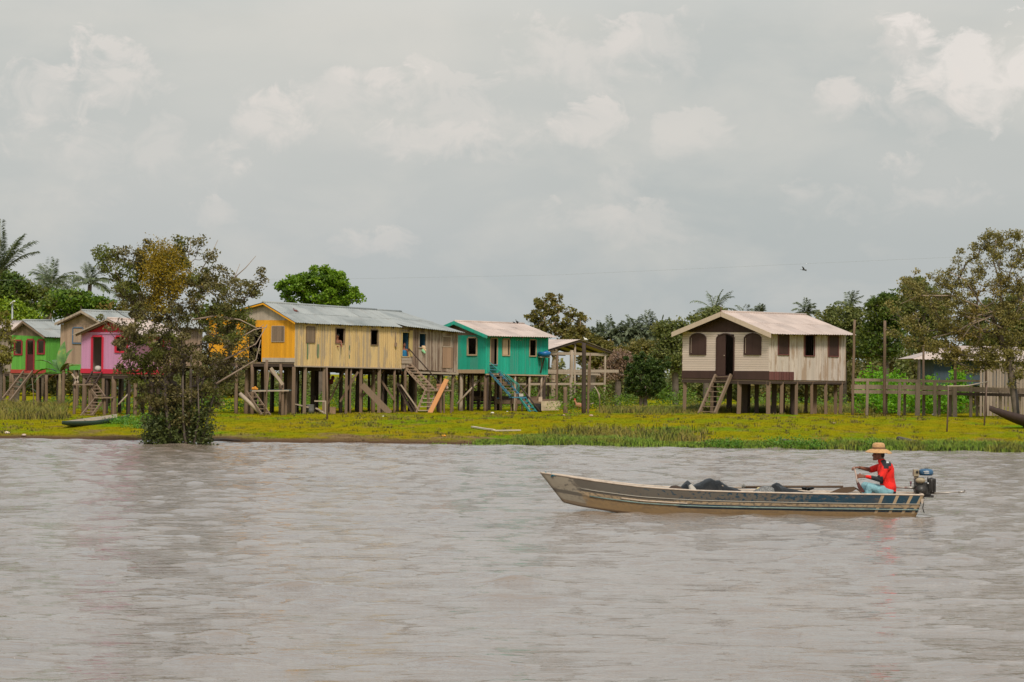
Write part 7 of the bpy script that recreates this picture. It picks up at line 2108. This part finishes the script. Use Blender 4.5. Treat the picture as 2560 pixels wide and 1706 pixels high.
for i, (px, py, s, c, lb) in enumerate(((1231, 1034, .07, (.7, .66, .6), 'white scrap on the grass in front of the turquoise house'), (1268, 1030, .04, (.7, .66, .6), 'tiny white scrap right of the larger white scrap by the turquoise house'),
                                (17, 1085, .09, (.75, .62, .52), 'pale pinkish stone at the waterline near the left edge'), (60, 1090, .07, (.55, .42, .34), 'small brown stone at the waterline right of the pinkish one'),
                                (1109, 1092, .07, (.85, .36, .03), 'small orange fruit lying near the water'), (1602, 1025, .12, (.72, .66, .60), 'pale stick like scrap lying beside the mango tree'),
                                (1410, 1040, .07, (.60, .40, .30), 'pinkish stone on the grass below the brown hen'), (1478, 1041, .08, (.60, .40, .30), 'wider pinkish stone on the grass right of the hen'),
                                (2085, 1059, .05, (.65, .50, .35), 'tiny pale stone on the grass below the right end of the white house'), (958, 1042, .04, (.75, .7, .62), 'tiny white scrap below the zigzag stairs'),
                                (2336, 1039, .10, (.75, .7, .62), 'white scrap at the foot of the walkway post'), (1900, 1028, .06, (.7, .66, .6), 'white scrap under the white house'))):
    q = onground(px, py); mb = MB(); mb.ball(q + Vector((0, 0, s * .4)), (s * 1.3, s, s * .6), 9, 6)
    for v in range(len(mb.v)):
        x, y, z = mb.v[v]; mb.v[v] = (x + rj(s * .12), y, z + rj(s * .1))
    nm = 'orange_fruit' if 'fruit' in lb else ('stone' if 'stone' in lb else 'scrap')
    tag(mb.build(nm, plain(nm + '_surface', c, .8), loc=q), lb, nm.replace('_', ' '))
# ------------------------------------------------------------------ clutter under the houses
def at(px, py, D): 
    q = P(px, py, D); return Vector((q.x, D, gz(q.x, D)))
q = at(775, 1030, 135.6)
tag(MB().lathe(q, [(.0, .01), (.19, .0), (.20, .2), (.195, .42), (.205, .44), (.19, .44), (.185, .42), (.18, .03), (.0, .03)], 20).build('metal_tub', plain('galvanised_grey', (.20, .19, .19), .5, .3), loc=q), 'grey cylindrical metal tub on the ground under the yellow house', 'tub')
q = at(748, 1020, 135.2)
tag(MB().bar(P(732, 1009, 135.2), P(772, 1019, 135.2), .5, .05).build('board', M['palewood'], loc=q), 'pale board laid slanting towards the metal tub', 'board')
q = at(800, 1030, 135.0); tag(MB().bar(P(790, 1021, 135), P(816, 1036, 134.6), .12, .05).build('board', M['palewood'], loc=q), 'pale short board on the ground right of the metal tub', 'board')
tag(MB().bar(P(786, 1003, 134.4), P(815, 1003.5, 134.4), .04, .06).bar(P(814, 1003, 134.4), P(814, 1036, 134.4), .06, .06).build('low_rail', M['palewood'], loc=at(800, 1030, 134.4)), 'low L shaped rail between the tub and the tall stake', 'rail')
t = thing('raised_table', 'raised plank table with a teal edge on posts, left below the orange front wall', 'table', at(675, 1030, 133.2))
MB().bar(P(630, 977, 133), P(722, 976, 133.6), .9, .05).build('tabletop', boards('teal_grey_top', (.12, .17, .17), .2, .3), t)
MB().bar(P(630, 978, 132.5), P(722, 977, 133.0), .04, .06).build('edge', M['palewood'], t)
for px, y, dd in ((667, 900, 0), (707, 958, .1), (650, 978, .7), (715, 978, .6)):
    q = P(px, y, 133 + dd); post(t, q, q.z, .14, M['postwood'])
MB().bar(P(677, 920, 132.9), P(707, 962, 132.9), .05, .14).build('brace', M['palewood'], t)
l0, l1 = P(676, 1031, 131.6), P(655, 1031, 131.4)
for k in (l0, l1): k.z = gz(k.x, k.y)
stair('ladder', 'dark ladder stairs leaning down from the raised table left of the orange house', l0, P(634, 979, 132.6), l1, P(616, 979, 132.5), 6, M['oldwood'], (.045, .10), (.18, .035), 'ladder')
mb = MB(); mb.tube([P(600, 985, 132.4), P(650, 1032, 131.8)], .10, 6); tag(mb.build('leaning_log', M['palewood'], loc=at(650, 1030, 131.8)), 'thick pale log leaning under the river tree branches, left of the ladder stairs', 'log')
q = at(832, 1025, 137); tag(MB().box(q + Vector((0, 0, .16)), (.28, .3, .32)).box(q + Vector((0, 0, .33)), (.30, .32, .03)).build('box', plain('cardboard_brown', (.28, .18, .11), .9), loc=q), 'small brown box on the ground among the stilts of the yellow house', 'box')
for i, (x0, x1, y, D, m_, hh, lb) in enumerate(((1150, 1230, 985, 154.5, 'darkwood', .35, 'dark beam stored under the left half of the turquoise house'), (1165, 1350, 998, 154, 'postwood', .22, 'long brown board stack lying under the turquoise house'), (1235, 1400, 1005, 153, 'postwood', .20, 'brown boards lying above the pale concrete block'), (1170, 1300, 1008, 153.4, 'darkwood', .1, 'lowest dark board stored under the turquoise house'))):
    tag(MB().bar(P(x0, y, D), P(x1, y + 1, D), .6, hh).bar(P(x0 + 6, y - 6, D + .2), P(x1 - 9, y - 5, D + .2), .3, .08).build('stored_boards', M[m_], loc=at((x0 + x1) / 2, y, D)), lb, 'boards', 'boards stored under the turquoise house')
    for px in (x0 + 8, x1 - 8):
        pass
for px, y in ((1160, 990), (1222, 990), (1340, 1000), (1395, 1008), (1280, 1010)):
    q = P(px, y, 154.2); tag(MB().bar((q.x, 154.2, gz(q.x, 154.2) - .1), (q.x, 154.2, q.z), .12, .12).build('board_support', M['postwood'], loc=at(px, y, 154.2)), 'short support post under the boards stored beneath the turquoise house', 'post', 'supports under the stored boards')
q = at(1378, 1020, 149.5)
mb = MB().prism([P(x, y, 149.5) for x, y in ((1353, 1027), (1353, 1004), (1380, 1003), (1407, 1005), (1402, 1012), (1396, 1026))], (0, .8, 0))
tag(mb.build('concrete_block', plain('stained_pale_concrete', (.50, .40, .27), .9, vary=.4, scale=3), loc=q), 'pale stained concrete block under the right corner of the turquoise house', 'block')
q = at(1345, 1015, 149.8); tag(MB().lathe(q, [(0, .01), (.2, 0), (.22, .45), (.20, .46), (.18, .03), (0, .03)], 16).build('black_barrel', M['dark'], loc=q), 'black barrel left of the concrete block', 'barrel')
q = P(1351, 1000, 149.9); tag(MB().box(q + Vector((0, 0, .03)), (.2, .2, .26)).build('tin', plain('pale_rusty_tin', (.5, .38, .28), .6), loc=q), 'pale rusty tin standing on the boards by the thick dark corner post', 'tin')
q = P(1244, 1000, 153.5); tag(MB().lathe(q - Vector((0, 0, .1)), [(0, 0), (.10, 0), (.15, .22), (.14, .22), (0, .03)], 14).build('bucket', plain('light_blue_plastic', (.14, .30, .42), .5), loc=q), 'light blue plastic bucket on the boards under the turquoise house', 'bucket')
mb = MB(); mb.tube([P(1499, 1000, 143), P(1497, 985, 143), P(1490, 972, 143), P(1486, 966, 143)], [.04, .04, .03, .02], 6); tag(mb.build('bent_stick', M['palewood'], loc=at(1499, 1000, 143)), 'pale bent stick above the shrubs right of the open shed poles', 'stick')
mb = MB(); mb.tube([onground(1467, 1020), P(1476, 1011, 146), P(1484, 1008, 146)], .025, 6); tag(mb.build('fallen_branch', M['palewood'], loc=onground(1467, 1020)), 'thin pale branch arching from the ground beside the thick shed pole', 'branch')

# washing and cloths
def rag(name, lb, pts, m_, D, cat='cloth', w_=.05):
    mb = MB()
    for (x, y, r) in pts: mb.ball(P(x, y, D), (r, w_, r * 1.2), 10, 7)
    o = blob(mb, name, m_, None, P(pts[0][0], pts[0][1], D), .02, 3); return tag(o, lb, cat)
dg_ = PG.xy(.12, PG.sv(1055)).y
rag('cloth', 'bright blue cloth hanging over the window sill of the grey house', [(1048, 869, .055), (1049, 873, .06), (1050, 877, .04)], cloth('blue_rag', (.03, .22, .55)), dg_)
rag('cloth', 'pale and green cloth bundle hanging over the window sill of the grey house', [(1057, 868, .07), (1060, 870, .10), (1063, 876, .06)], cloth('cream_rag', (.70, .48, .30)), dg_)
rag('cloth', 'light green cloth just below the pale bundle at the grey house window', [(1057, 877, .07), (1060, 880, .065), (1062, 882, .05)], cloth('mint_rag', (.30, .62, .34)), dg_ - .04)
rag('cloth', 'orange cloth on the left end of the raised table', [(632, 972, .06), (638, 971, .08), (643, 973, .05)], cloth('orange_rag', (.62, .25, .03)), 132.6)
rag('cloth', 'dark red cloth hanging in the shadow under the yellow house', [(821, 940, .10), (832, 945, .10), (828, 955, .12)], cloth('dark_red_rag', (.16, .02, .02)), 139)

# ------------------------------------------------------------------ people in the openings, birds
def villager(label, px, py, D, clothc, face=-1, armpx=None, shirt_low=False):
    """standing person, head at px, py"""
    h = P(px, py, D); t = thing('person', label, 'person', h - Vector((0, 0, 1.45)))
    def q(dx, dy, dz): return h + Vector((dx, dy, dz))
    mb = MB(); mb.ball(q(0, 0, 0), (.088, .078, .115), 14, 10); mb.ball(q(face * .03, -.03, -.04), (.06, .055, .07), 10, 8); capsule(mb, q(face * .07, -.05, -.005), q(face * .085, -.06, -.03), .01, .014, 6)
    for s in (-1, 1): mb.ball(q(.0, s * .078, -.01), (.02, .01, .03), 6, 6)
    capsule(mb, q(0, 0, -.08), q(.0, 0, -.2), .05, .055); capsule(mb, q(-.14, 0, -.27), q(.14, 0, -.27), .065, .065)
    capsule(mb, q(0, 0, -.32), q(0, 0, -.52), .135, .12); capsule(mb, q(0, 0, -.52), q(0, 0, -.75), .12, .13)
    for s in (-1, 1):
        capsule(mb, q(s * .08, 0, -.8), q(s * .09, 0, -1.15), .085, .06); capsule(mb, q(s * .09, 0, -1.15), q(s * .09, .02, -1.45), .055, .04); capsule(mb, q(s * .09, .02, -1.47), q(s * .09, -.13, -1.48), .04, .03)
    for s in (-1, 1):
        sh = q(s * .18, 0, -.28)
        el = q(s * .20 + .02, -.16, -.50) ; wr = q(s * .10 + .14, -.34, -.52) if armpx else q(s * .22, -.05, -.78)
        if not armpx: el = q(s * .23, .0, -.53)
        capsule(mb, sh, el, .05, .042); capsule(mb, el, wr, .042, .03)
        d = (wr - el).normalized(); c = wr + d * .05; capsule(mb, wr, c, .03, .032, 8)
        sd = d.cross(Vector((0, 0, 1))); sd = sd.normalized() if sd.length > .1 else Vector((0, 1, 0))
        for k in (-.03, -.01, .01, .03): capsule(mb, c + sd * k, c + sd * k * 1.1 + d * (.07 - abs(k)) + Vector((0, 0, -.02)), .010, .008, 6)
        capsule(mb, c + sd * .03, c + sd * .055 + d * .03, .011, .009, 6)
    b_ = blob(mb, 'body', plain('reddish_brown_skin', (.24, .085, .045), .6), t, None, .011, 2)
    mb = MB(); mb.ball(q(-face * .015, .01, .03), (.095, .085, .10), 12, 8); blob(mb, 'hair', plain('dark_hair', (.015, .012, .01), .7), t, None, .014, 2)
    mb = MB()
    for s in (-1, 1): mb.ball(q(face * .055, -.062 + (.02 if s < 0 else 0), .005 ), (.01, .01, .008), 6, 5)
    mb.build('eyes', M['dark'], b_)
    mb = MB()
    if shirt_low:
        capsule(mb, q(0, 0, -.36), q(0, 0, -.75), .15, .15)
        capsule(mb, q(-.06, 0, -.7), q(-.07, 0, -1.2), .13, .15); capsule(mb, q(.06, 0, -.7), q(.07, 0, -1.2), .13, .15)
    else:
        capsule(mb, q(0, 0, -.72), q(0, 0, -.82), .145, .145)
        for s in (-1, 1): capsule(mb, q(s * .08, 0, -.82), q(s * .09, 0, -1.1), .10, .085)
    blob(mb, 'dress' if shirt_low else 'shorts', cloth(('blue' if shirt_low else 'grey') + '_garment', clothc), t, None, .014, 2)
    return t
qv = PY.xy(-.18, PY.sv(846)); villager('bare shouldered person leaning arms on the window sill of the yellow plank wall', 843.5, 840, qv.y + .10, (.1, .1, .1), -1, armpx=1)
qv = PG.xy(-.30, PG.sv(1012)); villager('person in a blue garment standing just inside the doorway of the grey house', 1010, 862, qv.y + .12, (.015, .16, .33), 1, shirt_low=True)
def bird(name, label, p, s, c, pose='perch', head=(.2, .05, .04)):
    """small bird: body, head, beak, tail, wings, legs"""
    t = thing(name, label, 'bird', p)
    m_ = plain(name + '_feathers', c, .8)
    mb = MB()
    up = .75 if pose == 'tall' else .35
    mb.ball(p + Vector((0, 0, s * .55)), (s * .42, s * .25, s * .30) if pose != 'tall' else (s * .28, s * .22, s * .5), 12, 9)
    capsule(mb, p + Vector((-s * .28, 0, s * .7)), p + Vector((-s * .42, 0, s * (1.0 + .3 * (pose == 'tall')))), s * .12, s * .10)
    mb.ball(p + Vector((-s * .45, 0, s * (1.05 + .3 * (pose == 'tall')))), s * .13, 8, 6)
    capsule(mb, p + Vector((s * .3, 0, s * .6)), p + Vector((s * .7, 0, s * up)), s * .12, s * .05)
    body = blob(mb, 'body', m_, t, None, s * .06, 2)
    mb = MB(); z = s * (1.03 + .3 * (pose == 'tall')); mb.tube([p + Vector((-s * .55, 0, z)), p + Vector((-s * .70, 0, z - s * .04))], [s * .05, s * .01], 6); mb.build('beak', plain('beak_horn', (.4, .28, .1), .5), t)
    mb = MB()
    for y in (-.1, .1): mb.tube([p + Vector((0, y * s, s * .35)), p + Vector((0, y * s, 0))], s * .035, 5)
    mb.build('legs', plain('bird_leg', (.2, .15, .08), .7), t)
    for y in (-1, 1): MB().ball(p + Vector((s * .12, y * s * .24, s * .55)), (s * .36, s * .05, s * .2), 8, 6).build('wing', m_, t)
    if 'hen' in name:
        MB().bar(p + Vector((-s * .45, 0, s * 1.15)), p + Vector((-s * .45, 0, s * 1.30)), s * .18, s * .04).build('comb', plain('red_comb', (.5, .03, .02), .6), t)
    return t
D_ = PT.pt(0, 0, 0).y + 3.0
qr = P(1285, 811, D_); bird('vulture', 'black bird crouching on the ridge of the turquoise house, left of the upright one', Vector((P(1285, 809.5, D_).x, D_, P(1285, 810, D_).z)), .12, (.015, .015, .015))
bird('vulture', 'black bird standing upright on the ridge of the turquoise house', P(1293, 810.5, D_), .17, (.015, .015, .015), 'tall')
bird('pigeon', 'reddish brown bird on the metal roof, nearest to the orange gable', P(700, 786, PY.xy(0, 0).y + 1.0), .20, (.20, .10, .07))
bird('pigeon', 'dark red bird on the middle of the metal roof of the yellow house', P(739, 784, PY.xy(0, 0).y + 1.6), .22, (.16, .05, .04))
bird('pigeon', 'small brown bird high on the metal roof near the ridge of the yellow house', P(713, 771, PY.xy(0, 0).y + 2.4), .17, (.18, .11, .08))
bird('white_bird', 'white bird sitting on the roof slope of the open shed', P(1464, 854, 160.6), .22, (.85, .82, .76))
hq = onground(1447, 1026); bird('hen', 'plump reddish and cream hen on the grass below the open shed', hq, .50, (.42, .20, .11))
hq2 = onground(1563, 1028); bird('hen', 'tiny dark chick in the grass left of the mango tree', hq2, .20, (.04, .03, .025))
# flying bird
fp = P(2010, 675, 260); t = thing('flying_bird', 'small dark bird flying with raised wings in the sky right of the white house', 'bird', fp)
fm = plain('dark_feathers', (.05, .05, .05), .8)
mb = MB(); mb.ball(fp, (.20, .06, .06), 10, 8); mb.ball(fp + Vector((.2, 0, -.02)), (.07, .05, .05), 8, 6); mb.bar(fp + Vector((-.15, 0, 0)), fp + Vector((-.36, 0, .03)), .10, .02); mb.build('body', fm, t)
for pts in (((0, 0, .02), (-.10, -.15, .22), (-.24, -.2, .34)), ((0, 0, .02), (.10, .2, -.04), (.28, .3, -.12))):
    a, b_, c = [fp + Vector(p) for p in pts]; MB().add([a + Vector((.08, 0, 0)), b_ + Vector((.07, 0, 0)), c, b_ - Vector((.08, 0, 0)), a - Vector((.08, 0, 0)), a + Vector((0, 0, -.02)), b_ + Vector((0, 0, -.015))], [(0, 1, 2, 3, 4), (4, 3, 6, 5), (0, 5, 6, 1), (3, 2, 6), (1, 6, 2)]).build('wing', fm, t)
